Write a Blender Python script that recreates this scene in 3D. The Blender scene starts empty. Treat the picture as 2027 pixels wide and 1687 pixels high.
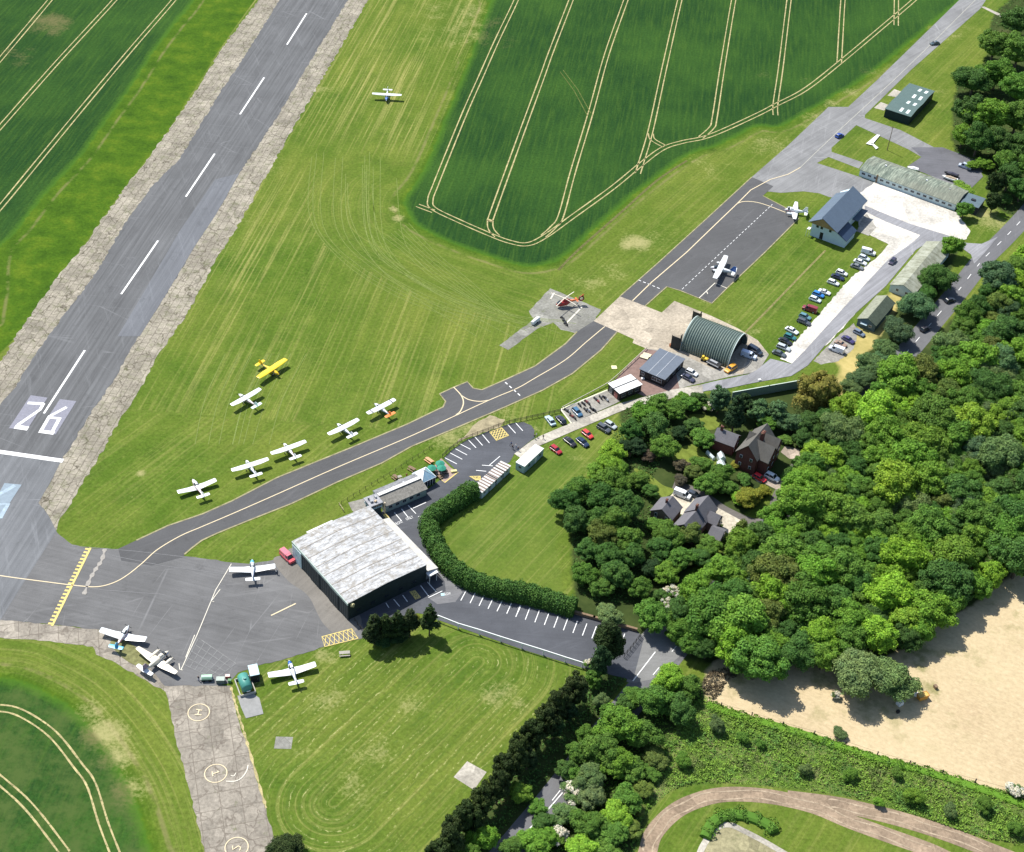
import bpy, math, random
import numpy as np
from mathutils import Matrix, Vector
from mathutils.geometry import tessellate_polygon
C = bpy.context.scene.collection
SC = bpy.context.scene
PI = math.pi
# ---------------------------------------------------------------- camera
CAMH = 275.0
FPX, PITCH, ROLL, CX, CY = 2921.84, 0.69987, 0.07748, 1013.5, 843.5
_F = np.array([0, math.cos(PITCH), -math.sin(PITCH)])
_R0 = np.array([1., 0, 0]); _U0 = np.array([0, math.sin(PITCH), math.cos(PITCH)])
_R = math.cos(ROLL)*_R0+math.sin(ROLL)*_U0
_U = -math.sin(ROLL)*_R0+math.cos(ROLL)*_U0
cam = bpy.data.cameras.new('camera'); camo = bpy.data.objects.new('camera', cam); C.objects.link(camo)
M3 = Matrix((_R, _U, -_F)).transposed()
camo.matrix_world = Matrix.Translation((0, 0, CAMH)) @ M3.to_4x4()
cam.sensor_width = 36; cam.lens = 36*FPX/2027; cam.clip_start = 1; cam.clip_end = 20000
SC.camera = camo
# ---------------------------------------------------------------- light
SUN_EL = math.radians(55); sdx, sdy = -0.72, 0.69
w = bpy.data.worlds.new('World'); SC.world = w; w.use_nodes = True
nt = w.node_tree; sky = nt.nodes.new('ShaderNodeTexSky'); sky.sky_type = 'NISHITA'; sky.sun_disc = False
sky.sun_elevation = SUN_EL; sky.sun_rotation = math.atan2(sdx, sdy); sky.altitude = 100
nt.links.new(sky.outputs[0], nt.nodes['Background'].inputs[0]); nt.nodes['Background'].inputs[1].default_value = 0.115
sl = bpy.data.lights.new('sun', 'SUN'); sl.energy = 4.7; sl.angle = math.radians(0.5); sl.color = (1, .965, .9)
so = bpy.data.objects.new('sun', sl); C.objects.link(so)
sv = Vector((sdx*math.cos(SUN_EL), sdy*math.cos(SUN_EL), math.sin(SUN_EL))).normalized()
so.rotation_euler = sv.to_track_quat('Z', 'Y').to_euler(); so.location = (0, 300, 300)
SC.view_settings.view_transform = 'Standard'; SC.view_settings.look = 'None'; SC.view_settings.gamma = 1
SC.view_settings.exposure = 0.62
# ---------------------------------------------------------------- picture <-> ground
def G(x, y, z=0.0):
    v = _F*FPX+(x-CX)*_R-(y-CY)*_U
    t = (CAMH-z)/(-v[2])
    return Vector((v[0]*t, v[1]*t, z))
def GA(pts):
    p = np.array(pts, float); v = _F*FPX+(p[:, :1]-CX)*_R-(p[:, 1:]-CY)*_U
    return v[:, :2]*(CAMH/(-v[:, 2:]))
def zq(l, ox, oy, s):   # read-off coordinates of an enlarged crop
    return [(ox+x/s, oy+y/s) for x, y in l]
def mpx(x, y, z=0):     # metres per photo pixel at that point, across the line of sight
    return (G(x, y, z)-Vector((0, 0, CAMH))).length/FPX
# ---------------------------------------------------------------- materials
MATS = {}
def nn(nt, t, **k):
    n = nt.nodes.new(t)
    for a, b in k.items():
        if a[0] == 'i': n.inputs[int(a[1:])].default_value = b
        else: setattr(n, a, b)
    return n
def ramp(nt, fac, stops):
    n = nt.nodes.new('ShaderNodeValToRGB'); e = n.color_ramp.elements
    while len(e) < len(stops): e.new(0.5)
    for i, (p, c) in enumerate(stops):
        e[i].position = p; e[i].color = (c[0], c[1], c[2], 1) if hasattr(c, '__len__') else (c, c, c, 1)
    nt.links.new(fac, n.inputs[0]); return n.outputs[0]
def mix(nt, fac, a, b, bt='MIX'):
    n = nt.nodes.new('ShaderNodeMix'); n.data_type = 'RGBA'; n.blend_type = bt
    for s, v in ((n.inputs[0], fac), (n.inputs[6], a), (n.inputs[7], b)):
        if isinstance(v, (int, float)): s.default_value = v
        elif isinstance(v, tuple): s.default_value = (v[0], v[1], v[2], 1)
        else: nt.links.new(v, s)
    return n.outputs[2]
def mth(nt, op, a, b=0.0, c=None, clamp=False):
    n = nt.nodes.new('ShaderNodeMath'); n.operation = op; n.use_clamp = clamp
    for i, v in enumerate((a, b, c)):
        if v is None: continue
        if isinstance(v, (int, float)): n.inputs[i].default_value = v
        else: nt.links.new(v, n.inputs[i])
    return n.outputs[0]
def newmat(name, rough=.8, spec=.2):
    m = bpy.data.materials.new(name); m.use_nodes = True; nt = m.node_tree
    b = nt.nodes['Principled BSDF']; b.inputs['Roughness'].default_value = rough
    b.inputs['Specular IOR Level'].default_value = spec
    return m, nt, b
def noise(nt, vec, sc, det=4, rough=.55):
    n = nt.nodes.new('ShaderNodeTexNoise'); n.inputs['Scale'].default_value = sc
    n.inputs['Detail'].default_value = det; n.inputs['Roughness'].default_value = rough
    if vec is not None: nt.links.new(vec, n.inputs['Vector'])
    return n.outputs[0]
def plain(name, col, rough=.6, spec=.3, var=.12, sc=.8, metal=0, bump=0, dirt=None):
    if name in MATS: return MATS[name]
    m, nt, b = newmat(name, rough, spec); b.inputs['Metallic'].default_value = metal
    tc = nt.nodes.new('ShaderNodeTexCoord').outputs['Object']
    n = noise(nt, tc, sc, 5, .65)
    lo = tuple(c*(1-var) for c in col); hi = tuple(min(1, c*(1+var)) for c in col)
    c = ramp(nt, n, [(.3, lo), (.7, hi)])
    if dirt:
        n2 = noise(nt, tc, sc*2.7, 6, .7)
        c = mix(nt, ramp(nt, n2, [(.52, 0), (.68, 1)]), c, dirt)
    nt.links.new(c, b.inputs['Base Color'])
    MATS[name] = m; return m
def glassm(name='dark_glass', col=(.02, .03, .04)):
    if name in MATS: return MATS[name]
    m, nt, b = newmat(name, .08, .6); b.inputs['Base Color'].default_value = (*col, 1)
    MATS[name] = m; return m
# runway axis (world) used by grass streaks, slabs and asphalt streaks
_a, _b = G(128, 757), G(590, 57); RW = (_b-_a).normalized(); RWA = math.atan2(RW.y, RW.x)
def rotcoord(nt, ang, sx=1, sy=1):
    tc = nt.nodes.new('ShaderNodeTexCoord').outputs['Object']
    r = nt.nodes.new('ShaderNodeVectorRotate'); r.rotation_type = 'Z_AXIS'; r.inputs['Angle'].default_value = -ang
    nt.links.new(tc, r.inputs['Vector'])
    mp = nt.nodes.new('ShaderNodeMapping'); mp.inputs['Scale'].default_value = (sx, sy, 1)
    nt.links.new(r.outputs[0], mp.inputs[0]); return mp.outputs[0]
def asphalt(name, col, ang=0, streak=.12, patch=.15, joints=False):
    m, nt, b = newmat(name, .85, .15)
    tc = rotcoord(nt, ang); st = rotcoord(nt, ang, .03, 1.1)
    n1 = noise(nt, tc, .06, 5, .6); n2 = noise(nt, st, 1, 4, .6); n3 = noise(nt, tc, 3.5, 3, .7)
    c = ramp(nt, n1, [(.3, tuple(x*(1-patch) for x in col)), (.7, tuple(x*(1+patch) for x in col))])
    c = mix(nt, 1.0, c, ramp(nt, n2, [(.3, 1-streak), (.7, 1+streak*.5)]), 'MULTIPLY')
    c = mix(nt, 1.0, c, ramp(nt, n3, [(.3, .9), (.7, 1.08)]), 'MULTIPLY')
    if joints:   # resealed construction joints: thin pale/dark lines across the strip
        w1 = nt.nodes.new('ShaderNodeTexVoronoi'); w1.feature = 'DISTANCE_TO_EDGE'; w1.inputs['Scale'].default_value = .085
        nt.links.new(rotcoord(nt, ang, 1.6, .35), w1.inputs['Vector'])
        n4 = noise(nt, tc, .05, 2)
        f = mth(nt, 'MULTIPLY', ramp(nt, w1.outputs['Distance'], [(0, 1), (.012, 0)]), ramp(nt, n4, [(.5, 0), (.6, .6)]))
        c = mix(nt, f, c, tuple(min(1, x*1.7) for x in col))
    n5 = noise(nt, tc, .22, 4, .75)
    c = mix(nt, ramp(nt, n5, [(.57, 0), (.72, .45)]), c, tuple(x*.55 for x in col))
    n6 = noise(nt, rotcoord(nt, ang+.5, .04, .5), 1, 5, .8); c = mix(nt, ramp(nt, n6, [(.56, 0), (.68, .4)]), c, tuple(min(1, x*1.5) for x in col))
    nt.links.new(c, b.inputs['Base Color']); return m
def concrete(name, col, ang=0, slab=4.5, crack=1, crack_col=(.1, .09, .07), weeds=0.0, vs=.28, aspect=1.0):
    m, nt, b = newmat(name, .9, .1)
    tc = rotcoord(nt, ang)
    n1 = noise(nt, tc, .12, 6, .7); n2 = noise(nt, tc, 1.2, 5, .7)
    c = ramp(nt, n1, [(.25, tuple(x*.68 for x in col)), (.5, col), (.75, tuple(min(1, x*1.3) for x in col))])
    c = mix(nt, 1.0, c, ramp(nt, n2, [(.25, .6), (.75, 1.25)]), 'MULTIPLY')
    v0 = nt.nodes.new('ShaderNodeTexVoronoi'); v0.inputs['Scale'].default_value = vs*.9; nt.links.new(tc, v0.inputs['Vector'])
    c = mix(nt, 1.0, c, ramp(nt, v0.outputs['Color'], [(.1, .78), (.9, 1.12)]), 'MULTIPLY')
    br = nt.nodes.new('ShaderNodeTexBrick'); br.offset = 0; nt.links.new(tc, br.inputs['Vector'])
    br.inputs['Color1'].default_value = br.inputs['Color2'].default_value = (0, 0, 0, 1); br.inputs['Mortar'].default_value = (1, 1, 1, 1)
    br.inputs['Scale'].default_value = 1; br.inputs['Brick Width'].default_value = slab; br.inputs['Row Height'].default_value = slab*aspect; br.offset = .37 if aspect != 1 else 0
    br.inputs['Mortar Size'].default_value = .09; br.inputs['Mortar Smooth'].default_value = .3
    dw = nt.nodes.new('ShaderNodeVectorMath'); dw.operation = 'ADD'
    nz = nt.nodes.new('ShaderNodeTexNoise'); nz.inputs['Scale'].default_value = .6; nt.links.new(tc, nz.inputs['Vector'])
    sc_ = nt.nodes.new('ShaderNodeVectorMath'); sc_.operation = 'SCALE'; sc_.inputs[3].default_value = 1.8
    nt.links.new(nz.outputs['Color'], sc_.inputs[0]); nt.links.new(tc, dw.inputs[0]); nt.links.new(sc_.outputs[0], dw.inputs[1])
    vo = nt.nodes.new('ShaderNodeTexVoronoi'); vo.feature = 'DISTANCE_TO_EDGE'; vo.inputs['Scale'].default_value = vs
    nt.links.new(dw.outputs[0], vo.inputs['Vector'])
    cr = ramp(nt, vo.outputs['Distance'], [(0, 1), (.045, 0)])
    n3 = noise(nt, tc, .25, 2); cr = mth(nt, 'MULTIPLY', cr, ramp(nt, n3, [(.38, 0), (.55, crack)]))
    f = mth(nt, 'MAXIMUM', cr, mth(nt, 'MULTIPLY', br.outputs['Color'], .7 if crack else .35))
    c = mix(nt, f, c, crack_col)
    if weeds:
        n4 = noise(nt, tc, .35, 6, .75)
        c = mix(nt, ramp(nt, n4, [(.62-weeds*.1, 0), (.75, .7)]), c, (.10, .12, .04))
    nt.links.new(c, b.inputs['Base Color']); return m
def paint(name, col, wear=.3, under=(.12, .12, .13)):
    m, nt, b = newmat(name, .7, .2)
    tc = nt.nodes.new('ShaderNodeTexCoord').outputs['Object']
    n = noise(nt, tc, 2.2, 5, .75)
    c = mix(nt, ramp(nt, n, [(.5, 0), (.72, wear)]), col, under)
    nt.links.new(c, b.inputs['Base Color']); return m
# ---------------------------------------------------------------- object helpers
def tag(o, label=None, cat=None, group=None, kind=None):
    if label: o['label'] = label
    if cat: o['category'] = cat
    if group: o['group'] = group
    if kind: o['kind'] = kind
    return o
def thing(name, label, cat, loc=(0, 0, 0), rz=0, group=None):
    o = bpy.data.objects.new(name, None); C.objects.link(o); o.location = loc; o.rotation_euler = (0, 0, rz)
    o.empty_display_size = .5
    return tag(o, label, cat, group)
class MB:
    def __init__(s): s.v = []; s.f = []; s.m = []
    def add(s, vs, fs, mi=0):
        k = len(s.v); s.v += [tuple(v) for v in vs]; s.f += [tuple(i+k for i in f) for f in fs]; s.m += [mi]*len(fs); return s
    def box(s, c, d, rz=0, mi=0, ry=0, rx=0):
        R = Matrix.Rotation(rz, 3, 'Z') @ Matrix.Rotation(ry, 3, 'Y') @ Matrix.Rotation(rx, 3, 'X')
        vs = [R @ Vector((x*d[0]/2, y*d[1]/2, z*d[2]/2))+Vector(c) for z in (-1, 1) for y in (-1, 1) for x in (-1, 1)]
        return s.add(vs, [(0, 2, 3, 1), (4, 5, 7, 6), (0, 1, 5, 4), (2, 6, 7, 3), (0, 4, 6, 2), (1, 3, 7, 5)], mi)
    def loft(s, rings, mi=0, cap=True, close=True):
        n = len(rings[0]); k = len(s.v)
        for r in rings: s.v += [tuple(p) for p in r]
        for i in range(len(rings)-1):
            for j in range(n if close else n-1):
                a = k+i*n+j; b2 = k+i*n+(j+1) % n
                s.f.append((a, b2, b2+n, a+n)); s.m.append(mi)
        if cap and close:
            s.f.append(tuple(k+j for j in reversed(range(n)))); s.m.append(mi)
            s.f.append(tuple(k+(len(rings)-1)*n+j for j in range(n))); s.m.append(mi)
        return s
    def tube(s, p, q, r, r2=None, n=8, mi=0):
        p = Vector(p); q = Vector(q); r2 = r if r2 is None else r2
        d = (q-p).normalized(); a = d.orthogonal().normalized(); b2 = d.cross(a)
        ring = lambda c, rr: [c+a*(rr*math.cos(t*2*PI/n))+b2*(rr*math.sin(t*2*PI/n)) for t in range(n)]
        return s.loft([ring(p, r), ring(q, r2)], mi)
    def prism(s, poly, y0, y1, mi=0):   # poly in x,z extruded along y
        return s.loft([[(x, y0, z) for x, z in poly], [(x, y1, z) for x, z in poly]], mi)
    def build(s, name, mats, parent=None, smooth=False):
        me = bpy.data.meshes.new(name); me.from_pydata(s.v, [], s.f)
        mats = mats if isinstance(mats, (list, tuple)) else [mats]
        for m in mats: me.materials.append(m)
        if len(mats) > 1: me.polygons.foreach_set('material_index', s.m)
        if smooth: me.polygons.foreach_set('use_smooth', [True]*len(me.polygons))
        me.update(); o = bpy.data.objects.new(name, me); C.objects.link(o)
        if parent: o.parent = parent
        return o
def copy_tree(o, parent=None):
    c = o.copy(); C.objects.link(c); c.parent = parent
    for ch in o.children: copy_tree(ch, c)
    return c
def smooth_line(P, sub=6, closed=False):
    P = [Vector(p[:2]) for p in P]; n = len(P); out = []
    for i in range(n if closed else n-1):
        g = lambda k: P[k % n] if closed else P[max(0, min(n-1, k))]
        p0, p1, p2, p3 = g(i-1), g(i), g(i+1), g(i+2)
        for t in range(sub):
            u = t/sub
            out.append(.5*((2*p1)+(p2-p0)*u+(2*p0-5*p1+4*p2-p3)*u*u+(3*p1-p0-3*p2+p3)*u**3))
    if not closed: out.append(P[-1])
    return out
def patch(name, px, z, m, label=None, smooth=False, cat=None, rough=0, world=False):
    P = [Vector(p) for p in px] if world else [G(*p) for p in px]
    pts = smooth_line(P, 6, True) if smooth else [Vector(p[:2]) for p in P]
    if rough:
        rr = random.Random(len(pts)); q = []
        for i, p in enumerate(pts):
            n2 = pts[(i+1) % len(pts)]; L = (n2-p).length; k = max(1, int(L/1.3)); d = (n2-p)
            nrm = Vector((-d.y, d.x)).normalized() if L > 0 else Vector((0, 0))
            for j in range(k): q.append(p+d*(j/k)+nrm*(rr.uniform(-rough, rough) if j else 0))
        pts = q
    vs = [(p.x, p.y, z) for p in pts]
    tri = tessellate_polygon([[Vector(v) for v in vs]])
    fs = []
    for t in tri:
        a, b2, c = (Vector(vs[i]) for i in t)
        fs.append(t if (b2-a).cross(c-a).z > 0 else (t[0], t[2], t[1]))
    mb = MB(); mb.add(vs, fs); o = mb.build(name, m); tag(o, label or name.replace('_', ' '), None, None, 'structure'); return o
def stripmb(mb, pts, wd, z, closed=False):
    pts = [Vector(p[:2]) for p in pts]; n = len(pts); L = []; Rr = []
    for i in range(n):
        a = pts[(i-1) % n] if closed or i > 0 else pts[i]; c = pts[(i+1) % n] if closed or i < n-1 else pts[i]
        d = (c-a); d = d.normalized() if d.length > 0 else Vector((1, 0)); nn_ = Vector((-d.y, d.x))
        ww = wd(i) if callable(wd) else wd
        L.append(pts[i]+nn_*ww/2); Rr.append(pts[i]-nn_*ww/2)
    vs = [(p.x, p.y, z) for p in L]+[(p.x, p.y, z) for p in Rr]
    fs = [(n+i, n+(i+1) % n, (i+1) % n, i) for i in range(n if closed else n-1)]
    mb.add(vs, fs)
def lines(name, L, wd, z, m, label=None, smooth=False):
    mb = MB()
    for px in L:
        P = [G(*p) for p in px]
        if smooth and len(P) > 2: P = smooth_line(P, 6)
        stripmb(mb, P, wd, z+(len(mb.f) and .003*(1+L.index(px) % 5)))
    o = mb.build(name, m); tag(o, label or name.replace('_', ' '), None, None, 'structure'); return o
# ================================================================= GROUND SHEET (one sheet, fields held as attributes)
def sdf(P, poly):
    A = np.array(poly); B = np.roll(A, -1, 0); d = np.full(len(P), 1e9); ins = np.zeros(len(P), bool)
    for a, b in zip(A, B):
        e = b-a; w_ = P-a; t = np.clip((w_@e)/max(e@e, 1e-9), 0, 1); d = np.minimum(d, np.hypot(*(w_-t[:, None]*e).T))
        c1 = (a[1] > P[:, 1]) != (b[1] > P[:, 1])
        with np.errstate(divide='ignore', invalid='ignore'):
            xi = (b[0]-a[0])*(P[:, 1]-a[1])/(b[1]-a[1])+a[0]
        ins ^= c1 & (P[:, 0] < xi)
    return np.where(ins, -d, d)
def dline(P, line):
    d = np.full(len(P), 1e9); arc = np.zeros(len(P)); s0 = 0
    for a, b in zip(line[:-1], line[1:]):
        e = b-a; L = np.hypot(*e); w_ = P-a; t = np.clip((w_@e)/max(e@e, 1e-9), 0, 1); q = np.hypot(*(w_-t[:, None]*e).T)
        k = q < d; d = np.where(k, q, d); arc = np.where(k, s0+t*L, arc); s0 += L
    return d, arc
def SM(px, closed=True):
    return np.array([tuple(p) for p in smooth_line([G(*q) for q in px], 5, closed)])
cropA = [(1180,-500),(990,-60),(972,0),(921,138),(874,253),(834,345),(800,392),(808,425),(830,450),(900,483),(976,510),(1040,528),(1085,522),(1126,500),(1253,388),(1363,308),(1430,285),(1499,250),(1546,250),(1634,200),(1738,135),(1907,-4),(2000,-80),(2350,-500)]
cropB = [(385,0),(345,50),(300,110),(262,170),(210,240),(160,310),(90,385),(40,450),(0,490),(-100,600),(-500,-150),(-300,-500),(800,-500),(450,-120)]
cropC = [(-120,1350),(-60,1338),(0,1340),(59,1355),(133,1395),(190,1455),(237,1524),(270,1590),(300,1687),(320,1790),(-150,1850)]
tanp = [(1395,1378),(1440,1300),(1700,1320),(1850,1240),(1935,1190),(1990,1150),(2120,1060),(2250,1650),(2005,1571),(1872,1536),(1723,1494),(1640,1466),(1546,1438),(1430,1402)]
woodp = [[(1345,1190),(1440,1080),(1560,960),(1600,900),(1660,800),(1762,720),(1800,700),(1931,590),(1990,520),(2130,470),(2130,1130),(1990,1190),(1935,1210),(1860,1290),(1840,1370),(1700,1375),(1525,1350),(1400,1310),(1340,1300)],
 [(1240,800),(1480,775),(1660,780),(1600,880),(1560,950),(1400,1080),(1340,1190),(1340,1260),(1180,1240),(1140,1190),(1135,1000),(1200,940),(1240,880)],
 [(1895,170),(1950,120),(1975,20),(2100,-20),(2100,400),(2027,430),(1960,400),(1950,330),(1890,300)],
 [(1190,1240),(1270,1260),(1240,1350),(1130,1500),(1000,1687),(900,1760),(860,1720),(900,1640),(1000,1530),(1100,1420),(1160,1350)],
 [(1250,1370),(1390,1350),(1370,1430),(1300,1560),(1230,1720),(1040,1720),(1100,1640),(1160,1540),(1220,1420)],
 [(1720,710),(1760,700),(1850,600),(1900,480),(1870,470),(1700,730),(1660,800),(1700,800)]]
dryp = [(1765,580),(1800,590),(1752,690),(1700,760),(1660,800),(1645,790),(1662,730),(1640,700),(1700,650)]
vergep = [(880,-500),(520,-20),(440,90),(330,265),(245,375),(158,497),(60,640),(-60,760),(-60,380),(450,-100),(830,-500)]
meadow = [(480,1440),(462,1360),(520,1322),(600,1303),(722,1266),(800,1285),(870,1240),(1037,1290),(1150,1325),(1140,1360),(1000,1530),(860,1690),(840,1760),(560,1760)]
lawnp = [(880,1060),(960,990),(1060,900),(1240,815),(1230,880),(1130,960),(1100,1080),(1120,1180),(980,1150),(905,1110)]
scrubp = [(1389,1383),(1427,1400),(1546,1436),(1640,1463),(1723,1492),(1872,1534),(2005,1569),(2150,1600),(2150,1700),(2027,1672),(1931,1655),(1812,1614),(1694,1581),(1575,1562),(1427,1550),(1340,1560),(1290,1600),(1250,1640),(1300,1500)]
def ground():
    fx = np.arange(-262, 262.1, 1.0); fy = np.arange(150, 720.1, 1.0)
    xs = np.concatenate([[-6000, -2500, -1200, -700, -450, -340, -290], fx, [290, 340, 450, 700, 1200, 2500, 6000]])
    ys = np.concatenate([[-4000, -1200, -400, -100, 20, 90, 125], fy, [740, 780, 850, 1000, 1300, 2000, 4000, 9000]])
    X, Y = np.meshgrid(xs, ys); P = np.stack([X.ravel(), Y.ravel()], -1); nx, ny = len(xs), len(ys)
    # thin blocks: only evaluate detailed fields where near
    crop = np.minimum.reduce([sdf(P, SM(c)) for c in (cropA, cropB, cropC)])
    tan = sdf(P, SM(tanp)); dry = sdf(P, SM(dryp)); verge = sdf(P, GA(vergep)); scr = sdf(P, SM(scrubp))
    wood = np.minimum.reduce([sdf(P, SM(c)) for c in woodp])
    mea = sdf(P, GA(meadow)); law = sdf(P, GA(lawnp))
    rv = P@np.array([RW.x, RW.y]); ru = P@np.array([-RW.y, RW.x])
    amp = .28+.30*np.clip((P[:, 1]-330)/170, 0, 1)
    dA = (G(1488,351)-G(1227,587)).normalized(); rt = (P[:, 0] > G(1110,560).x) | (P[:, 1] < G(900,860).y)
    ru = np.where(rt, P@np.array([-dA.y, dA.x]), ru); rv = np.where(rt, P@np.array([dA.x, dA.y]), rv); amp = np.where(rt, .16, amp)
    # main strip: mowing swings round the crop corner
    dC, aC = dline(P, SM([(1150,-200),(972,0),(921,138),(834,345),(785,385),(780,430),(810,452),(890,490),(976,520),(1047,543),(1100,560),(1180,600)], False))
    near = np.clip(1-(dC-2)/26, 0, 1)*(P[:, 1] < G(800, 330).y)*(sdf(P, SM(cropA)) > -3)*(ru > ru.min())
    near = near*(P[:, 0] < G(1090, 560).x)
    sw = near > .02
    ru = np.where(sw, dC, ru); rv = np.where(sw, aC, rv); amp = np.where(sw, .14+.1*(1-near), amp); yb = G(800, 330).y; amp = amp*np.where(rt, 1, np.clip(np.abs(P[:, 1]-yb)/22, .15, 1))
    # lower-left ring of grass parallel to the round crop edge
    dC3, aC3 = dline(P, SM([(-200,1330),(0,1340),(59,1355),(133,1395),(190,1455),(237,1524),(270,1590),(300,1687),(320,1790)], False))
    s3 = (P[:, 0] < G(420, 1640).x) & (P[:, 1] < G(150, 1285).y+3)
    ru = np.where(s3, dC3, ru); rv = np.where(s3, aC3, rv); amp = np.where(s3, .3, amp)
    # meadow: straight swaths along the conifer line, curved ones round the other sides
    d1, a1 = dline(P, GA([(1170,1330),(1000,1530),(820,1745)]))
    d2, a2 = dline(P, SM([(1120,1330),(1000,1290),(860,1262),(740,1290),(600,1325),(520,1370),(490,1450),(520,1560),(570,1700),(590,1800)], False))
    k = d1-9 < d2; inm = (mea < 4)
    e_ = d1-9; hh = np.clip(.5+.5*(d2-e_)/7, 0, 1); sm = d2*(1-hh)+e_*hh-7*hh*(1-hh)
    d3, _a3 = dline(P, GA([(660,1590),(945,1310)])); k = np.ones(len(P), bool); ru = np.where(inm, d3, ru); rv = np.where(inm, np.where(k, a1, a2), rv)
    amp = np.where(inm, .3, amp)
    inl = law < 2; amp = np.where(inl, .3, amp)
    # worn / dry blobs: (px, py, radius m, strength)
    blob = np.zeros(len(P))
    for x, y, r, s in [(1262,482,4.5,1),(1240,488,3,.8),(930,60,18,.45),(905,30,16,.4),(520,330,10,.35),(560,250,10,.35),(620,180,9,.35),(470,430,8,.3),(600,400,9,.2),(1170,560,8,.35),(1215,540,7,.35),(1300,470,10,.35),(1400,330,10,.35),(1530,290,10,.45),
        (1620,240,9,.45),(787,433,2.2,1),(778,415,1.6,.9),(278,937,1.1,.9),(259,984,.9,.7),(205,1450,5,.8),(225,1500,4,.8),(250,1560,5,.55),(180,1410,4,.6),(660,1385,5,.45),(735,1490,6,.4),(700,1560,5,.45),(820,1400,4,.35),(985,1370,4,.6),(1030,1395,2,.7),(600,1470,4,.3),(1060,1075,3,.3),
        (1130,905,4,.4),(1170,925,4,.35),(745,1030,0,0),(900,855,8,.7),(985,825,7,.5),(1060,850,3,.5),(1005,850,4,.4),(1400,590,3,.6),(1445,640,3,.5),(1490,655,3,.5),(640,1296,2.2,.7),(655,1300,2,.6),(1880,60,14,.3),(1860,190,14,.25),(1640,205,4,.6),(1680,180,4,.5),(1720,140,4,.5),(100,40,7,.9),(80,55,5,.7),(110,60,5,.7),(40,110,9,.4),(130,1180,0,0),(1590,160,5,.35),(1510,150,5,.35),(1940,420,6,.9),(1960,440,6,.6),(1890,450,4,.5)]:
        if r == 0: continue
        g = G(x, y); d = np.hypot(P[:, 0]-g.x, P[:, 1]-g.y); blob = np.maximum(blob, s*np.clip(1.25-d/r*.7, 0, 1))
    # long worn streak bands beside the runway
    me = bpy.data.meshes.new('ground')
    me.vertices.add(len(P)); me.vertices.foreach_set('co', np.stack([P[:, 0], P[:, 1], np.zeros(len(P))], -1).ravel())
    i = (np.arange(ny-1)[:, None]*nx+np.arange(nx-1)[None]).ravel(); q = np.stack([i, i+1, i+1+nx, i+nx], -1)
    me.loops.add(q.size); me.loops.foreach_set('vertex_index', q.ravel().astype(np.int32))
    me.polygons.add(len(q)); me.polygons.foreach_set('loop_start', (np.arange(len(q))*4).astype(np.int32))
    me.update(calc_edges=True)
    for n_, a in dict(crop=crop, tanf=tan, dryf=dry, verge=verge, wood=wood, mead=mea, lawn=law, ru=ru, rv=rv, amp=amp, blob=blob, scr=scr, cropc=sdf(P, SM(cropC))).items():
        at = me.attributes.new(n_, 'FLOAT', 'POINT'); at.data.foreach_set('value', a.astype(np.float32))
    o = bpy.data.objects.new('ground', me); C.objects.link(o); tag(o, 'mown grass airfield, dark crop fields and pale bare field', None, None, 'structure')
    m, nt, b = newmat('ground', .95, .05)
    A = lambda n_: nn(nt, 'ShaderNodeAttribute', attribute_name=n_).outputs['Fac']
    tc = nt.nodes.new('ShaderNodeTexCoord').outputs['Object']
    nb = noise(nt, tc, .018, 5, .6); nm_ = noise(nt, tc, .11, 6, .68); nf = noise(nt, tc, 1.1, 6, .75)
    cb = nt.nodes.new('ShaderNodeCombineXYZ'); nt.links.new(mth(nt, 'MULTIPLY', A('ru'), 1.0), cb.inputs[0]); nt.links.new(mth(nt, 'MULTIPLY', A('rv'), .011), cb.inputs[1])
    st = noise(nt, cb.outputs[0], 1.0, 5, .72)
    cb2 = nt.nodes.new('ShaderNodeCombineXYZ'); nt.links.new(mth(nt, 'MULTIPLY', A('ru'), .16), cb2.inputs[0]); nt.links.new(mth(nt, 'MULTIPLY', A('rv'), .012), cb2.inputs[1])
    st2 = noise(nt, cb2.outputs[0], 1.0, 4, .6)
    # mown grass
    g = ramp(nt, nm_, [(.22, (.036, .078, .010)), (.5, (.076, .125, .016)), (.8, (.138, .178, .032))])
    g = mix(nt, ramp(nt, nb, [(.4, 0), (.66, .75)]), g, (.145, .17, .03))
    g = mix(nt, mth(nt, 'MULTIPLY', ramp(nt, st, [(.5, 0), (.62, 1)]), mth(nt, 'MULTIPLY', A('amp'), 1.5), clamp=True), g, (.275, .26, .085))
    g = mix(nt, ramp(nt, st2, [(.4, .0), (.62, .5)]), g, (.055, .105, .010))
    g = mix(nt, ramp(nt, noise(nt, tc, .3, 5, .8), [(.54, 0), (.68, .45)]), g, (.15, .175, .04))
    g = mix(nt, 1.0, g, ramp(nt, nf, [(.25, .55), (.5, 1), (.78, 1.45)]), 'MULTIPLY')
    # meadow windrows
    wob = mth(nt, 'ADD', noise(nt, tc, .35, 4, .7), mth(nt, 'MULTIPLY', noise(nt, tc, .05, 3, .6), 3.2))
    fr = mth(nt, 'FRACT', mth(nt, 'ADD', mth(nt, 'MULTIPLY', A('ru'), .40), mth(nt, 'MULTIPLY', wob, .55)))
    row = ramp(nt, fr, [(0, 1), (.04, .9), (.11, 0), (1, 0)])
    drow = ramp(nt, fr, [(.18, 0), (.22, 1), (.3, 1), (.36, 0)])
    brk = noise(nt, tc, .55, 5, .8)
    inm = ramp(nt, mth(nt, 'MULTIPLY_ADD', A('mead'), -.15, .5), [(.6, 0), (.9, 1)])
    rowf = mth(nt, 'MULTIPLY', mth(nt, 'MULTIPLY', row, ramp(nt, brk, [(.49, 0), (.58, 1)])), inm)
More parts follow.
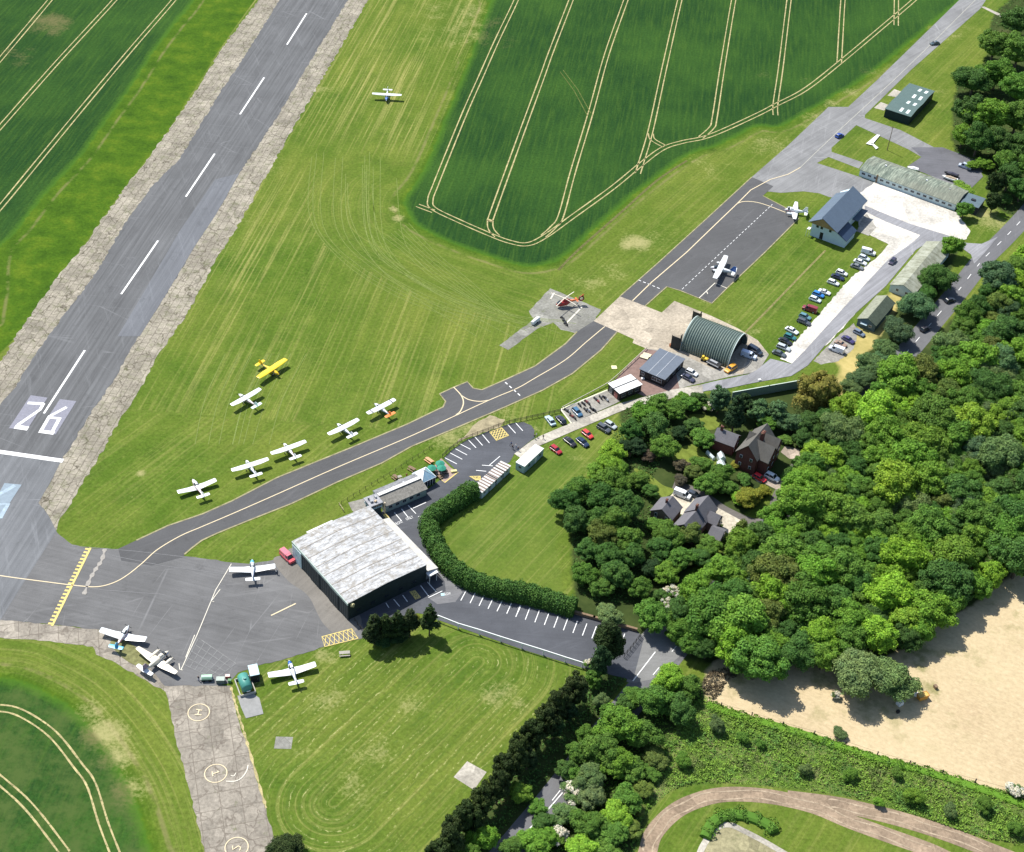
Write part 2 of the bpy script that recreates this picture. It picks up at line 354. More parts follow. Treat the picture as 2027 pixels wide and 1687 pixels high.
    rowf = mth(nt, 'MULTIPLY', rowf, ramp(nt, noise(nt, tc, .045, 3), [(.40, .2), (.55, 1)]))
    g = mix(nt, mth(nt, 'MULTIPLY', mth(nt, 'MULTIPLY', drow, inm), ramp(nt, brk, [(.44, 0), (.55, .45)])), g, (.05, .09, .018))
    g = mix(nt, mth(nt, 'MULTIPLY', rowf, .8), g, (.38, .36, .16))
    # inner lawn a little darker
    g = mix(nt, ramp(nt, mth(nt, 'MULTIPLY_ADD', A('lawn'), -.3, .5), [(.4, 0), (.7, .3)]), g, mix(nt, nm_, (.06, .12, .018), (.13, .165, .035)))
    # bright rough verge
    vg = ramp(nt, nm_, [(.25, (.022, .058, .006)), (.5, (.052, .108, .008)), (.75, (.105, .155, .012))])
    vg = mix(nt, 1.0, vg, ramp(nt, nf, [(.25, .6), (.75, 1.35)]), 'MULTIPLY')
    cm = mth(nt, 'ADD', A('crop'), mth(nt, 'ADD', mth(nt, 'MULTIPLY_ADD', nm_, 3.0, -1.5), mth(nt, 'MULTIPLY_ADD', nf, 3.0, -1.5)))
    vf = mth(nt, 'MAXIMUM', ramp(nt, mth(nt, 'MULTIPLY_ADD', A('verge'), -.25, .5), [(.45, 0), (.6, 1)]), ramp(nt, mth(nt, 'MULTIPLY_ADD', cm, .1, 0), [(.05, .9), (.42, 0)]))
    col = mix(nt, vf, g, vg)
    # crop
    ang = math.atan2((G(1200,0)-G(1100,440)).y, (G(1200,0)-G(1100,440)).x)
    cs = noise(nt, rotcoord(nt, ang, .05, .9), 1, 5, .7); cbig = noise(nt, tc, .02, 4, .6)
    cc = ramp(nt, cs, [(.3, (.010, .036, .011)), (.5, (.017, .051, .011)), (.72, (.038, .082, .014))])
    cc = mix(nt, ramp(nt, cbig, [(.42, 0), (.7, .55)]), cc, (.045, .105, .016))
    cc = mix(nt, 1.0, cc, ramp(nt, nf, [(.25, .6), (.75, 1.45)]), 'MULTIPLY')
    # thin crop rim
    mot = noise(nt, tc, .12, 6, .75); inC = ramp(nt, mth(nt, 'MULTIPLY_ADD', A('cropc'), -.3, .5), [(.4, 0), (.6, 1)])
    cc = mix(nt, mth(nt, 'MULTIPLY', ramp(nt, mot, [(.42, 0), (.6, .9)]), inC), cc, (.06, .095, .024))
    cc = mix(nt, ramp(nt, mth(nt, 'MULTIPLY_ADD', cm, .22, 1), [(.4, 0), (.95, .7)]), cc, (.06, .14, .012))
    col = mix(nt, ramp(nt, mth(nt, 'MULTIPLY_ADD', cm, .5, .5), [(.3, 1), (.7, 0)]), col, cc)
    # bare rim track outside the crop
    rim = ramp(nt, mth(nt, 'MULTIPLY', mth(nt, 'ADD', A('crop'), mth(nt, 'MULTIPLY', nm_, 1.2)), .1), [(.36, 0), (.42, .5), (.46, .5), (.52, 0)])
    col = mix(nt, mth(nt, 'MULTIPLY', rim, ramp(nt, nm_, [(.42, 0), (.55, 1)])), col, (.19, .165, .075))
    # dry and worn
    bl = mth(nt, 'ADD', A('blob'), mth(nt, 'MULTIPLY_ADD', mth(nt, 'ADD', nm_, nf), 1.7, -1.75))
    col = mix(nt, mth(nt, 'MULTIPLY', ramp(nt, bl, [(.3, 0), (.95, .85)]), ramp(nt, A('blob'), [(.02, 0), (.3, 1)])), col, mix(nt, ramp(nt, mth(nt, 'MULTIPLY_ADD', A('crop'), .3, .5), [(.3, 0), (.7, 1)]), (.13, .12, .05), (.31, .285, .125)))
    df = ramp(nt, mth(nt, 'MULTIPLY_ADD', mth(nt, 'ADD', A('dryf'), mth(nt, 'MULTIPLY_ADD', nm_, 6, -3)), .25, .5), [(.3, 1), (.7, 0)])
    col = mix(nt, df, col, ramp(nt, nm_, [(.3, (.22, .2, .06)), (.6, (.42, .34, .13)), (.8, (.5, .42, .2))]))
    # wood floor and scrub
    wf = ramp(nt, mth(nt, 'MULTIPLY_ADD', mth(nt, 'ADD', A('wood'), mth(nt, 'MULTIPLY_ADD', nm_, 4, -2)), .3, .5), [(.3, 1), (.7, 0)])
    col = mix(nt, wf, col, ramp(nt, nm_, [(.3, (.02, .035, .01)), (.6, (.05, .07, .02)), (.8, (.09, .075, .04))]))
    sf = ramp(nt, mth(nt, 'MULTIPLY_ADD', mth(nt, 'ADD', A('scr'), mth(nt, 'MULTIPLY_ADD', nm_, 3, -1.5)), .3, .5), [(.3, 1), (.7, 0)])
    col = mix(nt, sf, col, mix(nt, ramp(nt, nm_, [(.45, 0), (.6, 1)]), ramp(nt, nf, [(.25, (.03, .07, .012)), (.5, (.07, .12, .02)), (.8, (.14, .15, .05))]), (.14, .15, .055)))
    # pale bare field
    tf = ramp(nt, mth(nt, 'MULTIPLY_ADD', mth(nt, 'ADD', A('tanf'), mth(nt, 'MULTIPLY_ADD', nm_, 3, -1.5)), .4, .5), [(.3, 1), (.7, 0)])
    tst = noise(nt, rotcoord(nt, -.45, .5, 1.1), 1, 6, .8)
    tcx = ramp(nt, tst, [(.25, (.29, .22, .13)), (.5, (.42, .325, .195)), (.75, (.52, .42, .27))])
    tcx = mix(nt, ramp(nt, nb, [(.4, 0), (.6, .5)]), tcx, (.52, .43, .26))
    tcx = mix(nt, mth(nt, 'MULTIPLY', ramp(nt, nm_, [(.53, 0), (.64, .7)]), ramp(nt, mth(nt, 'MULTIPLY_ADD', A('wood'), .03, 0), [(.05, 1), (.55, 0)])), tcx, (.17, .17, .06))
    tcx = mix(nt, 1.0, tcx, ramp(nt, nf, [(.25, .82), (.75, 1.15)]), 'MULTIPLY')
    col = mix(nt, tf, col, tcx)
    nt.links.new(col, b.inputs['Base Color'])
    me.materials.append(m); return o
ground()
# ================================================================= PAVED SURFACES (sheets, each a little above the one below)
m_shoulder = concrete('shoulder_concrete', (.30, .27, .215), RWA, 4.2, 1, (.075, .065, .045), 1.2, .24, .5)
m_oldcon = concrete('old_concrete', (.28, .25, .205), math.radians(108), 4.6, .8, (.12, .10, .08), .2, .22)
m_slab = concrete('apron_slab', (.40, .345, .265), math.radians(48), 5.5, .0, (.27, .23, .18), 0, .2)
m_pad = concrete('pad_concrete', (.25, .245, .215), math.radians(48), 5, .3, (.16, .16, .13), .4, .2)
m_rw = asphalt('runway_asphalt', (.116, .118, .120), RWA, .3, .12, True)
m_rw2 = asphalt('threshold_asphalt', (.145, .150, .156), RWA, .25, .15, True)
m_ap = asphalt('apron_asphalt', (.128, .127, .126), math.radians(-12), .14, .22, True)
m_tw = asphalt('taxiway_asphalt', (.087, .087, .088), math.radians(30), .1, .12)
m_old = asphalt('old_asphalt', (.20, .20, .198), math.radians(50), .2, .2, True)
m_cp = asphalt('carpark_asphalt', (.080, .084, .094), 0, .1, .28)
m_road = asphalt('road_asphalt', (.13, .13, .135), math.radians(50), .1, .1)
m_grey = asphalt('gravel_grey', (.24, .24, .25), math.radians(50), .25, .2)
m_white = concrete('white_gravel', (.60, .565, .50), math.radians(50), 40, 0, (.6, .57, .5), 0, .1)
m_con = concrete('yard_concrete', (.30, .285, .25), math.radians(30), 5, .1, (.22, .21, .18), 0, .2)
m_path = concrete('path_concrete', (.40, .37, .31), math.radians(30), 6, .1, (.3, .28, .24), 0, .2)
m_deck = plain('deck_brown', (.20, .135, .115), .8, .1, .2, .8)
m_track = concrete('dirt_track', (.28, .21, .145), 0, 50, 0, (.4, .3, .2), 0, .3)
m_wp = paint('white_paint', (.74, .74, .72), .4)
m_wpo = paint('worn_white_paint', (.62, .58, .48), .6, (.25, .25, .25))
m_yp = paint('yellow_paint', (.60, .48, .16), .5)
m_cp_ = paint('cream_paint', (.62, .52, .34), .3)
m_pale = plain('pale_painted_panel', (.215, .215, .25), .8, .1, .12, 1.5)
m_blue = plain('faded_blue_panel', (.22, .27, .31), .8, .1, .12, 1)
m_edge = plain('sandy_edge', (.27, .245, .14), .95, .05, .35, .6)
m_tram = plain('wheel_track_soil', (.38, .32, .16), .95, .05, .35, .5, dirt=(.06, .10, .03))
z1, z2, z3, z4, z5, z6 = .02, .04, .06, .08, .10, .12
sh = [(513,-2),(446,87),(395,170),(324,272),(245,375),(158,497),(114,549),(32,666),(-20,750),(-120,900),(-300,1200),(-200,1262),(0,1262),(60,1200),(114,1040),(133,1009),(154,970),(178,932),(208,887),(222,855),(255,807),(285,760),(305,718),(350,650),(371,620),(426,517),(490,415),(545,316),(616,193),(667,107),(730,-2),(1029,-500),(884,-500)]
patch('runway_shoulder', sh, z1, m_shoulder, 'cracked pale concrete shoulders along both sides of the runway', rough=.5)
rw = [(911,-500),(553,0),(490,103),(434,186),(355,316),(300,370),(245,446),(190,541),(107,650),(80,688),(27,771),(-10,815),(-200,1080),(-300,1240),(0,1229),(60,1130),(110,1050),(95,1020),(74,994),(101,952),(119,917),(145,875),(175,825),(219,763),(246,715),(285,650),(328,584),(387,486),(426,426),(474,343),(545,237),(592,158),(628,99),(689,0),(1001,-500)]
patch('runway', rw, z2, m_rw, 'grey asphalt runway running up the left of the airfield', rough=.35)
patch('runway_end', [(-300,1245),(0,1229),(62,1130),(112,1052),(97,1022),(76,996),(101,952),(119,917),(20,897),(-150,875)], z3, m_rw2, 'paler worn asphalt beyond the white threshold line')
patch('runway_edge_strip', zq([(1200,870),(1080,1080),(980,1230),(830,1480),(700,1687),(590,1687),(760,1400),(900,1160),(1080,900)],0,0,2.5325)+[], z3, asphalt('asphalt_patch', (.135, .141, .152), RWA, .2, .05), 'bluer resurfaced strip along the runway edge')
ap = [(110,1050),(127,1066),(142,1078),(175,1085),(234,1087),(300,1085),(363,1101),(385,1103),(460,1114),(498,1117),(540,1109),(563,1098),(580,1085),(640,1120),(700,1200),(712,1225),(724,1262),(710,1266),(643,1280),(578,1301),(514,1317),(471,1332),(451,1353),(424,1358),(326,1358),(280,1300),(226,1258),(199,1247),(104,1237),(0,1227),(60,1130)]
patch('apron', ap, z2+.005, m_ap, 'dark grey asphalt apron between the runway and the white roofed hangar', rough=.2)
patch('worn_apron_concrete', [(541,1109),(563,1098),(582,1086),(640,1120),(700,1200),(715,1235),(680,1262),(640,1235),(610,1180),(570,1150)], z3, asphalt('brown_asphalt', (.17, .158, .14), 1, .1, .2), 'browner worn asphalt in front of the hangar doors', smooth=True)
patch('concrete_taxi_strip', [(-200,1215),(0,1225),(104,1237),(199,1247),(226,1258),(280,1300),(326,1355),(430,1356),(457,1358),(474,1432),(489,1474),(510,1550),(527,1602),(540,1650),(560,1720),(412,1720),(405,1687),(371,1550),(345,1447),(328,1370),(296,1352),(222,1308),(190,1296),(184,1280),(89,1269),(0,1262),(-200,1262)], z1+.003, m_oldcon, 'old cracked concrete strip leading past the helicopter circles', rough=.25)
patch('worn_grass_patch', [(218,1272),(245,1268),(280,1290),(300,1316),(270,1318),(240,1300)], z3, plain('thin_grass', (.16, .16, .07), .95, .05, .4, .8), 'thin worn grass growing through the concrete', smooth=True)
# taxiway
up = [(234,1087),(270,1070),(332,1041),(400,1018),(459,992),(548,946),(696,886),(806,840),(862,813),(877,806),(882,795),(870,780),(898,767),(925,756),(937,769),(954,772),(1000,752),(1059,725),(1119,681),(1142,657),(1175,636)]
lo = [(1222,657),(1190,693),(1133,740),(1074,773),(1000,806),(904,847),(815,884),(756,917),(667,955),(578,997),(489,1032),(430,1056),(400,1070),(380,1085),(365,1098),(363,1103),(300,1120),(240,1110)]
patch('taxiway', up+lo, z3+.003, m_tw, 'dark asphalt taxiway curving up from the apron')
lines('taxiway_edge', [up[1:-1], lo[:-3]], .45, z3+.02, m_edge, 'sandy edge lines of the taxiway')
na = [(1227,587),(1300,523),(1400,432),(1488,351),(1531,369),(1510,388),(1554,411),(1581,433),(1514,500),(1439,571),(1409,601),(1347,576),(1320,568),(1277,606)]
patch('new_apron', na, z3, m_tw, 'new dark asphalt apron with parked aircraft')
lines('apron_edge', [[(1227,587),(1300,523),(1400,432),(1488,351)], [(1510,388),(1554,411),(1581,433),(1514,500),(1439,571),(1409,601),(1347,576),(1320,568),(1277,606)]], .4, z3+.03, m_edge, 'sandy edge of the new apron')
patch('peri_road', [(1488,351),(1560,288),(1640,212),(1679,212),(1738,157),(1901,-2),(1960,-60),(2010,-60),(1952,0),(1940,18),(1803,139),(1712,228),(1712,234),(1783,258),(1851,293),(1866,292),(1931,317),(1945,340),(1895,372),(1798,329),(1824,311),(1798,296),(1695,248),(1646,293),(1646,301),(1709,322),(1700,334),(1640,311),(1617,323),(1700,350),(1760,372),(1715,405),(1640,390),(1622,383),(1590,379),(1546,382),(1516,379)], z2, m_old, 'pale worn asphalt perimeter road and yard')
patch('hut_yard', zq([(1270,985),(1480,985),(1700,1070),(1750,1180),(1640,1290),(1560,1230),(1240,1115),(1340,1050)],1427,0,3.373), z3, asphalt('dark_yard', (.12, .12, .13), 0, .1, .25), 'dark asphalt yard behind the long green hut')
slab = [(1227,587),(1277,606),(1310,619),(1335,596),(1409,626),(1460,650),(1500,674),(1522,702),(1501,736),(1445,746),(1362,765),(1330,772),(1300,700),(1279,690),(1252,679),(1255,672),(1222,657),(1175,636)]
patch('slab_apron', slab, z2, m_slab, 'pale tan concrete slab in front of the arched hangar')
patch('yard_concrete', [(1279,690),(1346,700),(1410,730),(1470,742),(1490,680),(1522,702),(1501,736),(1445,746),(1362,765),(1300,782),(1280,760)], z3+.005, m_con, 'grey concrete yard beside the arched hangar')
patch('helicopter_pad', [(1089,571),(1190,613),(1175,636),(1142,660),(1110,653),(1095,639),(1065,650),(1006,693),(988,684),(1056,633),(1047,616)], z1, m_pad, 'grey concrete helicopter pad with a tail of old path', rough=.15)
lines('pad_stripe', [[(1122,639),(1153,607)], [(1097,580),(1090,592)]], .5, z3, m_wpo, 'worn pale stripe on the helicopter pad')
patch('deck', [(1277,691),(1255,712),(1228,740),(1212,758),(1275,785),(1345,770),(1330,700)], z3+.013, m_deck, 'red brown paved yard round the grey cabin')
# gravel and roads on the right
patch('white_gravel_yard', [(1712,400),(1700,385),(1741,354),(1800,380),(1895,422),(1921,458),(1913,474),(1872,481),(1839,478),(1812,496),(1723,590),(1640,680),(1572,722),(1544,711),(1629,614),(1685,549),(1738,508),(1759,484),(1700,455),(1700,430)], z4, m_white, 'dazzling white gravel yard and parking strip', rough=.25)
patch('grey_track', zq([(960,362),(1250,480),(1510,560),(1640,612),(1740,618),(1850,570),(1760,680),(1690,752),(1670,690),(1600,640),(1500,610),(1390,602),(1300,660),(1200,780),(1100,900),(900,1080),(700,1290),(580,1430),(470,1500),(200,1550),(60,1580),(-100,1600),(-250,1640),(-260,1590),(-60,1540),(180,1490),(240,1460),(330,1385),(470,1420),(560,1330),(750,1120),(960,890),(1120,720),(1290,600),(1330,560),(1100,470),(960,400)],1427,300,3.373), z5, m_grey, 'grey gravel track through the yard')
patch('access_path', [(1018,899),(1051,874),(1066,865),(1132,837),(1180,818),(1227,799),(1258,791),(1330,772),(1390,762),(1392,780),(1326,790),(1250,806),(1137,853),(1070,882),(1030,907)], z5+.01, m_path, 'pale concrete access lane')
patch('bike_park', zq([(420,430),(1200,110),(1330,160),(1420,290),(1300,350),(600,660)],1060,760,8.433), z5+.02, m_con, 'concrete bay where the motorcycles stand')
lines('bay_kerb', [zq([(420,430),(600,665)],1060,760,8.433), zq([(420,430),(1200,105)],1060,760,8.433)], .4, z6+.02, plain('kerb_cream', (.62,.60,.45), .8, .1), 'cream kerb round the motorcycle bay')
patch('car_park', [(878,908),(895,891),(923,872),(966,854),(1013,838),(1037,836),(1052,843),(1058,852),(1056,868),(1018,899),(1009,915),(990,925),(955,960),(935,980),(900,1000),(870,1020),(866,1045),(875,1090),(900,1140),(940,1168),(1000,1185),(1180,1222),(1256,1246),(1275,1262),(1253,1347),(1152,1322),(1037,1287),(866,1227),(840,1216),(826,1214),(760,1230),(716,1246),(702,1237),(680,1190),(745,1030),(762,1005),(845,970),(872,950),(906,936),(897,925)], z2, m_cp, 'dark blue grey asphalt car park curving round the hedge')
patch('car_park_lane', zq([(1090,560),(1240,740),(1420,840),(1500,940),(1440,1020),(1290,1040),(1220,990),(1360,930),(1350,850),(1180,640)],560,950,4.217), z3, asphalt('worn_lane', (.16, .16, .165), 0, .1, .2), 'paler worn lane beside the hangar')
road_pts = [(2100,340),(2045,410),(1990,470),(1944,516),(1900,572),(1850,632),(1810,680),(1700,810),(1600,950),(1460,1130),(1370,1240),(1316,1308),(1240,1400),(1160,1500),(1093,1585),(1035,1655),(960,1745)]
rmb = MB(); RP = smooth_line([G(*p) for p in road_pts], 6); stripmb(rmb, RP, 7.0, z1); tag(rmb.build('public_road', m_road), 'public road with white centre dashes, mostly under the trees', None, None, 'structure')
patch('road_entrance', [(1240,1350),(1268,1258),(1330,1190),(1372,1262),(1345,1300),(1290,1345),(1256,1352)], z1+.012, asphalt('entrance_asphalt', (.17,.17,.165), 0, .1, .15), 'worn asphalt entrance joining the road')
# centre dashes along the road
dm = MB(); acc = 0; cur = []; on = True
for i in range(len(RP)-1):
    a, b_ = RP[i], RP[i+1]; L = (b_-a).length; k = max(1, int(L/1.0))
    for j in range(k):
        s = acc+L*j/k
        if (s % 9) < 4.2: cur.append(a.lerp(b_, j/k))
        else:
            if len(cur) > 1: stripmb(dm, cur, .2, z4)
            cur = []
    acc += L
tag(dm.build('road_dashes', m_wp), 'white dashed centre line of the public road', None, None, 'structure')
lines('road_edge_line', [zq([(500,1530),(600,1430),(720,1290)],900,1187,3.373), zq([(1190,545),(1340,350)],900,1187,3.373)], .25, z4, m_wp, 'pale line at the road edge')
# tracks lower right
lines('dirt_track', [[(1270,1720),(1282,1687),(1294,1650),(1330,1611),(1374,1587),(1434,1573),(1516,1576),(1605,1595),(1679,1625),(1753,1652),(1842,1684),(1900,1712)]], 4.0, z1, m_track, 'pinkish dirt track looping at the lower right', True)
lines('dirt_branch', [[(1560,1580),(1640,1590),(1694,1600),(1783,1622),(1872,1650),(1961,1684),(2040,1715)]], 4.2, z1+.01, m_track, 'upper branch of the dirt track', True)
patch('bare_island', [(1389,1690),(1400,1662),(1416,1643),(1443,1635),(1466,1643),(1516,1666),(1563,1690),(1600,1740),(1380,1740)], z1, concrete('bare_earth', (.27, .245, .14), 0, 50, 0, (.3,.3,.2), .8, .3), 'bare earth island ringed by a pale path', smooth=True)
lines('island_path', [[(1378,1720),(1389,1680),(1416,1641),(1443,1633),(1470,1644),(1516,1668),(1570,1700)]], 1.4, z2, m_path, 'pale path round the bare earth island', True)
# drives by the houses
patch('house_drive', zq([(860,960),(950,835),(1180,890),(1480,1010),(1400,1150),(1240,1210),(1100,1530),(950,1720),(760,1700),(560,1600),(400,1560),(250,1420),(530,1400),(850,1480),(1000,1430),(1190,1110),(1030,1090)],1460,800,10.1), z1, concrete('drive_gravel', (.36,.30,.24), 0, 60, 0, (.3,.3,.2), 0, .2), 'pinkish gravel drive by the brick house')
patch('lower_drive', zq([(400,330),(540,180),(760,240),(900,340),(740,520),(660,640),(560,600)],1280,950,9.214)+[], z1, concrete('pale_drive', (.50,.45,.35), 0, 60, 0, (.4,.4,.3), 0, .2), 'pale drive between the slate roofed houses')
patch('lower_drive_court', zq([(1240,560),(1300,510),(1720,740),(1900,830),(1700,960),(1480,1130),(1490,980),(1350,900),(1410,820),(1260,780)],1280,950,9.214), z1+.003, MATS.setdefault('pd', bpy.data.materials['pale_drive']), 'pale courtyard below the slate roofed house')
lines('garden_lane', [zq([(1750,560),(1600,600),(1440,860),(1400,1010),(1250,1080),(1000,980),(850,880),(700,800),(560,760)],1200,780,4.217)], 3.6, z1-.005, asphalt('lane', (.12,.11,.1), 0, .1, .2), 'shaded lane between the two gardens', True)
lp = plain('lawn_green', (.13, .165, .03), .95, .05, .3, .5)
patch('garden_lawn_a', zq([(690,180),(830,175),(940,210),(1040,300),(960,260),(890,300),(760,280)],1200,780,4.217), z2, lp, 'lawn behind the cottage', smooth=True)
patch('garden_lawn_b', zq([(560,470),(740,420),(800,480),(900,540),(960,620),(820,640),(640,640),(560,560)],1200,780,4.217), z2, lp, 'lawn in front of the cottage', smooth=True)
patch('garden_lawn_c', zq([(230,630),(330,650),(470,760),(570,800),(500,860),(420,880),(330,760)],1200,780,4.217), z2, lp, 'small bright lawn by the outbuilding', smooth=True)
patch('square_pad', zq([(1680,1185),(1770,1080),(1900,1152),(1815,1272)],400,1187,3.373), z1, m_path, 'larger pale concrete square in the meadow')
patch('small_pad', zq([(480,995),(493,915),(607,918),(595,998)],400,1187,3.373), z1, m_pad, 'smaller grey concrete square in the meadow')
patch('tank_base', zq([(1010,1100),(1380,1060),(1500,1150),(1590,1500),(1200,1600),(1090,1350)],380,1280,11.24), z4, plain('tank_base_grey', (.25, .25, .24), .9, .1, .15, .6), 'grey concrete base in front of the fuel tank')
patch('barn_pad_a', zq([(240,195),(330,110),(430,145),(365,215)],1720,160,6.59), z2, m_path, 'pale pad at the barn door farther off')
patch('barn_pad_b', zq([(65,355),(155,280),(255,315),(200,390)],1720,160,6.59), z2, m_path, 'pale pad at the barn door nearer')
patch('house_pad', zq([(930,625),(980,560),(1110,745),(1010,860),(850,800),(900,680)],1570,340,6.747), z4+.01, m_con, 'paved terrace behind the white building')
patch('side_path', zq([(1730,45),(1760,45),(1900,110),(1870,115)],1427,0,3.373), z2, m_path, 'narrow concrete path at the top right')
patch('shed_floor', [(1650,672),(1690,640),(1700,655),(1690,690),(1660,715),(1625,722),(1610,715)], z1, m_con, 'stony yard between the huts', rough=.2)
patch('gravel_patch', zq([(975,1165),(1110,1130),(1080,1240),(1050,1270),(1000,1215)],400,650,3.373), z3, m_con, 'concrete pad behind the clubhouse')
patch('fence_dirt', zq([(1845,620),(1920,580),(2024,610),(1990,660),(1820,720),(1700,760),(1780,690)],400,650,3.373), z1, plain('trodden_earth', (.28,.24,.15), .95, .05, .35, .6), 'trodden earth between taxiway and car park', rough=.4)
patch('patio', zq([(1280,330),(1400,200),(1530,330),(1640,400),(1450,550),(1330,440)],680,880,7.24), z4, plain('patio_pink', (.30, .22, .19), .9, .1, .2, 1), 'pinkish patio beside the glass pavilion')
# ------------------------------------------------ painted markings
lines('runway_dashes', [[(690,-110),(650,-45)],[(607,27),(568,89)],[(523,154),(475,227)],[(425,305),(368,390)],[(313,477),(240,583)],[(168,694),(87,819)]], .62, z5, m_wp, 'white centreline dashes of the runway')
lines('threshold_line', [[(-260,858),(-60,886),(0,895),(125,913)]], 1.5, z5, m_wp, 'white threshold line across the runway')
Z6 = lambda l: zq(l, 0, 650, 3.373)
for k, l in enumerate([[(60,668),(178,684),(318,465),(205,448)], [(258,692),(372,710),(510,488),(400,474)]]):
    patch('number_panel', Z6(l), z4, m_pale, 'pale panel behind the runway digit '+'26'[k])
dig = MB()
for l, wd in (([(185,500),(292,506)],1.1), ([(292,503),(268,545),(122,645)],.95), ([(100,658),(188,672)],1.7)):
    stripmb(dig, [G(*p) for p in Z6(l)], wd, z5+len(dig.f)*.004)
tag(dig.build('runway_digit', m_wp), 'large white painted digit 2 on the runway', None, None, 'structure')
dig = MB()
for l, wd in (([(445,528),(330,590),(275,685)],.95), ([(262,688),(362,702)],1.4), ([(345,700),(400,600)],.95), ([(408,606),(325,596)],.9)):
    stripmb(dig, [G(*p) for p in Z6(l)], wd, z5+len(dig.f)*.004)
tag(dig.build('runway_digit', m_wp), 'large white painted digit 6 on the runway', None, None, 'structure')
patch('faded_panel', Z6([(-60,1200),(30,1035),(145,1045),(50,1190),(0,1280),(-80,1280)]), z4, m_blue, 'faded blue grey panel left of the runway end')
lines('faded_mark', [Z6([(-20,1120),(100,1050)]), Z6([(-20,1180),(55,1175),(0,1270)])], 1.2, z5, plain('faded_paint', (.30,.37,.42), .8, .1, .2, 1), 'faded pale strokes near the runway end')
cl = [(1197,647),(1160,678),(1119,713),(1059,749),(1022,770),(963,795),(815,863),(667,926),(548,979),(459,1018),(400,1043),(356,1062),(311,1089),(282,1115),(252,1139),(225,1154),(193,1162),(154,1160),(89,1152),(0,1140),(-120,1120)]
lines('taxi_centreline', [cl], .28, z5, m_cp_, 'cream taxiway centreline', True)
Z7 = lambda l: zq(l, 400, 650, 3.373)
lines('junction_curves', [Z7([(1680,395),(1730,450),(1745,500),(1725,555),(1695,580)]), Z7([(1730,450),(1780,478),(1850,490),(1915,482)])], .34, z5+.01, m_cp_, 'cream curved junction lines', True)
Z3 = lambda l: zq(l, 1427, 0, 3.373); Z5 = lambda l: zq(l, 1000, 500, 3.373)
lines('apron_lead_line', [Z3([(530,1120),(450,1165),(330,1200),(200,1270),(110,1360),(0,1465)])+[(1359,500),(1290,559),(1252,596)]], .34, z5, m_cp_, 'cream lead line of the new apron', False)
lines('apron_branch_line', [Z3([(110,1360),(150,1348),(220,1350),(300,1370),(430,1420)])], .34, z5+.01, m_cp_, 'cream branch line of the new apron', True)
def dashes(name, a, b_, n, frac, wd, m, label):
    a = G(*a); b_ = G(*b_); mb = MB()
    for i in range(n): stripmb(mb, [a.lerp(b_, i/n), a.lerp(b_, (i+frac)/n)], wd, z5)
    tag(mb.build(name, m), label, None, None, 'structure')
dashes('apron_dashes', (1529,405), (1347,576), 30, .55, .17, m_wp, 'fine white dashes down the new apron')
dashes('hold_dashes', Z5([(890,185)])[0], Z5([(1045,248)])[0], 5, .55, .3, m_wp, 'white dashes across the lower end of the new apron')
dashes('taxi_hold_dashes', Z5([(0,868)])[0], Z5([(112,968)])[0], 4, .55, .35, m_wp, 'white dashes across the taxiway')
lines('stand_box', [Z5([(1295,305),(1400,205),(1480,240)]), Z5([(1345,262),(1352,278)])], .3, z5, m_wpo, 'worn stand lines on the apron corner')
# yellow holding line with teeth
a, b_ = G(*zq([(605,118)],0,1050,3.373)[0]), G(*zq([(348,640)],0,1050,3.373)[0]); hb = MB(); stripmb(hb, [a, b_], .55, z5)
dv = (b_-a).normalized(); nv = Vector((-dv.y, dv.x, 0))
if nv.x > 0: nv = -nv
n_ = 22
for i in range(n_):
    p = a.lerp(b_, (i+.2)/n_)+nv*.75; q = a.lerp(b_, (i+.7)/n_)+nv*.75; stripmb(hb, [p, q], .9, z5)
tag(hb.build('holding_line', m_yp), 'yellow toothed holding line between runway and apron', None, None, 'structure')
lines('sealed_scar', [zq([(700,125),(680,200),(640,260),(600,330),(560,430)],0,1050,3.373)], lambda i: .8+.5*math.sin(i*1.7), z5, plain('scar_grey', (.30,.28,.25), .9, .1, .15, 1.5), 'pale filled scar across the apron', True)
Z8 = lambda l: zq(l, 0, 1050, 3.373)
lines('apron_worn_line', [Z8([(1545,225),(1440,400),(1320,690),(1210,930)]), Z8([(1470,395),(1410,475),(1430,478)]), Z8([(1300,700),(1240,850)]), Z8([(1195,890),(1200,930),(1220,935)])], .2, z5, m_wpo, 'worn cream line running down the apron')
hl = MB()
for t in np.linspace(0, 1, 7):
    a = Vector(Z8([(1320+t*230, 715+t*190)])[0]); 
    stripmb(hl, [G(*Z8([(1320+t*110, 715+t*12)])[0]) , G(*Z8([(1320-60*(1)+0*t+t*110+ -0, 715+150+t*12)])[0])] if False else [G(*Z8([(1325+t*250, 720+t*170)])[0]), G(*Z8([(1235+t*200, 900+t*95)])[0])], .18, z5)
for t in np.linspace(0, 1, 5):
    stripmb(hl, [G(*Z8([(1325-t*90, 720+t*180)])[0]), G(*Z8([(1575-t*140, 890+t*105)])[0])], .18, z5+.004)
tag(hl.build('apron_grid', plain('faint_line', (.2, .2, .195), .8, .1, .25, 1)), 'faint worn hatched grid at the corner of the apron', None, None, 'structure')
lines('apron_dash', [Z8([(1810,570),(1975,490)])], .35, z5, m_cp_, 'short cream dash near the hangar doors')
lines('apron_seams', [Z8([(0,300),(300,345),(700,400),(1100,430)]), Z8([(1230,178),(900,140),(480,105)]), Z8([(1550,300),(1100,240),(750,170)])], .12, z4, plain('seam_pale', (.2,.2,.2), .9, .1), 'pale seams across the apron')
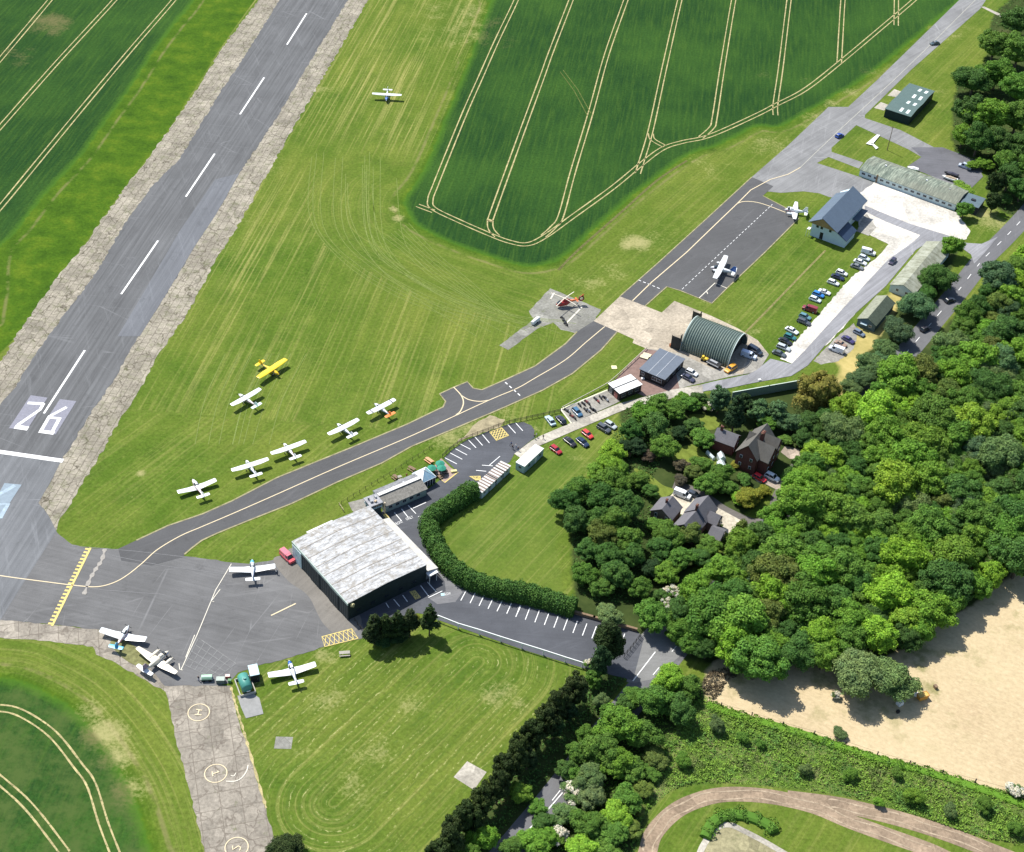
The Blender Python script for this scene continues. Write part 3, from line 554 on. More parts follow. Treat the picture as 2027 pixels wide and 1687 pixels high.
def ring(mb, c, r, wd, z, a0=0, a1=2*PI, n=40):
    pts = [Vector((c.x+r*math.cos(a0+(a1-a0)*i/n), c.y+r*math.sin(a0+(a1-a0)*i/n))) for i in range(n+(0 if a1-a0 > 6.28 else 1))]
    stripmb(mb, pts, wd, z, closed=a1-a0 > 6.28)
ZK = lambda l: zq(l, 370, 1360, 5.161)
for c, gl, lab in (((121,262), [[(95,232),(155,242)], [(80,285),(150,290)], [(125,238),(112,288)]], 'H'), ((295,885), [[(258,868),(266,916)], [(262,892),(330,870)], [(330,870),(312,862)]], '1'), ((508,1640), [[(540,1675),(548,1640),(525,1628),(500,1645),(470,1665),(466,1625)]], '2')):
    mb = MB(); cc = G(*ZK([c])[0]); ring(mb, cc, 2.45, .22, z5)
    for g_ in gl: stripmb(mb, [G(*p) for p in ZK(g_)], .26, z5+.01+len(mb.f)*.0008)
    tag(mb.build('pad_circle', m_cp_), 'cream circle with the character '+lab+' on the old concrete', None, None, 'structure')
mb = MB(); stripmb(mb, smooth_line([G(*p) for p in ZK([(625,800),(610,860),(560,930),(490,965),(400,965)])], 5), .25, z5); stripmb(mb, smooth_line([G(*p) for p in ZK([(500,880),(480,912),(448,905)])], 5), .2, z5)
tag(mb.build('faded_circle', m_wpo), 'faded remains of an older painted circle', None, None, 'structure')
def hatch(name, q, n, m, label, wd=.22, z=z5, nb=None):
    A_, B_, C_, D_ = [G(*p) for p in q]; mb = MB(); nb = nb or n
    stripmb(mb, [A_, B_, C_, D_], wd, z, closed=True)
    S = lambda u, v: A_.lerp(B_, u).lerp(D_.lerp(C_, u), v)
    for i in range(-nb, n):
        for sg in (0, 1):
            u0, u1 = i/n, i/n+nb/n; v0, v1 = 0, 1
            if u0 < 0: v0 = -u0*n/nb; u0 = 0
            if u1 > 1: v1 = 1-(u1-1)*n/nb; u1 = 1
            if u1-u0 < .02: continue
            a, c = ((u0, v0), (u1, v1)) if sg == 0 else ((u0, 1-v0), (u1, 1-v1))
            stripmb(mb, [S(*a), S(*c)], wd*.7, z+.004*(sg+1)+.0007*i+.03)
    tag(mb.build(name, m), label, None, None, 'structure')
ZB = lambda l: zq(l, 560, 950, 4.217); ZA = lambda l: zq(l, 800, 780, 4.217)
hatch('hatched_box', ZB([(325,1312),(575,1245),(628,1325),(348,1395)]), 7, m_yp, 'yellow hatched box at the apron corner', .25, z5, 1)
hatch('hatched_box', ZA([(712,318),(810,280),(872,348),(770,390)]), 4, m_yp, 'yellow hatched box in the upper car park', .3, z5, 4)
hatch('hatched_box', ZA([(545,690),(635,688),(640,720),(600,722)]), 3, m_yp, 'yellow hatched box beside the corrugated cabin', .25, z5, 3)
hatch('hatched_box', ZB([(835,290),(862,285),(925,375),(905,385)]), 4, m_yp, 'narrow yellow hatched strip at the hangar corner', .25, z5, 1)
hatch('hatched_box', ZB([(1060,935),(1100,925),(1150,985),(1110,1000)]), 3, m_yp, 'shaded yellow hatching behind the hangar', .25, z5, 2)
bays = [ZA(l) for l in ([(865,258),(930,330)],[(930,243),(990,310)],[(652,340),(712,412)],[(590,360),(655,433)],[(535,385),(600,452)],[(468,420),(555,465)],[(425,458),(525,512)],[(385,495),(485,548)],[(340,535),(440,587)],[(650,597),(740,603)],[(600,640),(685,648)],[(712,597),(800,522)])]
bays += [ZB(l) for l in ([(930,275),(990,345)],[(990,245),(1045,315)],[(1045,215),(1110,285)],[(1085,240),(1195,190)],[(1150,885),(1215,972)],[(1205,855),(1278,935)],[(1000,965),(1040,1020)],[(925,1000),(975,1060)],[(860,1030),(885,1070)],[(1215,985),(1330,930)])]
for i in range(15):
    x, y = 1535+i*0, 0
for (x0, y0), (x1, y1) in [((1530,925),(1485,1010)),((1605,945),(1562,1032)),((1680,965),(1637,1055)),((1755,990),(1712,1078)),((1830,1010),(1787,1100)),((1908,1030),(1868,1120)),((1985,1055),(1945,1142))]: bays.append(ZB([(x0,y0),(x1,y1)]))
for i in range(9): bays.append(zq([(438+i*63.5, 40+i*17.5),(408+i*63.5, 118+i*17.8)], 900, 1187, 3.373))
bays.append(zq([(1135,230),(1115,290)],900,1187,3.373))
lines('parking_lines', bays, .22, z5, m_wp, 'white parking bay lines of the car park')
lines('patio_edge', [zq([(1370,480),(1450,550),(1640,400)],680,880,7.24)], .35, z5+.01, m_yp, 'yellow edged kerb round the patio')
def text(s, a, b_, m, label, hgt=1.0):
    a = G(*a); b_ = G(*b_); cu = bpy.data.curves.new('t', 'FONT'); cu.body = s; cu.size = 1; cu.resolution_u = 2; cu.offset = 0
    ob = bpy.data.objects.new('t', cu); C.objects.link(ob); dg = bpy.context.evaluated_depsgraph_get(); me = bpy.data.meshes.new_from_object(ob.evaluated_get(dg)); C.objects.unlink(ob)
    w_ = max(v.co.x for v in me.vertices); L = (b_-a).length
    o = bpy.data.objects.new('painted_word', me); me.materials.append(m); C.objects.link(o)
    o.location = (a.x, a.y, z6); o.rotation_euler = (0, 0, math.atan2(b_.y-a.y, b_.x-a.x)); o.scale = (L/w_, hgt*L/w_ if hgt < 0 else hgt*1.3, 1)
    tag(o, label, None, None, 'structure')
ZT = lambda l: zq(l, 760, 1000, 20.27)
text('FRONT', *ZT([(490,840),(790,700)]), m_wp, 'white painted word on the tarmac by the hangar', 1.2)
text('ONLY', *ZT([(920,630),(1200,520)]), m_wp, 'white painted word ONLY on the tarmac', 1.1)
text('10', *ZT([(1380,560),(1540,530)]), m_wp, 'white painted speed figure 10', 1.1)
text('SLOW', *zq([(1010,665),(1225,640)],820,1140,16.87), m_wp, 'white painted word SLOW on the tarmac', 1.0)
patch('bay_symbol', zq([(885,590),(1000,590),(1010,670),(895,675)],820,1140,16.87), z5, plain('pale_blue_paint', (.4,.6,.66), .7, .1), 'pale blue painted symbol beside the word SLOW')
# tramlines through the crop: pairs of bare wheel tracks
Z2 = lambda l: zq(l, 700, 0, 2.5325)
T1 = Z2([(830,-60),(815,0),(720,200),(640,380),(560,560),(470,780),(410,930),(385,1000),(400,1045),(520,1105),(680,1175),(780,1212),(870,1225),(960,1185),(1100,1085),(1300,940),(1440,825),(1550,745),(1650,712),(1750,692),(1850,655),(2024,575)])+Z3([(370,700),(560,600),(780,430),(1150,120),(1290,0),(1400,-100)])
trs = [T1, Z2([(1110,-60),(1090,0),(990,260),(940,400),(830,700),(700,1060),(685,1110),(690,1150),(720,1185)]), Z2([(1385,-60),(1365,0),(1270,270),(1190,560),(1100,860),(1040,1080),(1000,1140),(950,1185)]), Z2([(1655,-60),(1635,0),(1560,330),(1490,650),(1440,820),(1425,870)]),
  Z2([(1920,-60),(1905,0),(1850,330),(1810,590),(1795,640),(1740,690)]), Z3([(475,-100),(455,0),(400,450),(365,690),(365,770)]), Z3([(830,-80),(815,0),(790,420)]), Z3([(1172,-60),(1172,0),(1170,170)]), Z2([(1490,670),(1500,700),(1560,735)]), Z2([(320,1030),(400,1060)])]
trs += [[(122,-30),(99,0),(0,118),(-80,210)], [(250,-30),(227,0),(112,125),(0,252),(-80,340)], [(365,-30),(344,0),(262,95),(170,205),(85,308),(0,411),(-70,490)],
  Z8([(-200,1200),(0,1187),(150,1225),(350,1360),(520,1570),(610,1700)])+[(205,1630),(232,1700)], [(-60,1500),(0,1545),(60,1600),(130,1690)]]
tm = MB(); rng = random.Random(4)
for L in trs:
    P = smooth_line([G(*p) for p in L], 8)
    for sg in (-1, 1):
        Q = []
        for i, p in enumerate(P):
            d = (P[min(i+1, len(P)-1)]-P[max(i-1, 0)]).normalized(); Q.append(p+Vector((-d.y, d.x))*sg*.95)
        wv = [.34+.18*rng.random() for _ in Q]; stripmb(tm, Q, lambda i: wv[i], z1)
tag(tm.build('tramlines', m_tram), 'pairs of pale wheel tracks through the dark crop', None, None, 'structure')

lines('faint_tracks', [Z2([(1035,360),(1105,455),(1172,580)]), Z2([(1050,352),(1122,447),(1190,570)])], .35, z1, plain('faint_track', (.10,.12,.035), .95, .05, .4, .6, dirt=(.035,.07,.015)), 'faint crossing wheel tracks in the crop')
# thin curved wheel marks in the mown grass
wm = plain('wheel_mark_grass', (.165, .205, .06), .95, .05, .25, .8, dirt=(.085, .135, .022)); rr_ = random.Random(8); WL = []
for i in range(16):
    o_ = rr_.uniform(-70, 70); WL.append([(640+o_*.6+i*9, 330+o_*.5), (640+o_*.7+i*10, 430+i*4), (700+o_*.5+i*12, 520+i*3), (800+i*14+o_*.2, 590+i*2), (930+i*14, 650+o_*.25)])
for i in range(9): a_ = rr_.uniform(-25, 25); WL.append([(470+i*16+a_, 700), (430+i*15+a_, 790), (410+i*14+a_, 880)])
for i in range(8): WL.append([(760+i*7, 470-i*4), (800+i*9, 500), (850+i*12, 545+i*2), (940+i*10, 600+i*4)])
lines('edge_growth', [[(457,1360),(468,1400),(480,1440),(492,1480),(512,1550),(527,1600)]], lambda i: .5+.35*math.sin(i*2.3), z2, m_tram, 'straw coloured dry growth along the old concrete edge', True)
lines('wheel_marks', WL, .18, z1, wm, 'thin pale wheel marks curving through the mown grass', True)

lines('road_centre_line', [[(1584,332),(1612,305),(1658,261),(1768,160),(1851,80),(1931,0),(1975,-45)]], .24, z3, plain('worn_cream_line', (.36,.35,.30), .8, .1, .2, 1), 'thin worn pale line along the perimeter road')
lines('field_boundary', [[(1634,496),(1590,541),(1530,603),(1472,662)]], lambda i: .7, z1, plain('boundary_straw', (.19,.17,.07), .95, .05, .4, .8, dirt=(.08,.12,.03)), 'rough straw coloured boundary line across the grass', True)
lines('ditch_line', [[(1360,318),(1300,358),(1230,420),(1150,490),(1105,535)]], lambda i: .9, z1, plain('ditch_brown', (.11,.105,.04), .95, .05, .4, .8, dirt=(.07,.11,.025)), 'dark rough line between the crop margin and the mown grass', True)

rm_ = MB()
for o_ in (-1.1, 1.0):
    for px in ([(1282,1687),(1294,1650),(1330,1611),(1374,1587),(1434,1573),(1516,1576),(1605,1595),(1679,1625),(1753,1652),(1842,1684)], [(1640,1590),(1694,1600),(1783,1622),(1872,1650),(1961,1684)]):
        Q = smooth_line([G(*p) for p in px], 6); R_ = []
        for i, p in enumerate(Q):
            d = (Q[min(i+1, len(Q)-1)]-Q[max(i-1, 0)]).normalized(); R_.append(p+Vector((-d.y, d.x))*(o_+.25*math.sin(i*.7)))
        stripmb(rm_, R_, lambda i: .3+.15*math.sin(i*1.3), z2+.01+.002*len(rm_.f)/400)
tag(rm_.build('track_ruts', plain('rut_pale', (.34,.27,.19), .95, .05, .3, .6, dirt=(.2,.15,.1))), 'paler wheel ruts on the dirt track', None, None, 'structure')
# ================================================================= BUILDINGS
def frame(A, B, D, z):     # rectangle from three picture points at height z: A-B one side, D beyond it
    a, b_, c = G(*A, z), G(*B, z), G(*D, z); u = (b_-a); L = u.length; u.normalize(); v = Vector((-u.y, u.x, 0))
    wv = (c-a).dot(v)
    if abs(wv) < 1e-6: wv = 1
    ctr = a+u*(L/2)+v*(wv/2); return Vector((ctr.x, ctr.y, 0)), math.atan2(u.y, u.x), L, abs(wv), (1 if wv > 0 else -1)
def corr(name, col, freq=2.2, ang=0, rough=.7, dirt=(.2, .17, .12), amt=.5, depth=.55, var=.25):
    if name in MATS: return MATS[name]
    m, nt, b = newmat(name, rough, .25)
    tc = nt.nodes.new('ShaderNodeTexCoord').outputs['Object']
    r = nt.nodes.new('ShaderNodeMapping'); r.inputs['Rotation'].default_value = (0, 0, ang); nt.links.new(tc, r.inputs[0])
    wv = nt.nodes.new('ShaderNodeTexWave'); wv.inputs['Scale'].default_value = freq; nt.links.new(r.outputs[0], wv.inputs['Vector']); wv.inputs['Distortion'].default_value = .4
    n1 = noise(nt, tc, .5, 6, .7); n2 = noise(nt, tc, 2.5, 6, .75)
    c = ramp(nt, n1, [(.3, tuple(x*(1-var) for x in col)), (.7, tuple(min(1, x*(1+var)) for x in col))])
    c = mix(nt, 1.0, c, ramp(nt, wv.outputs['Color'], [(.1, depth), (.6, 1.0)]), 'MULTIPLY')
    c = mix(nt, ramp(nt, n2, [(.5, 0), (.68, amt)]), c, dirt)
    nt.links.new(c, b.inputs['Base Color'])
    bp = nt.nodes.new('ShaderNodeBump'); bp.inputs['Strength'].default_value = .4; bp.inputs['Distance'].default_value = .05
    nt.links.new(wv.outputs['Color'], bp.inputs['Height']); nt.links.new(bp.outputs[0], b.inputs['Normal'])
    MATS[name] = m; return m
GL = glassm()
m_wht = plain('white_trim', (.72, .72, .70), .5, .3, .06, 1)
m_blk = plain('black_paint', (.02, .021, .023), .5, .3, .2, 1)
m_gry = plain('grey_metal', (.30, .31, .32), .5, .4, .1, 1)
m_stl = plain('pale_steel', (.5, .52, .53), .4, .5, .1, 1)
m_wood = plain('weathered_wood', (.20, .14, .09), .85, .1, .25, 2)
def window(root, side, u, z, w_, h, L, W, frm=None, t=.06):
    frm = frm or m_wht; mb = MB(); g = MB(); o = .04
    if side[0] == 'x':
        s = 1 if side[1] == '+' else -1; c = (s*(L/2+o/2), u, z)
        for dy, dz, sy, sz in ((0, h/2, w_+t*2, t*1.4), (0, -h/2, w_+t*2, t*1.4), (w_/2, 0, t, h), (-w_/2, 0, t, h), (0, 0, t*.7, h)):
            mb.box((c[0], u+dy, z+dz), (.07, sy, sz))
        g.box(c, (.03, w_, h))
    else:
        s = 1 if side[1] == '+' else -1; c = (u, s*(W/2+o/2), z)
        for dx, dz, sx_, sz in ((0, h/2, w_+t*2, t*1.4), (0, -h/2, w_+t*2, t*1.4), (w_/2, 0, t, h), (-w_/2, 0, t, h), (0, 0, t*.7, h)):
            mb.box((u+dx, c[1], z+dz), (sx_, .07, sz))
        g.box(c, (w_, .03, h))
    f = mb.build('window', frm, root); g.build('pane', GL, f); return f
def door(root, side, u, w_, h, L, W, m, name='door'):
    mb = MB(); hd = MB()
    if side[0] == 'x':
        s = 1 if side[1] == '+' else -1; mb.box((s*(L/2+.025), u, h/2), (.05, w_, h)); hd.box((s*(L/2+.07), u+w_*.35, 1.05), (.05, .12, .05))
    else:
        s = 1 if side[1] == '+' else -1; mb.box((u, s*(W/2+.025), h/2), (w_, .05, h)); hd.box((u+w_*.35, s*(W/2+.07), 1.05), (.12, .05, .05))
    d = mb.build(name, m, root); hd.build('handle', m_stl, d); return d
def gable(root, L, W, eave, ridge, wm, rm, oh=.35, th=.14, y0=0.0, ohx=None):
    ohx = oh if ohx is None else ohx
    MB().prism([(0, 0)], 0, 0) if False else None
    w_ = MB(); pr = [(-W/2, 0), (W/2, 0), (W/2, eave), (y0, ridge), (-W/2, eave)]
    w_.loft([[(x, y, z) for y, z in pr] for x in (-L/2, L/2)]); w_.build('wall', wm, root)
    r = MB()
    for s in (-1, 1):
        ye = s*(W/2+oh); sl = (ridge-eave)/abs(s*W/2-y0); ze = eave-sl*oh
        a = [(y0, ridge+.03), (ye, ze+.03), (ye, ze+.03+th), (y0, ridge+.03+th)]
        r.loft([[(x, y, z) for y, z in (a if s > 0 else a[::-1])] for x in (-L/2-ohx, L/2+ohx)])
    return r.build('roof', rm, root)
def chimney(parent, x, y, z0, z1, m, w_=.7, pots=2, d=.5):
    mb = MB(); mb.box((x, y, (z0+z1)/2), (w_, d, z1-z0)); mb.box((x, y, z1), (w_+.14, d+.14, .12))
    c = mb.build('chimney', m, parent)
    p = MB()
    for i in range(pots): p.tube((x-w_*.25+i*w_*.5, y, z1), (x-w_*.25+i*w_*.5, y, z1+.4), .11, .09)
    p.build('chimney_pot', plain('clay_pot', (.5, .32, .2), .8), c); return c
def flatbox(root, L, W, H, wm, rm, oh=.15, th=.12, tilt=0, seams=0, seam_m=None):
    mb = MB(); mb.loft([[(-L/2, -W/2, z0), (L/2, -W/2, z0), (L/2, W/2, z0+(tilt if z0 else 0)), (-L/2, W/2, z0+(tilt if z0 else 0))] for z0 in (0, H)]); mb.build('wall', wm, root)
    a, b_ = L/2+oh, W/2+oh; r = MB(); r.loft([[(-a, -b_, H+.01+k), (a, -b_, H+.01+k), (a, b_, H+.01+k+tilt), (-a, b_, H+.01+k+tilt)] for k in (0, th)])
    o = r.build('roof', rm, root)
    if seams:
        s = MB()
        for i in range(1, seams+1): s.box((0, -W/2+W*i/(seams+1), H+th+.03+tilt*i/(seams+1)), (L+oh*2, .14, .06))
        s.build('roof_seam', seam_m or m_gry, o)
    return o
# --- big hangar
hz = 6.2
c, a, L, W, s = frame((579,1071), (689,1194), (746,1016), hz)
m_hroof, nt, b = newmat('weathered_hangar_roof', .85, .15)
tc = nt.nodes.new('ShaderNodeTexCoord').outputs['Object']
n1 = noise(nt, tc, .35, 6, .75); n2 = noise(nt, tc, 1.3, 6, .8); n3 = noise(nt, rotcoord(nt, 0, 1.5, .35), 1.0, 6, .8)
cc = ramp(nt, n3, [(.36, (.17, .17, .165)), (.46, (.34, .34, .335)), (.6, (.55, .56, .565))])
cc = mix(nt, ramp(nt, n2, [(.52, 0), (.64, .6)]), cc, (.24, .235, .225))
cc = mix(nt, mth(nt, 'MULTIPLY', ramp(nt, n1, [(.5, 0), (.6, .75)]), ramp(nt, n2, [(.36, 0), (.5, 1)])), cc, (.25, .225, .185))
br = nt.nodes.new('ShaderNodeTexBrick'); nt.links.new(tc, br.inputs['Vector']); br.offset = 0; br.inputs['Scale'].default_value = 1; br.inputs['Brick Width'].default_value = 2.6; br.inputs['Row Height'].default_value = 1.05
br.inputs['Mortar Size'].default_value = .035; br.inputs['Color1'].default_value = br.inputs['Color2'].default_value = (0, 0, 0, 1); br.inputs['Mortar'].default_value = (1, 1, 1, 1)
cc = mix(nt, mth(nt, 'MULTIPLY', br.outputs['Color'], .45), cc, (.25, .23, .2))
nt.links.new(cc, b.inputs['Base Color'])
hr = thing('hangar', 'large hangar with a patchy white weathered roof beside the dark apron', 'hangar', c, a)
m_hdark = corr('hangar_dark_cladding', (.035, .055, .055), 1.2, 0, .6, (.02, .02, .02), .3)
mb = MB(); mb.loft([[(-L/2, -W/2, z), (L/2, -W/2, z), (L/2, W/2, z), (-L/2, W/2, z)] for z in (0, hz-.25)]); mb.build('wall', m_hdark, hr)
# shallow two-pitched roof, ridge along x (front to back in the picture), gable fascia
ys = np.linspace(-W/2, W/2, 17); mb = MB(); th = .16
zt = lambda y: hz-.2+.55*(1-abs(y)/(W/2))
for k in range(len(ys)-1):
    y0, y1 = ys[k], ys[k+1]
    mb.loft([[(x, y0, zt(y0)), (x, y1, zt(y1)), (x, y1, zt(y1)+th), (x, y0, zt(y0)+th)] for x in (-L/2-.1, L/2+.1)])
roof = mb.build('roof', m_hroof, hr)
for i in range(1, 7):
    jx = -L/2+L*i/7; jm = MB()
    for sg in (-1, 1): jm.loft([[(jx-.13, yq, zq_), (jx+.13, yq, zq_), (jx+.13, yq, zq_+.06), (jx-.13, yq, zq_+.06)] for yq, zq_ in ((0, zt(0)+th), (sg*W/2, zt(W/2)+th))])
    jm.build('sheet_lap', plain('roof_lap_brown', (.30, .275, .24), .9, .1, .4, 1.5), roof)
# the lower valley strip and gutters
fa = plain('pale_green_fascia', (.38, .45, .40), .6, .3, .12, 1)
sf = 1 if s > 0 else -1     # local side of the A-B (door) edge is y=-W/2*sf
mb = MB(); mb.box((0, -sf*(W/2+.12), hz-.45), (L+.2, .22, .7)); mb.build('door_fascia', fa, hr)
for i in range(6):
    mb = MB(); x = -L/2+L*(i+.5)/6+.2; off = (.22 if i % 2 else .36)
    mb.box((x, -sf*(W/2+off-.1), 2.7), (L/6*.99, .1, 5.3))
    for k in range(5): mb.box((x-L/12+L/6*(k+.5)/5, -sf*(W/2+off-.02), 2.7), (.08, .06, 5.3))
    mb.build('sliding_door', plain('door_navy', (.03, .045, .05), .5, .3, .15, 1) if i else plain('door_pale', (.5, .62, .62), .5, .3), hr)
mb = MB(); mb.box((L/2-.2, sf*(W/2-2.2)*0-sf*(W/2-.4), hz+.15), (.5, 1.2, .5)); 
# lean-to along far (right) side
lw = 3.1; mb = MB()
yy0, yy1 = sf*W/2, sf*(W/2+lw)
mb.loft([[(x, yy0, 0), (x, yy0, 3.9), (x, yy1, 3.2), (x, yy1, 0)] for x in (-L/2+4.5, L/2-.5)]); mb.build('annex_wall', plain('annex_grey', (.22, .23, .23), .8), hr)
mb = MB(); mb.loft([[(x, yy0+sf*.1, 3.95), (x, yy0+sf*.1, 4.1), (x, yy1+sf*.3, 3.32), (x, yy1+sf*.3, 3.17)] for x in (-L/2+4.2, L/2+.4)]); mb.build('annex_roof', plain('annex_roof_pale', (.50, .48, .43), .85, .1, .15, .8), hr)
# lean-to at the far-left end (bright white)
m_wr = plain('white_sheet_roof', (.66, .66, .65), .7, .2, .14, .6, dirt=(.4, .38, .34))
mb = MB(); yA, yB = -sf*(W/2-6.5), sf*(W/2-9.5)
x0, x1 = -L/2-3.6, -L/2-.1
mb.loft([[(x, yA, 0), (x, yB, 0), (x, yB, zz), (x, yA, zz)] for x, zz in ((x0, 2.7), (x1, 3.5))]); mb.build('store_wall', plain('store_wall', (.42, .42, .40), .8), hr)
mb = MB(); mb.loft([[(x, yA-.2, zz), (x, yB+.2, zz), (x, yB+.2, zz+.12), (x, yA-.2, zz+.12)] for x, zz in ((x0-.25, 2.75), (x1, 3.6))]); mb.build('store_roof', m_wr, hr)
for i in range(5): window(hr, 'x+', -W/2+3+i*4.2, 2.0, 1.2, .8, L, W, m_blk)
mb = MB(); xx = L/2+.05; yy = sf*(W/2+1.3)
for dy in (0, 2.2): mb.box((xx+1.2, yy-1.1+dy, 1.5), (.14, .14, 3.0))
mb.box((xx+.6, yy, 3.05), (1.7, 2.8, .15)); mb.build('porch', m_wht, hr)
mb = MB(); rr = random.Random(3)
for i in range(7): mb.box((L/2+.35, -sf*(W/2-.8-rr.random()*.6), hz-.6-i*.13), (.5+rr.random()*.3, .5, .3), rr.random())
mb.build('wall_plant', plain('cream_bags', (.5, .45, .25), .9, .1, .4, 3), hr)
# --- clubhouse
cz = 2.9
c, a, L, W, s = frame((763,1000), (844.4,965.6), (738,974), cz)
cl_ = thing('clubhouse', 'long low clubhouse with a mottled grey roof and pale ridge strip', 'building', c, a)
m_clw = plain('club_wall', (.30, .36, .34), .8, .1, .12, 1)
m_clr = plain('mottled_roof', (.21, .20, .175), .9, .1, .3, 1.2, dirt=(.09, .085, .08))
m_clf = plain('flat_roof_felt', (.20, .205, .215), .9, .1, .25, .8, dirt=(.07, .07, .075))
fy = -s*W/2
ym = fy+s*3.6; yb = s*W/2
mb = MB(); mb.loft([[(x, fy, 0), (x, fy, 2.6), (x, ym, 3.7), (x, yb, 3.0), (x, yb, 0)][::1] for x in (-L/2, L/2)]); mb.build('wall', m_clw, cl_)
mb = MB(); mb.loft([[(x, fy-s*.35, 2.52), (x, ym, 3.78), (x, ym, 3.9), (x, fy-s*.35, 2.66)] for x in (-L/2-.2, L/2+.2)]); mb.build('front_roof', m_clr, cl_)
mb = MB(); mb.loft([[(x, ym+s*.02, 3.72), (x, yb+s*.2, 3.05), (x, yb+s*.2, 3.17), (x, ym+s*.02, 3.86)] for x in (-L/2-.2, L/2+.2)]); mb.build('back_roof', m_clf, cl_)
mb = MB(); mb.box((0, ym-s*.1, 3.96), (L+.4, 1.05, .12)); mb.build('ridge_strip', plain('pale_ridge', (.62, .60, .56), .8), cl_)
for i in range(5): 
    f = window(cl_, 'y-' if s > 0 else 'y+', -L/2+1.6+i*2.2, 1.5, 1.1, .9, L, W, m_gry)
MB().tube((-1.5, yb-s*2, 3.2), (-1.5, yb-s*2, 3.9), .28, .22, 10).build('roof_vent', m_stl, cl_); MB().box((2, yb-s*1.6, 3.4), (.5, .4, .5)).build('roof_vent', m_stl, cl_)
mb = MB(); mb.box((-L/2-.12, fy+s*.1, 1.9), (.28, .5, 3.8)); mb.build('cream_pillar', plain('cream_render', (.6, .52, .38), .8), cl_)
# --- control tower
tz = 4.6
c, a, L, W, s = frame((733.9,1003), (757.3,994), (722,986), tz)
tw = thing('control_tower', 'small flat roofed control tower with a glazed band, next to the clubhouse', 'tower', c, a)
mb = MB(); mb.box((0, 0, 1.5), (L-.6, W-.6, 3.0)); mb.build('lower_wall', plain('tower_dark', (.05, .07, .08), .6), tw)
mb = MB(); mb.box((0, 0, 3.25), (L-.1, W-.1, .5)); mb.build('parapet', plain('pale_blue_panel', (.42, .52, .55), .6, .3, .1, 1), tw)
mb = MB(); mb.box((0, 0, 3.95), (L-.3, W-.3, .9)); g_ = mb.build('glazed_band', GL, tw)
mb = MB()
for i in range(7):
    for sy in (-1, 1): mb.box((-L/2+.2+(L-.4)*i/6, sy*(W/2-.14), 3.95), (.08, .06, .9))
for i in range(5):
    for sx in (-1, 1): mb.box((sx*(L/2-.14), -W/2+.2+(W-.4)*i/4, 3.95), (.06, .08, .9))
mb.build('glazing_grid', m_wht, g_)
mb = MB(); mb.box((0, 0, tz-.08), (L+.3, W+.3, .22)); rf = mb.build('roof', plain('tower_roof', (.30, .30, .31), .9, .1, .25, 1.2), tw)
mb = MB(); mb.tube((.3, .2, tz), (.3, .2, tz+3.2), .04); mb.tube((.3-.6, .2, tz+2.4), (.3+.6, .2, tz+2.4), .02); mb.box((-.8, -.5, tz+.35), (.8, .6, .5)); mb.box((1, .6, tz+.3), (.5, .7, .4)); mb.tube((-1, .8, tz), (-1, .8, tz+.9), .25, .3); mb.build('antenna', m_gry, rf)
mb = MB(); mb.box((.2, -.9, tz+.3), (.7, .5, .4), .5); mb.build('roof_box', plain('tan_box', (.55, .4, .25), .7), rf)
# --- glass pavilion
c, a, L, W, s = frame((836,957.3), (863.7,944.2), (816,937.3), 2.4)
pv = thing('glass_pavilion', 'pavilion with a pyramid roof half white half glass, end of the clubhouse', 'pavilion', c, a)
mb = MB(); mb.box((0, 0, 1.15), (L-.5, W-.5, 2.3)); mb.build('glazing', GL, pv)
mb = MB()
for x in np.linspace(-L/2+.2, L/2-.2, 6):
    for sy in (-1, 1): mb.box((x, sy*(W/2-.2), 1.2), (.1, .1, 2.4))
for y in np.linspace(-W/2+.2, W/2-.2, 5):
    for sx in (-1, 1): mb.box((sx*(L/2-.2), y, 1.2), (.1, .1, 2.4))
mb.build('frame', m_wht, pv)
ap_ = (0, 0, 4.3); cr = [(-L/2, -W/2, 2.45), (L/2, -W/2, 2.45), (L/2, W/2, 2.45), (-L/2, W/2, 2.45)]
gm = plain('blue_glazing', (.24, .38, .47), .15, .6, .1, 1); wp = plain('white_panel', (.72, .76, .78), .3, .5, .04, 1)
for i, nme in enumerate(('lower', 'right', 'upper', 'left')):
    p, q = cr[i], cr[(i+1) % 4]
    m_ = wp if (i in (3, 2) if s > 0 else i in (3, 0)) else gm
    mb = MB(); mb.add([p, q, ap_, (p[0]*.98, p[1]*.98, p[2]-.12), (q[0]*.98, q[1]*.98, q[2]-.12), (0, 0, 4.18)], [(0, 1, 2), (4, 3, 5), (0, 3, 4, 1), (1, 4, 5, 2), (2, 5, 3, 0)]); o = mb.build('roof_panel', m_, pv)
mb = MB()
for p in cr: mb.tube(p, ap_, .07)
for i in range(4):
    p, q = Vector(cr[i]), Vector(cr[(i+1) % 4])
    mb.tube(p, q, .06)
    for t in (.25, .5, .75):
        r0 = p.lerp(q, t); e = (p if t < .5 else q).lerp(Vector(ap_), 1-abs(.5-t)*2) if t != .5 else Vector(ap_); mb.tube(r0, e, .03)
mb.build('roof_bar', m_stl, pv)
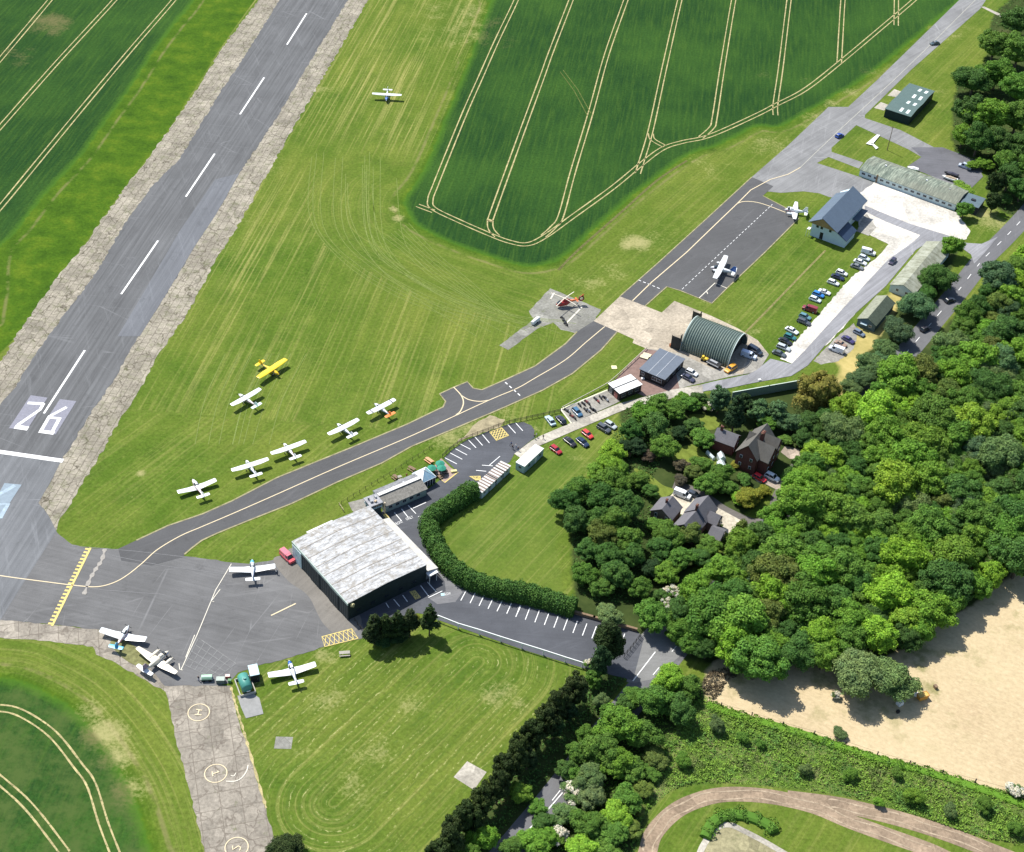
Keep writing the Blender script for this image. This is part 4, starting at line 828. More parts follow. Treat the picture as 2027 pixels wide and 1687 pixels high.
# --- corrugated cabin row by the hedge
c, a, L, W, s = frame((954.1,974.5), (1009.9,922.3), (940.5,961), 2.5)
cb_ = thing('cabin_row', 'row of cabins with a striped rusty corrugated roof at the hedge end', 'cabin', c, a)
m_ccr, nt, b = newmat('striped_corrugated', .8, .2); tc = nt.nodes.new('ShaderNodeTexCoord').outputs['Object']
wv = nt.nodes.new('ShaderNodeTexWave'); wv.inputs['Scale'].default_value = .28; wv.inputs['Distortion'].default_value = 1.5; wv.inputs['Detail'].default_value = 3; nt.links.new(tc, wv.inputs['Vector'])
cc = ramp(nt, wv.outputs['Color'], [(.2, (.58, .56, .53)), (.55, (.42, .37, .33)), (.85, (.16, .12, .10))]); cc = mix(nt, ramp(nt, noise(nt, tc, 1.5, 5, .7), [(.5, 0), (.7, .5)]), cc, (.25, .21, .18)); nt.links.new(cc, b.inputs['Base Color'])
flatbox(cb_, L, W, 2.4, plain('cabin_white_wall', (.45, .5, .5), .7, .2, .1, 1), m_ccr, .2, .12)
for i in range(5):
    sd = 'y-' if s > 0 else 'y+'
    window(cb_, sd, -L/2+1.3+i*L/5, 1.45, .9, .8, L, W, m_wht)
for i in range(1, 4): MB().box((-L/2+L*i/4, -s*(W/2+.04), 1.2), (.16, .1, 2.4)).build('cabin_joint', m_blk, cb_)
mb = MB(); mb.box((0, 0, 2.63), (.25, W+.4, .12)); mb.box((L*.28, 0, 2.63), (.2, W+.4, .1)); mb.build('roof_joint', m_blk, cb_)
# --- pale green container cabin
c, a, L, W, s = frame((1038.3,923.5), (1076.3,887.9), (1021,915.2), 2.7)
ct = thing('site_cabin', 'pale blue green site cabin with a white roof beside the access lane', 'cabin', c, a)
flatbox(ct, L, W, 2.6, corr('cabin_mint', (.36, .47, .47), 3.0, 0, .6, (.25, .3, .28), .2, .8, .1), plain('cabin_roof_white', (.62, .63, .60), .7, .2, .15, 1, dirt=(.35, .33, .25)), .08, .1)
sd = 'y-' if s > 0 else 'y+'
for u in (-L*.25, L*.32): window(ct, sd, u, 1.5, 1.0, .8, L, W, m_gry)
door(ct, sd, L*.1, .9, 2.0, L, W, m_wht)
window(ct, 'x-', 0, 1.6, .8, .7, L, W, m_gry)
# --- white roofed black cabin
c, a, L, W, s = frame((1226.8,778.7), (1270.4,760.9), (1204.6,759.4), 3.0)
bc = thing('black_cabin', 'black walled cabin with a two bay white roof by the motorcycles', 'cabin', c, a)
m_bw = corr('black_cladding', (.028, .025, .027), 3, 0, .6, (.05, .05, .05), .2, .7)
flatbox(bc, L, W, 2.9, m_bw, plain('white_felt', (.62, .62, .60), .7, .2, .1, 1), .2, .12)
mb = MB(); mb.box((0, 0, 3.07), (L+.4, .3, .09)); mb.build('roof_gutter', m_blk, bc)
sd = 'y-' if s > 0 else 'y+'
for u in (-L*.3, 0, L*.3): window(bc, sd, u, 1.6, 1.4, 1.0, L, W, m_gry)
door(bc, 'x-', -s*W*.2, 1.6, 2.1, L, W, plain('red_brown_door', (.35, .12, .1), .5))
window(bc, 'x-', s*W*.25, 1.4, 1.0, 1.7, L, W, m_wht)
# --- dark grey roofed building
c, a, L, W, s = frame((1315.7,750.5), (1354.3,710.5), (1267.7,729.8), 3.2)
gb = thing('grey_cabin', 'square black cabin with a dark slate blue roof in three strips', 'building', c, a)
m_sr = plain('slate_blue_roof', (.105, .125, .155), .55, .4, .08, .8)
flatbox(gb, L, W, 3.0, m_bw, m_sr, .3, .15, 0, 2, plain('pale_seam', (.4, .42, .44), .5))
sd = 'y-' if s > 0 else 'y+'
for u in (-L*.3, 0, L*.28): window(gb, sd, u, 1.7, 1.3, 1.1, L, W, m_gry)
for u, w_ in ((-W*.1, 1.6), (-W*.3, 1.6), (W*.38, 1.0)): window(gb, 'x-', -s*u*-1, 1.7, w_, 1.1, L, W, m_wht)
door(gb, 'x-', s*W*.18, 1.0, 2.1, L, W, m_blk)
# --- arched (Nissen type) hangar
A_, B_ = G(1346.9,692.7), G(1440.3,728.3); u = (B_-A_); L = u.length; u.normalize(); v = Vector((-u.y, u.x, 0))
if (G(1486,690)-B_).dot(v) < 0: v = -v
top = None
def pj(P):
    q = Vector(P)-Vector((0, 0, CAMH)); zz = q.dot(Vector(_F)); return CX+FPX*q.dot(Vector(_R))/zz, CY-FPX*q.dot(Vector(_U))/zz
best = min((abs(pj(B_+v*r+Vector((0, 0, r)))[1]-668.5), r) for r in np.arange(3, 12, .1)); RN = float(best[1])
ctr = A_+u*L/2+v*RN
ang = math.atan2(u.y, u.x)
nh = thing('arched_hangar', 'dark green ribbed arched hangar open at both ends on the concrete yard', 'hangar', (ctr.x, ctr.y, 0), ang)
m_ni = plain('nissen_green', (.135, .175, .150), .4, .5, .12, .7, metal=.2)
mb = MB(); NR = 21; n_arc = 28; rings = []
for i in range(NR*4+1):
    x = -L/2+L*i/(NR*4); ph = i % 4; rr_ = RN+(0.0, .20, .30, .20)[ph]
    rings.append([(x, -rr_*math.cos(PI*j/n_arc), rr_*math.sin(PI*j/n_arc)) for j in range(n_arc+1)])
mb.loft(rings, close=False)
rings = [[(x, -(RN-.12)*math.cos(PI*j/n_arc), (RN-.12)*math.sin(PI*j/n_arc)) for j in reversed(range(n_arc+1))] for x in (-L/2, L/2)]
mb.loft(rings, close=False); mb.build('arched_shell', m_ni, nh)
for x in (-L/2, L/2):
    mb = MB(); mb.loft([[(x-.15+.3*k, -(RN+.34)*math.cos(PI*j/n_arc), (RN+.34)*math.sin(PI*j/n_arc)) for j in range(n_arc+1)] for k in (0, 1)], close=False); mb.build('end_rim', plain('rim_pale', (.4, .48, .45), .5), nh)
m_nd = plain('nissen_dark_steel', (.022, .03, .032), .5, .3, .2, 1)
mb = MB(); pts = [(L/2-1.6, -(RN-.15)*math.cos(PI*j/n_arc), (RN-.15)*math.sin(PI*j/n_arc)) for j in range(n_arc+1)]; k = len(pts)
mb.add(pts+[(x+.1, y, z) for x, y, z in pts], [tuple(range(k)), tuple(reversed(range(k, 2*k)))]); mb.build('dark_end_sheet', m_nd, nh)  # near-black sheet set inside the open far end
side = -1 if v.dot(Vector((-u.y, u.x, 0))) > 0 else 1
for sy in (-1, 1):
    mb = MB(); mb.box((-L/2-1.6, sy*(RN+.6), 2.3), (3.0, .12, 4.6)); mb.box((-L/2-3.1, sy*(RN+.6), 2.4), (.2, .2, 4.8)); mb.box((-L/2-.3, sy*(RN+.1), 3), (.12, 1.2, 5.5)); mb.build('sliding_door', m_nd, nh)
# --- white office building with slate roof
c, a, L, W, s = frame((1590.7,445.2), (1658.9,457.1), (1716.7+(1590.7-1658.9),395.6-12), 6.0)
# frame along the gable: A-B is the gable width, depth runs away from the camera
p1, p2, p3 = G(1594,447,6.0), G(1658.5,457.5,6.0), G(1716.5,395.5,6.0)
uy = (p3-p2); LL_ = uy.length; uy.normalize(); ux = Vector((uy.y, -uy.x, 0)); WW = abs((p2-p1).dot(ux))
c = p2+uy*LL_/2-ux*WW/2; ang = math.atan2(uy.y, uy.x)
ob = thing('office_building', 'white two storey office with a big slate blue roof and brown gable', 'building', (c.x, c.y, 0), ang)
m_wo = plain('white_render', (.46, .56, .60), .8, .1, .05, 1); m_so = corr('slate_sheet_roof', (.10, .135, .18), 1.6, PI/2, .5, (.08, .1, .13), .2, .82, .08)
Lw, Ww = LL_-1.6, WW-1.4
w_ = MB(); pr = [(-Ww/2, 0), (Ww/2, 0), (Ww/2, 6.1), (-.4, 9.1), (-Ww/2, 6.1)]
w_.loft([[(x, -y, z) for y, z in pr] for x in (-Lw/2+.0, Lw/2)]); w_.build('wall', m_wo, ob)
r = MB()   # local y is to the left of the run direction, i.e. picture-left is +y
for sgn in (1, -1):
    yr, ye = (.4, WW/2+.3) if sgn > 0 else (.4, -WW/2-.3); zr = 9.25 if sgn < 0 else 8.9; ze = 5.7; xo = (-Lw/2-1.9, Lw/2+.6) if sgn < 0 else (-Lw/2-1.6, Lw/2-2)
    a_ = [(yr+(.5 if sgn < 0 else 0), zr), (ye, ze), (ye, ze+.18), (yr+(.5 if sgn < 0 else 0), zr+.18)]
    r.loft([[(x, y, z) for y, z in a_] for x in xo])
rf = r.build('roof', m_so, ob)
mb = MB(); pr = [(-WW/2+.2, 5.6), (WW/2-.2, 5.6), (-.4, 8.8)]
mb.loft([[(x, -y, z) for y, z in pr] for x in (-Lw/2-1.2, -Lw/2-.9)]); mb.build('gable_board', plain('brown_gable', (.27, .19, .09), .8, .1, .15, 1), ob)
for yw in (-1.2, .4, 3.6): 
    mb = MB(); mb.box((-Lw/2-.03, -yw+1.2, 4.6), (.08, .9, 1.3)); mb.build('window', GL, ob)
mb = MB(); mb.box((-Lw/2-.03, 0.4, 1.4), (.08, 1.2, 2.6)); mb.build('door', m_blk, ob)
# side extension (lean-to with navy roof) on the right = -y side
mb = MB(); mb.loft([[(x, -Ww/2+.02, 0), (x, -Ww/2-4.0, 0), (x, -Ww/2-4.0, 2.6), (x, -Ww/2+.02, 4.8)] for x in (-Lw/2, -Lw/2+8.5)]); mb.build('extension_wall', m_wo, ob)
mb = MB(); mb.loft([[(x, -Ww/2+.0, 4.95), (x, -Ww/2-4.4, 2.6), (x, -Ww/2-4.4, 2.78), (x, -Ww/2+.0, 5.13)] for x in (-Lw/2-.1, -Lw/2+9)]); mb.build('extension_roof', plain('navy_roof', (.03, .05, .09), .5, .3, .05, 1), ob)
for k in range(4): 
    mb = MB(); mb.box((Lw/2-1.3-k*2.2, -Ww/2-.04, 4.3), (.7, .08, 1.3)); mb.build('window', GL, ob)
mb = MB(); mb.box((Lw/2-5, -Ww/2-1.2, 2.7), (9, 2.3, .15)); mb.build('porch_roof', m_so, ob)
mb = MB(); mb.box((-Lw/2-.6, Ww/2+.5, 2.9), (1.6, 1.0, .12)); [mb.box((-Lw/2-1.3, Ww/2+.1+k*.9, 1.45), (.1, .1, 2.9)) for k in (0, 1)]; mb.build('balcony', m_wht, ob)
# --- green barn
c, a, L, W, s = frame((1753.4,213.9), (1802.7,229.8), (1802,164.6), 4.0)
bn = thing('green_barn', 'dark green barn with a green roof and four pairs of skylights', 'barn', c, a)
m_bg = corr('barn_green_wall', (.012, .028, .028), 2, 0, .6, (.02, .03, .03), .2, .8); m_br = corr('barn_green_roof', (.085, .135, .125), 2.5, PI/2, .6, (.07, .1, .09), .2, .85, .08)
mb = MB(); prof = lambda y: 3.6+.55*(1-abs(((y+W/2) % (W/2))/(W/4)-1)) if abs(y) < W/2-.01 else 3.6
ysn = [-W/2, -W/4, 0, W/4, W/2]; zsn = [3.6, 4.15, 3.6, 4.15, 3.6]
w_ = MB(); w_.loft([[(x, -W/2, 0)]+[(x, y, z) for y, z in zip(ysn, zsn)]+[(x, W/2, 0)] for x in (-L/2, L/2)]); w_.build('wall', m_bg, bn)
r = MB()
for k in range(4):
    y0, y1, z0_, z1_ = ysn[k], ysn[k+1], zsn[k], zsn[k+1]
    r.loft([[(x, y0-(.25 if k == 0 else 0), z0_+.03), (x, y1+(.25 if k == 3 else 0), z1_+.03), (x, y1+(.25 if k == 3 else 0), z1_+.17), (x, y0-(.25 if k == 0 else 0), z0_+.17)] for x in (-L/2-.25, L/2+.25)])
rf = r.build('roof', m_br, bn); ms = plain('skylight_white', (.66, .72, .68), .4, .3)
for fy_ in (-.40, -.12, .12, .36):
    for fx in (.0, .26):
        y = fy_*W; k = min(3, int((y+W/2)/(W/4))); t = (y-ysn[k])/(W/4); z = zsn[k]+(zsn[k+1]-zsn[k])*t+.2; sl = math.atan2(zsn[k+1]-zsn[k], W/4)
        MB().box((fx*L+.4, y, z), (1.1, W*.11, .05), 0, 0, 0, sl).build('skylight', ms, rf)
door(bn, 'x-', -W*.25, 4, 3.2, L, W, m_blk); door(bn, 'x-', W*.25, 4, 3.2, L, W, m_blk)
# --- long hut with green mossy roof
c, a, L, W, s = frame((1703,335), (1893,404), (1727,308.5), 2.9)
lh = thing('long_hut', 'very long white hut with a mossy green ribbed roof', 'building', c, a)
m_moss, nt, b = newmat('mossy_sheet_roof', .9, .1); tc = nt.nodes.new('ShaderNodeTexCoord').outputs['Object']
mp = nt.nodes.new('ShaderNodeMapping'); mp.inputs['Scale'].default_value = (1.1, .12, .12); nt.links.new(tc, mp.inputs[0])
n1 = noise(nt, mp.outputs[0], 1.5, 5, .75); n2 = noise(nt, tc, .08, 4, .6)
cc = ramp(nt, n1, [(.35, (.085, .11, .09)), (.5, (.17, .20, .16)), (.66, (.38, .42, .33))]); cc = mix(nt, ramp(nt, n2, [(.4, 0), (.6, .55)]), cc, (.17, .165, .13)); cc = mix(nt, ramp(nt, noise(nt, tc, 2.2, 5, .8), [(.5, 0), (.66, .5)]), cc, (.09, .1, .08))
nt.links.new(cc, b.inputs['Base Color'])
m_hw = plain('hut_white_wall', (.50, .60, .60), .8, .1, .08, 1)
rf = gable(lh, L, W, 2.7, 3.9, m_hw, m_moss, .3)
sd = 'y-' if s > 0 else 'y+'
for i in range(15): window(lh, sd, -L/2+1.6+i*(L-3)/14.3, 1.55, 1.3, .75, L, W, m_gry)
mb = MB(); mb.box((-L/2+7, -s*(W/2+.2), 1.6), (.5, .5, 3.2)); mb.build('porch_post', m_wood, lh)
for x in (-L*.31, L*.12): 
    o = MB().box((x, .3, 4.1), (.6, .5, .7)).build('roof_vent', m_wht, rf)
MB().box((L*.36, .2, 4.0), (.5, .5, .5)).build('roof_vent', m_gry, rf)
c, a, L2, W2, s2 = frame((1903,401), (1936,412), (1922,383), 3.0)
an = thing('dark_annex', 'small dark flat roofed annex at the right end of the long hut', 'building', c, a)
flatbox(an, L2, W2, 3.0, plain('tar_wall', (.03, .035, .045), .6), plain('annex_dark_roof', (.09, .13, .15), .6), .2, .12, -.3 if s2 > 0 else .3)
MB().box((0, 0, 3.25), (1.6, 1.2, .25)).build('rooflight', m_blk, an)
# --- mint gabled long hut
c, a, L, W, s = frame((1760.5,563.8), (1812,582), (1833.8,477.8), 2.7)
def lens_gable(name, label, A, B, D, zr, ze, wm, rm, **k):
    p1, p2, p3 = G(*A, ze), G(*B, ze), G(*D, ze); uy = (p3-p1); LL = uy.length; uy.normalize(); ux = Vector((uy.y, -uy.x, 0)); WW = abs((p2-p1).dot(ux))
    c = p1+uy*LL/2+ux*WW/2*(1 if (p2-p1).dot(ux) > 0 else -1); t = thing(name, label, 'building', (c.x, c.y, 0), math.atan2(uy.y, uy.x))
    r = gable(t, LL-.6, WW-.6, ze, zr, wm, rm, .3); return t, r, LL-.6, WW-.6
m_nr, nt, b = newmat('hut_roof_mottled', .9, .1); tc = nt.nodes.new('ShaderNodeTexCoord').outputs['Object']
mp = nt.nodes.new('ShaderNodeMapping'); mp.inputs['Scale'].default_value = (.5, .3, .3); nt.links.new(tc, mp.inputs[0])
cc = ramp(nt, noise(nt, mp.outputs[0], 1.2, 6, .75), [(.3, (.13, .13, .09)), (.5, (.25, .26, .20)), (.7, (.36, .37, .31))]); nt.links.new(cc, b.inputs['Base Color'])
nt1, rf, L, W = lens_gable('mint_hut', 'long hut with a pale mint gable wall and a mottled grey green roof', (1760.5,563.8), (1812,582), (1833.8,477.8), 4.4, 2.7, m_hw, m_nr)
for u in (-1.6, 1.6): window(nt1, 'x-', u, 1.7, .9, 1.0, L, W, m_wht)
for i in range(8): window(nt1, 'y+', -L/2+2+i*(L-4)/7, 1.6, 1.0, .8, L, W, m_gry)
# --- short green-black hut
m_dg = plain('dark_green_felt', (.075, .095, .075), .9, .1, .2, .8, dirt=(.15, .16, .12))
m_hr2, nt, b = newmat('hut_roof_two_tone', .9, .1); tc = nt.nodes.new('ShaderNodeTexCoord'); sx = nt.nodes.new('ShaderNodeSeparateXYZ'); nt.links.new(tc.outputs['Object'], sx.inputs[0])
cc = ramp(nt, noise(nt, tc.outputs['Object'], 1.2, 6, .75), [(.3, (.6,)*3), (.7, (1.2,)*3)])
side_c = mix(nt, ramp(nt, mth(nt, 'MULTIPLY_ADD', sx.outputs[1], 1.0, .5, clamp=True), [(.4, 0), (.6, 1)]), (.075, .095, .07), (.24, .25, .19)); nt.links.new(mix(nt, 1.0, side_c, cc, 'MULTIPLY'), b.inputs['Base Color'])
h2, rf, L, W = lens_gable('short_hut', 'short hut with one pale and one dark green roof slope beside parked cars', (1696,631), (1733,648), (1735,585.5), 4.2, 2.7, plain('hut_teal_wall', (.08, .12, .13), .7), m_hr2)
MB().box((-L/2-.5, .6, 2.0), (1.2, 2.2, .15)).build('porch_roof', plain('pale_blue_porch', (.36, .46, .5), .6), h2)
for u in (-1.4, 1.6): window(h2, 'x-', u, 1.6, .9, .9, L, W, m_wht)
# --- houses
m_brick = corr('dark_brick', (.12, .045, .035), 6, PI/2, .9, (.06, .035, .03), .4, .85, .2)
m_rend = plain('dark_render', (.16, .12, .10), .9, .1, .15, 1)  # one even dark brown on all the walls
m_tile = corr('grey_tiles', (.125, .118, .105), 3, PI/2, .9, (.07, .065, .06), .4, .8, .15)
m_slate = corr('purple_slate', (.135, .13, .14), 3, PI/2, .8, (.2, .2, .2), .35, .8, .15)
def wing(root, rA, rB, zr, W, eave, wm, rm, oh=.4, y0=0.):
    a_, b_ = G(*rA, zr), G(*rB, zr); d = b_-a_; L = d.length
    c = (a_+b_)/2; c.z = 0
    if root is None: return c, math.atan2(d.y, d.x), L
    r = gable_at(root, c, math.atan2(d.y, d.x), L-2*oh, W, eave, zr, wm, rm, oh); return r
def gable_at(root, c, ang, L, W, eave, ridge, wm, rm, oh):
    R = Matrix.Rotation(ang-root.rotation_euler.z, 3, 'Z'); off = Matrix.Rotation(-root.rotation_euler.z, 3, 'Z') @ (Vector(c)-Vector(root.location))
    T = lambda p: R @ Vector(p)+off
    w_ = MB(); pr = [(-W/2, 0), (W/2, 0), (W/2, eave), (0, ridge), (-W/2, eave)]
    w_.loft([[T((x, y, z)) for y, z in pr] for x in (-L/2, L/2)]); wo = w_.build('wall', wm, root)
    r = MB(); th = .15
    for s in (-1, 1):
        ye = s*(W/2+oh); sl = (ridge-eave)/(W/2); ze = eave-sl*oh
        a_ = [(0, ridge+.03), (ye, ze+.03), (ye, ze+.03+th), (0, ridge+.03+th)]
        r.loft([[T((x, y, z)) for y, z in (a_ if s > 0 else a_[::-1])] for x in (-L/2-oh, L/2+oh)])
    r.build('roof', rm, root)
    for x in (-L/2-.05, L/2+.05):
        for yy, zz in ((-W/4, eave*.3), (W/4, eave*.3), (-W/4, eave*.75), (W/4, eave*.75)):
            f = MB(); f.box(T((x, yy, zz+.3)), (.1, .8, 1.0), ang-root.rotation_euler.z); fo = f.build('window', m_wht, root)
            g = MB(); g.box(T((x*1.008, yy, zz+.3)), (.1, .66, .86), ang-root.rotation_euler.z); g.build('pane', GL, fo)
    return T
ZH = lambda x, y: zq([(x, y)], 1460, 800, 10.1)[0]
c, an_, L = wing(None, ZH(600,390), ZH(355,690), 9.5, 7, 6, None, None)
bh = thing('brick_house', 'dark brick house with steep grey gables behind the red and white cars', 'house', c, an_)
wing(bh, ZH(600,390), ZH(10,960) if False else ZH(215,840), 9.6, 6.2, 6.0, m_brick, m_tile)
wing(bh, ZH(350,690), ZH(760,880), 9.0, 5.6, 5.6, m_brick, m_tile)
wing(bh, ZH(560,590), ZH(870,715), 9.0, 5.2, 5.6, m_brick, m_tile)
wing(bh, ZH(240,545), ZH(400,610), 9.0, 4.5, 5.6, m_brick, m_tile, .3)
cp_ = G(*ZH(520,560), 11.0)-bh.location; cp_ = Matrix.Rotation(-an_, 3, 'Z') @ cp_
chimney(bh, cp_.x, cp_.y, 7, 11.0, m_brick, 1.5, 3, .8)
ZC = lambda x, y: zq([(x, y)], 1200, 780, 4.217)[0]
c, an_, L = wing(None, ZC(935,290), ZC(1100,350), 5.3, 7, 6, None, None)
co = thing('slate_cottage', 'small cottage with a purple grey slate roof and chimney, left of the brick house', 'house', c, an_)
wing(co, ZC(925,285), ZC(1108,352), 5.6, 5.4, 3.6, m_brick, m_slate, .3)
cp_ = Matrix.Rotation(-an_, 3, 'Z') @ (G(*ZC(970,270), 7)-co.location); chimney(co, cp_.x, cp_.y, 3, 7.0, m_brick, .8, 1)
ZL = lambda x, y: zq([(x, y)], 1280, 950, 9.214)[0]
c, an_, L = wing(None, ZL(1125,290), ZL(900,550), 6, 7, 6, None, None)
bg = thing('slate_house', 'rambling grey slate roofed house beside the pale courtyard', 'house', c, an_)
wing(bg, ZL(1125,290), ZL(910,545), 6.2, 6.4, 3.4, m_rend, m_slate, .3)
wing(bg, ZL(930,545), ZL(680,820), 5.8, 6.2, 3.2, m_rend, m_slate, .3)
wing(bg, ZL(1150,570), ZL(1360,670), 5.0, 4.0, 3.2, m_rend, m_slate, .3)
wing(bg, ZL(1180,850), ZL(1420,950), 4.0, 4.5, 2.6, m_rend, m_slate, .3)
cp_ = Matrix.Rotation(-an_, 3, 'Z') @ (G(*ZL(925,460), 7.6)-bg.location); chimney(bg, cp_.x, cp_.y, 4.5, 7.6, m_brick, .9, 2)
c, an_, L = wing(None, ZL(480,300), ZL(270,545), 5, 7, 6, None, None)
og = thing('slate_outbuilding', 'separate slate roofed outbuilding left of the white van', 'building', c, an_)
wing(og, ZL(480,300), ZL(275,545), 5.2, 6.2, 3.0, m_rend, m_slate, .3)
cp_ = Matrix.Rotation(-an_, 3, 'Z') @ (G(*ZL(375,350), 6.4)-og.location); chimney(og, cp_.x, cp_.y, 3.5, 6.2, m_brick, .7, 1)
# greenhouse and shed in the garden
def greenhouse(label, A, B, D, z, name='greenhouse'):
    c, a, L, W, s = frame(A, B, D, z); t = thing(name, label, name, c, a)
    gable(t, L, W, z*.8, z*1.25, plain('greenhouse_glass', (.42, .5, .5), .2, .5, .1, 2), plain('greenhouse_roof', (.5, .56, .56), .2, .5, .15, 2), .05, .05)
    mb = MB()
    for i in range(5): mb.box((-L/2+L*i/4, 0, z*1.27), (.08, .1, .08)); mb.box((-L/2+L*i/4, -W/2, z*.4), (.08, .08, z*.8))
    mb.build('frame', m_wht, t)
greenhouse('glass greenhouse with white bars below the cottage', ZC(925,560), ZC(960,625), ZC(1000,585), 2.0)
greenhouse('long white garden frame on the lawn by the cottage', ZC(835,480), ZC(890,535), ZC(862,478), 1.0, 'cold_frame')
greenhouse('grey glass lean-to against the cottage', ZC(930,490), ZC(950,535), ZC(990,510), 2.0, 'conservatory')
c, a, L, W, s = frame((1242,907) if False else ZC(160,420), ZC(230,440), ZC(190,475), 2.0)
sdh = thing('garden_shed', 'weathered felt roofed shed hidden among the dark trees left of the gardens', 'shed', c, a); gable(sdh, max(L, 2.5), max(W, 2), 2.0, 2.8, m_wood, plain('shed_felt', (.22, .18, .13), .9), .2, .08)
# --- green sheet fence / wall
def wall_run(name, label, cat, px, h, th, m, cap=None, zoff=0):
    P = [G(*p) for p in px]; c = P[0]; t = thing(name, label, cat, (c.x, c.y, 0)); mb = MB(); cp2 = MB()
    for a_, b_ in zip(P[:-1], P[1:]):
        d = b_-a_; m_ = (a_+b_)/2-c; mb.box((m_.x, m_.y, h/2), (d.length+th, th, h), math.atan2(d.y, d.x)); cp2.box((m_.x, m_.y, h+.04), (d.length+th+.1, th+.12, .08), math.atan2(d.y, d.x))
    mb.build('panel', m, t); cp2.build('capping', cap or m, t); return t
wall_run('green_sheet_fence', 'tall grey green sheet fence along the lane above the trees', 'fence', [(1448,792),(1520,779),(1582,768)], 3.0, .15, corr('sheet_green', (.24, .33, .29), 4, 0, .6, (.2, .25, .2), .2, .8, .1), plain('cap_pale', (.5, .58, .5), .6))
# ================================================================= FENCES, SMALL THINGS
def fence(name, label, px, step, h, m, rails=(.5,), pw=.09, group=None, rm=None, smooth=False, rail_t=.05):
    P = [G(*p) for p in px]; P = [Vector((p.x, p.y)) for p in P]
    if smooth: P = smooth_line(P, 4)
    c = P[0]; t = thing(name, label, 'fence', (c.x, c.y, 0)); acc = 0; pts = []
    for a_, b_ in zip(P[:-1], P[1:]):
        L = (b_-a_).length; k = 0
        while acc <= L: pts.append(a_.lerp(b_, acc/L)); acc += step
        acc -= L
    pts.append(P[-1]); pm = MB(); pm.box((0, 0, h/2), (pw, pw, h)); pm.box((0, 0, h+.02), (pw*1.15, pw*1.15, .04)); first = None
    for p in pts:
        if first is None: o = first = pm.build('post', m, t)
        else: o = first.copy(); C.objects.link(o); o.parent = t
        o.location = (p.x-c.x, p.y-c.y, 0)
    for z in rails:
        r = MB()
        for a_, b_ in zip(pts[:-1], pts[1:]):
            d = b_-a_; m_ = (a_+b_)/2-c; r.box((m_.x, m_.y, h*z), (d.length, rail_t, rail_t*2), math.atan2(d.y, d.x))
        r.build('rail', rm or m, t)
    return t
m_dk = plain('dark_timber', (.06, .05, .04), .8, .1, .2, 2)
fence('timber_fence', 'dark post and rail fence curving round the top of the car park', zq([(320,530),(345,505),(390,465),(480,395),(600,345),(700,310),(800,270),(900,240),(1040,210),(1180,180),(1305,150)],800,780,4.217), 1.8, 1.25, m_dk, (.35, .65, .9), .13)
fence('wire_fence', 'thin post fence in the grass above the clubhouse', zq([(930,1175),(1080,1080),(1250,980),(1380,895),(1535,800)],400,650,3.373), 2.2, 1.1, m_dk, (.5, .9), .1, rail_t=.025)
fence('short_timber_fence', 'low timber rail at the grass behind the hangar store', zq([(915,1180),(945,1225)],400,650,3.373), 1.2, .9, plain('pale_timber', (.5, .42, .25), .8), (.5, .9), .12)
fence('white_rail_fence', 'white railed fence between the lower car park and the meadow', [(867,1229),(910,1246),(955,1259),(1000,1274),(1045,1288),(1090,1302),(1135,1317),(1152,1322)], 5.6, 1.9, m_wht, (.97,), .26, rail_t=.2)
fence('field_wire_fence', 'thin dark fence posts along the edge of the bare field', [(1427,1399),(1546,1436),(1640,1463),(1723,1492),(1872,1534),(2005,1570)], 7.5, 1.4, m_dk, (.9,), .22, rail_t=.02)
fence('deck_fence', 'long low rail along the brown yard above the grey cabin', zq([(945,645),(780,800),(690,880),(560,950),(380,1045)],1000,500,3.373), 2.4, .8, plain('rail_cream', (.5, .46, .36), .7), (.95,), .12, rail_t=.12)
fence('leaning_gate', 'dark metal gate at the car park entrance by the road', zq([(1130,390),(1180,330),(1240,250)],900,1187,3.373), 1.5, 1.6, m_blk, (.3, .6, .95), .12)
fence('bin_rail', 'dark rail beside the hangar corner next to the conifers', zq([(600,1180),(640,1240),(690,1290)],560,950,4.217), 1.5, 1.2, m_dk, (.5, .9), .12)
wall_run('timber_kerb', 'brown timber retaining edge at the top of the lower car park bays', 'wall', zq([(800,95),(930,130),(1050,165),(1210,210)],900,1187,3.373), .9, .5, m_wood)
# telegraph pole
p = G(*zq([(1110,1003)],1427,0,3.373)[0]); tp = thing('telegraph_pole', 'tall thin telegraph pole on the grass above the long hut', 'pole', p)
MB().tube((0, 0, 0), (0, 0, 10.2), .16, .11).build('post', m_wood, tp); MB().box((0, 0, 9.6), (1.4, .1, .12)).build('crossarm', m_wood, tp)
p = G(*zq([(2003,1690)],1570,340,6.747)[0])
# L shaped white marker in the grass
mk = thing('landing_marker', 'white L shaped landing marker raised on the grass by the pole', 'marker', G(*Z3([(1010,950)])[0]))
for q in ([(1040,905),(1062,908),(1005,975),(968,965)], [(1000,962),(1012,962),(1050,992),(1035,1002)]):
    P = [G(*x)-mk.location for x in Z3(q)]; mb = MB(); mb.loft([[(v_.x, v_.y, z) for v_ in P] for z in (.25, .4)]); mb.build('panel', m_wht, mk)
mb = MB(); [mb.box((x, y, .12), (.12, .12, .25)) for x, y in ((0, 0), (2, 1.8), (1, .8), (1, -1))]; mb.build('foot', m_gry, mk)
m_sig = thing('signal_panel', 'small cream signal panel lying on the grass by the taxiway', 'panel', G(*Z5([(728,768)])[0]))
P = [G(*x)-m_sig.location for x in Z5([(707,757),(742,757),(748,778),(712,780)])]; mb = MB(); mb.loft([[(v_.x, v_.y, z) for v_ in P] for z in (.02, .15)]); mb.build('board', plain('cream_board', (.66, .60, .35), .7), m_sig)
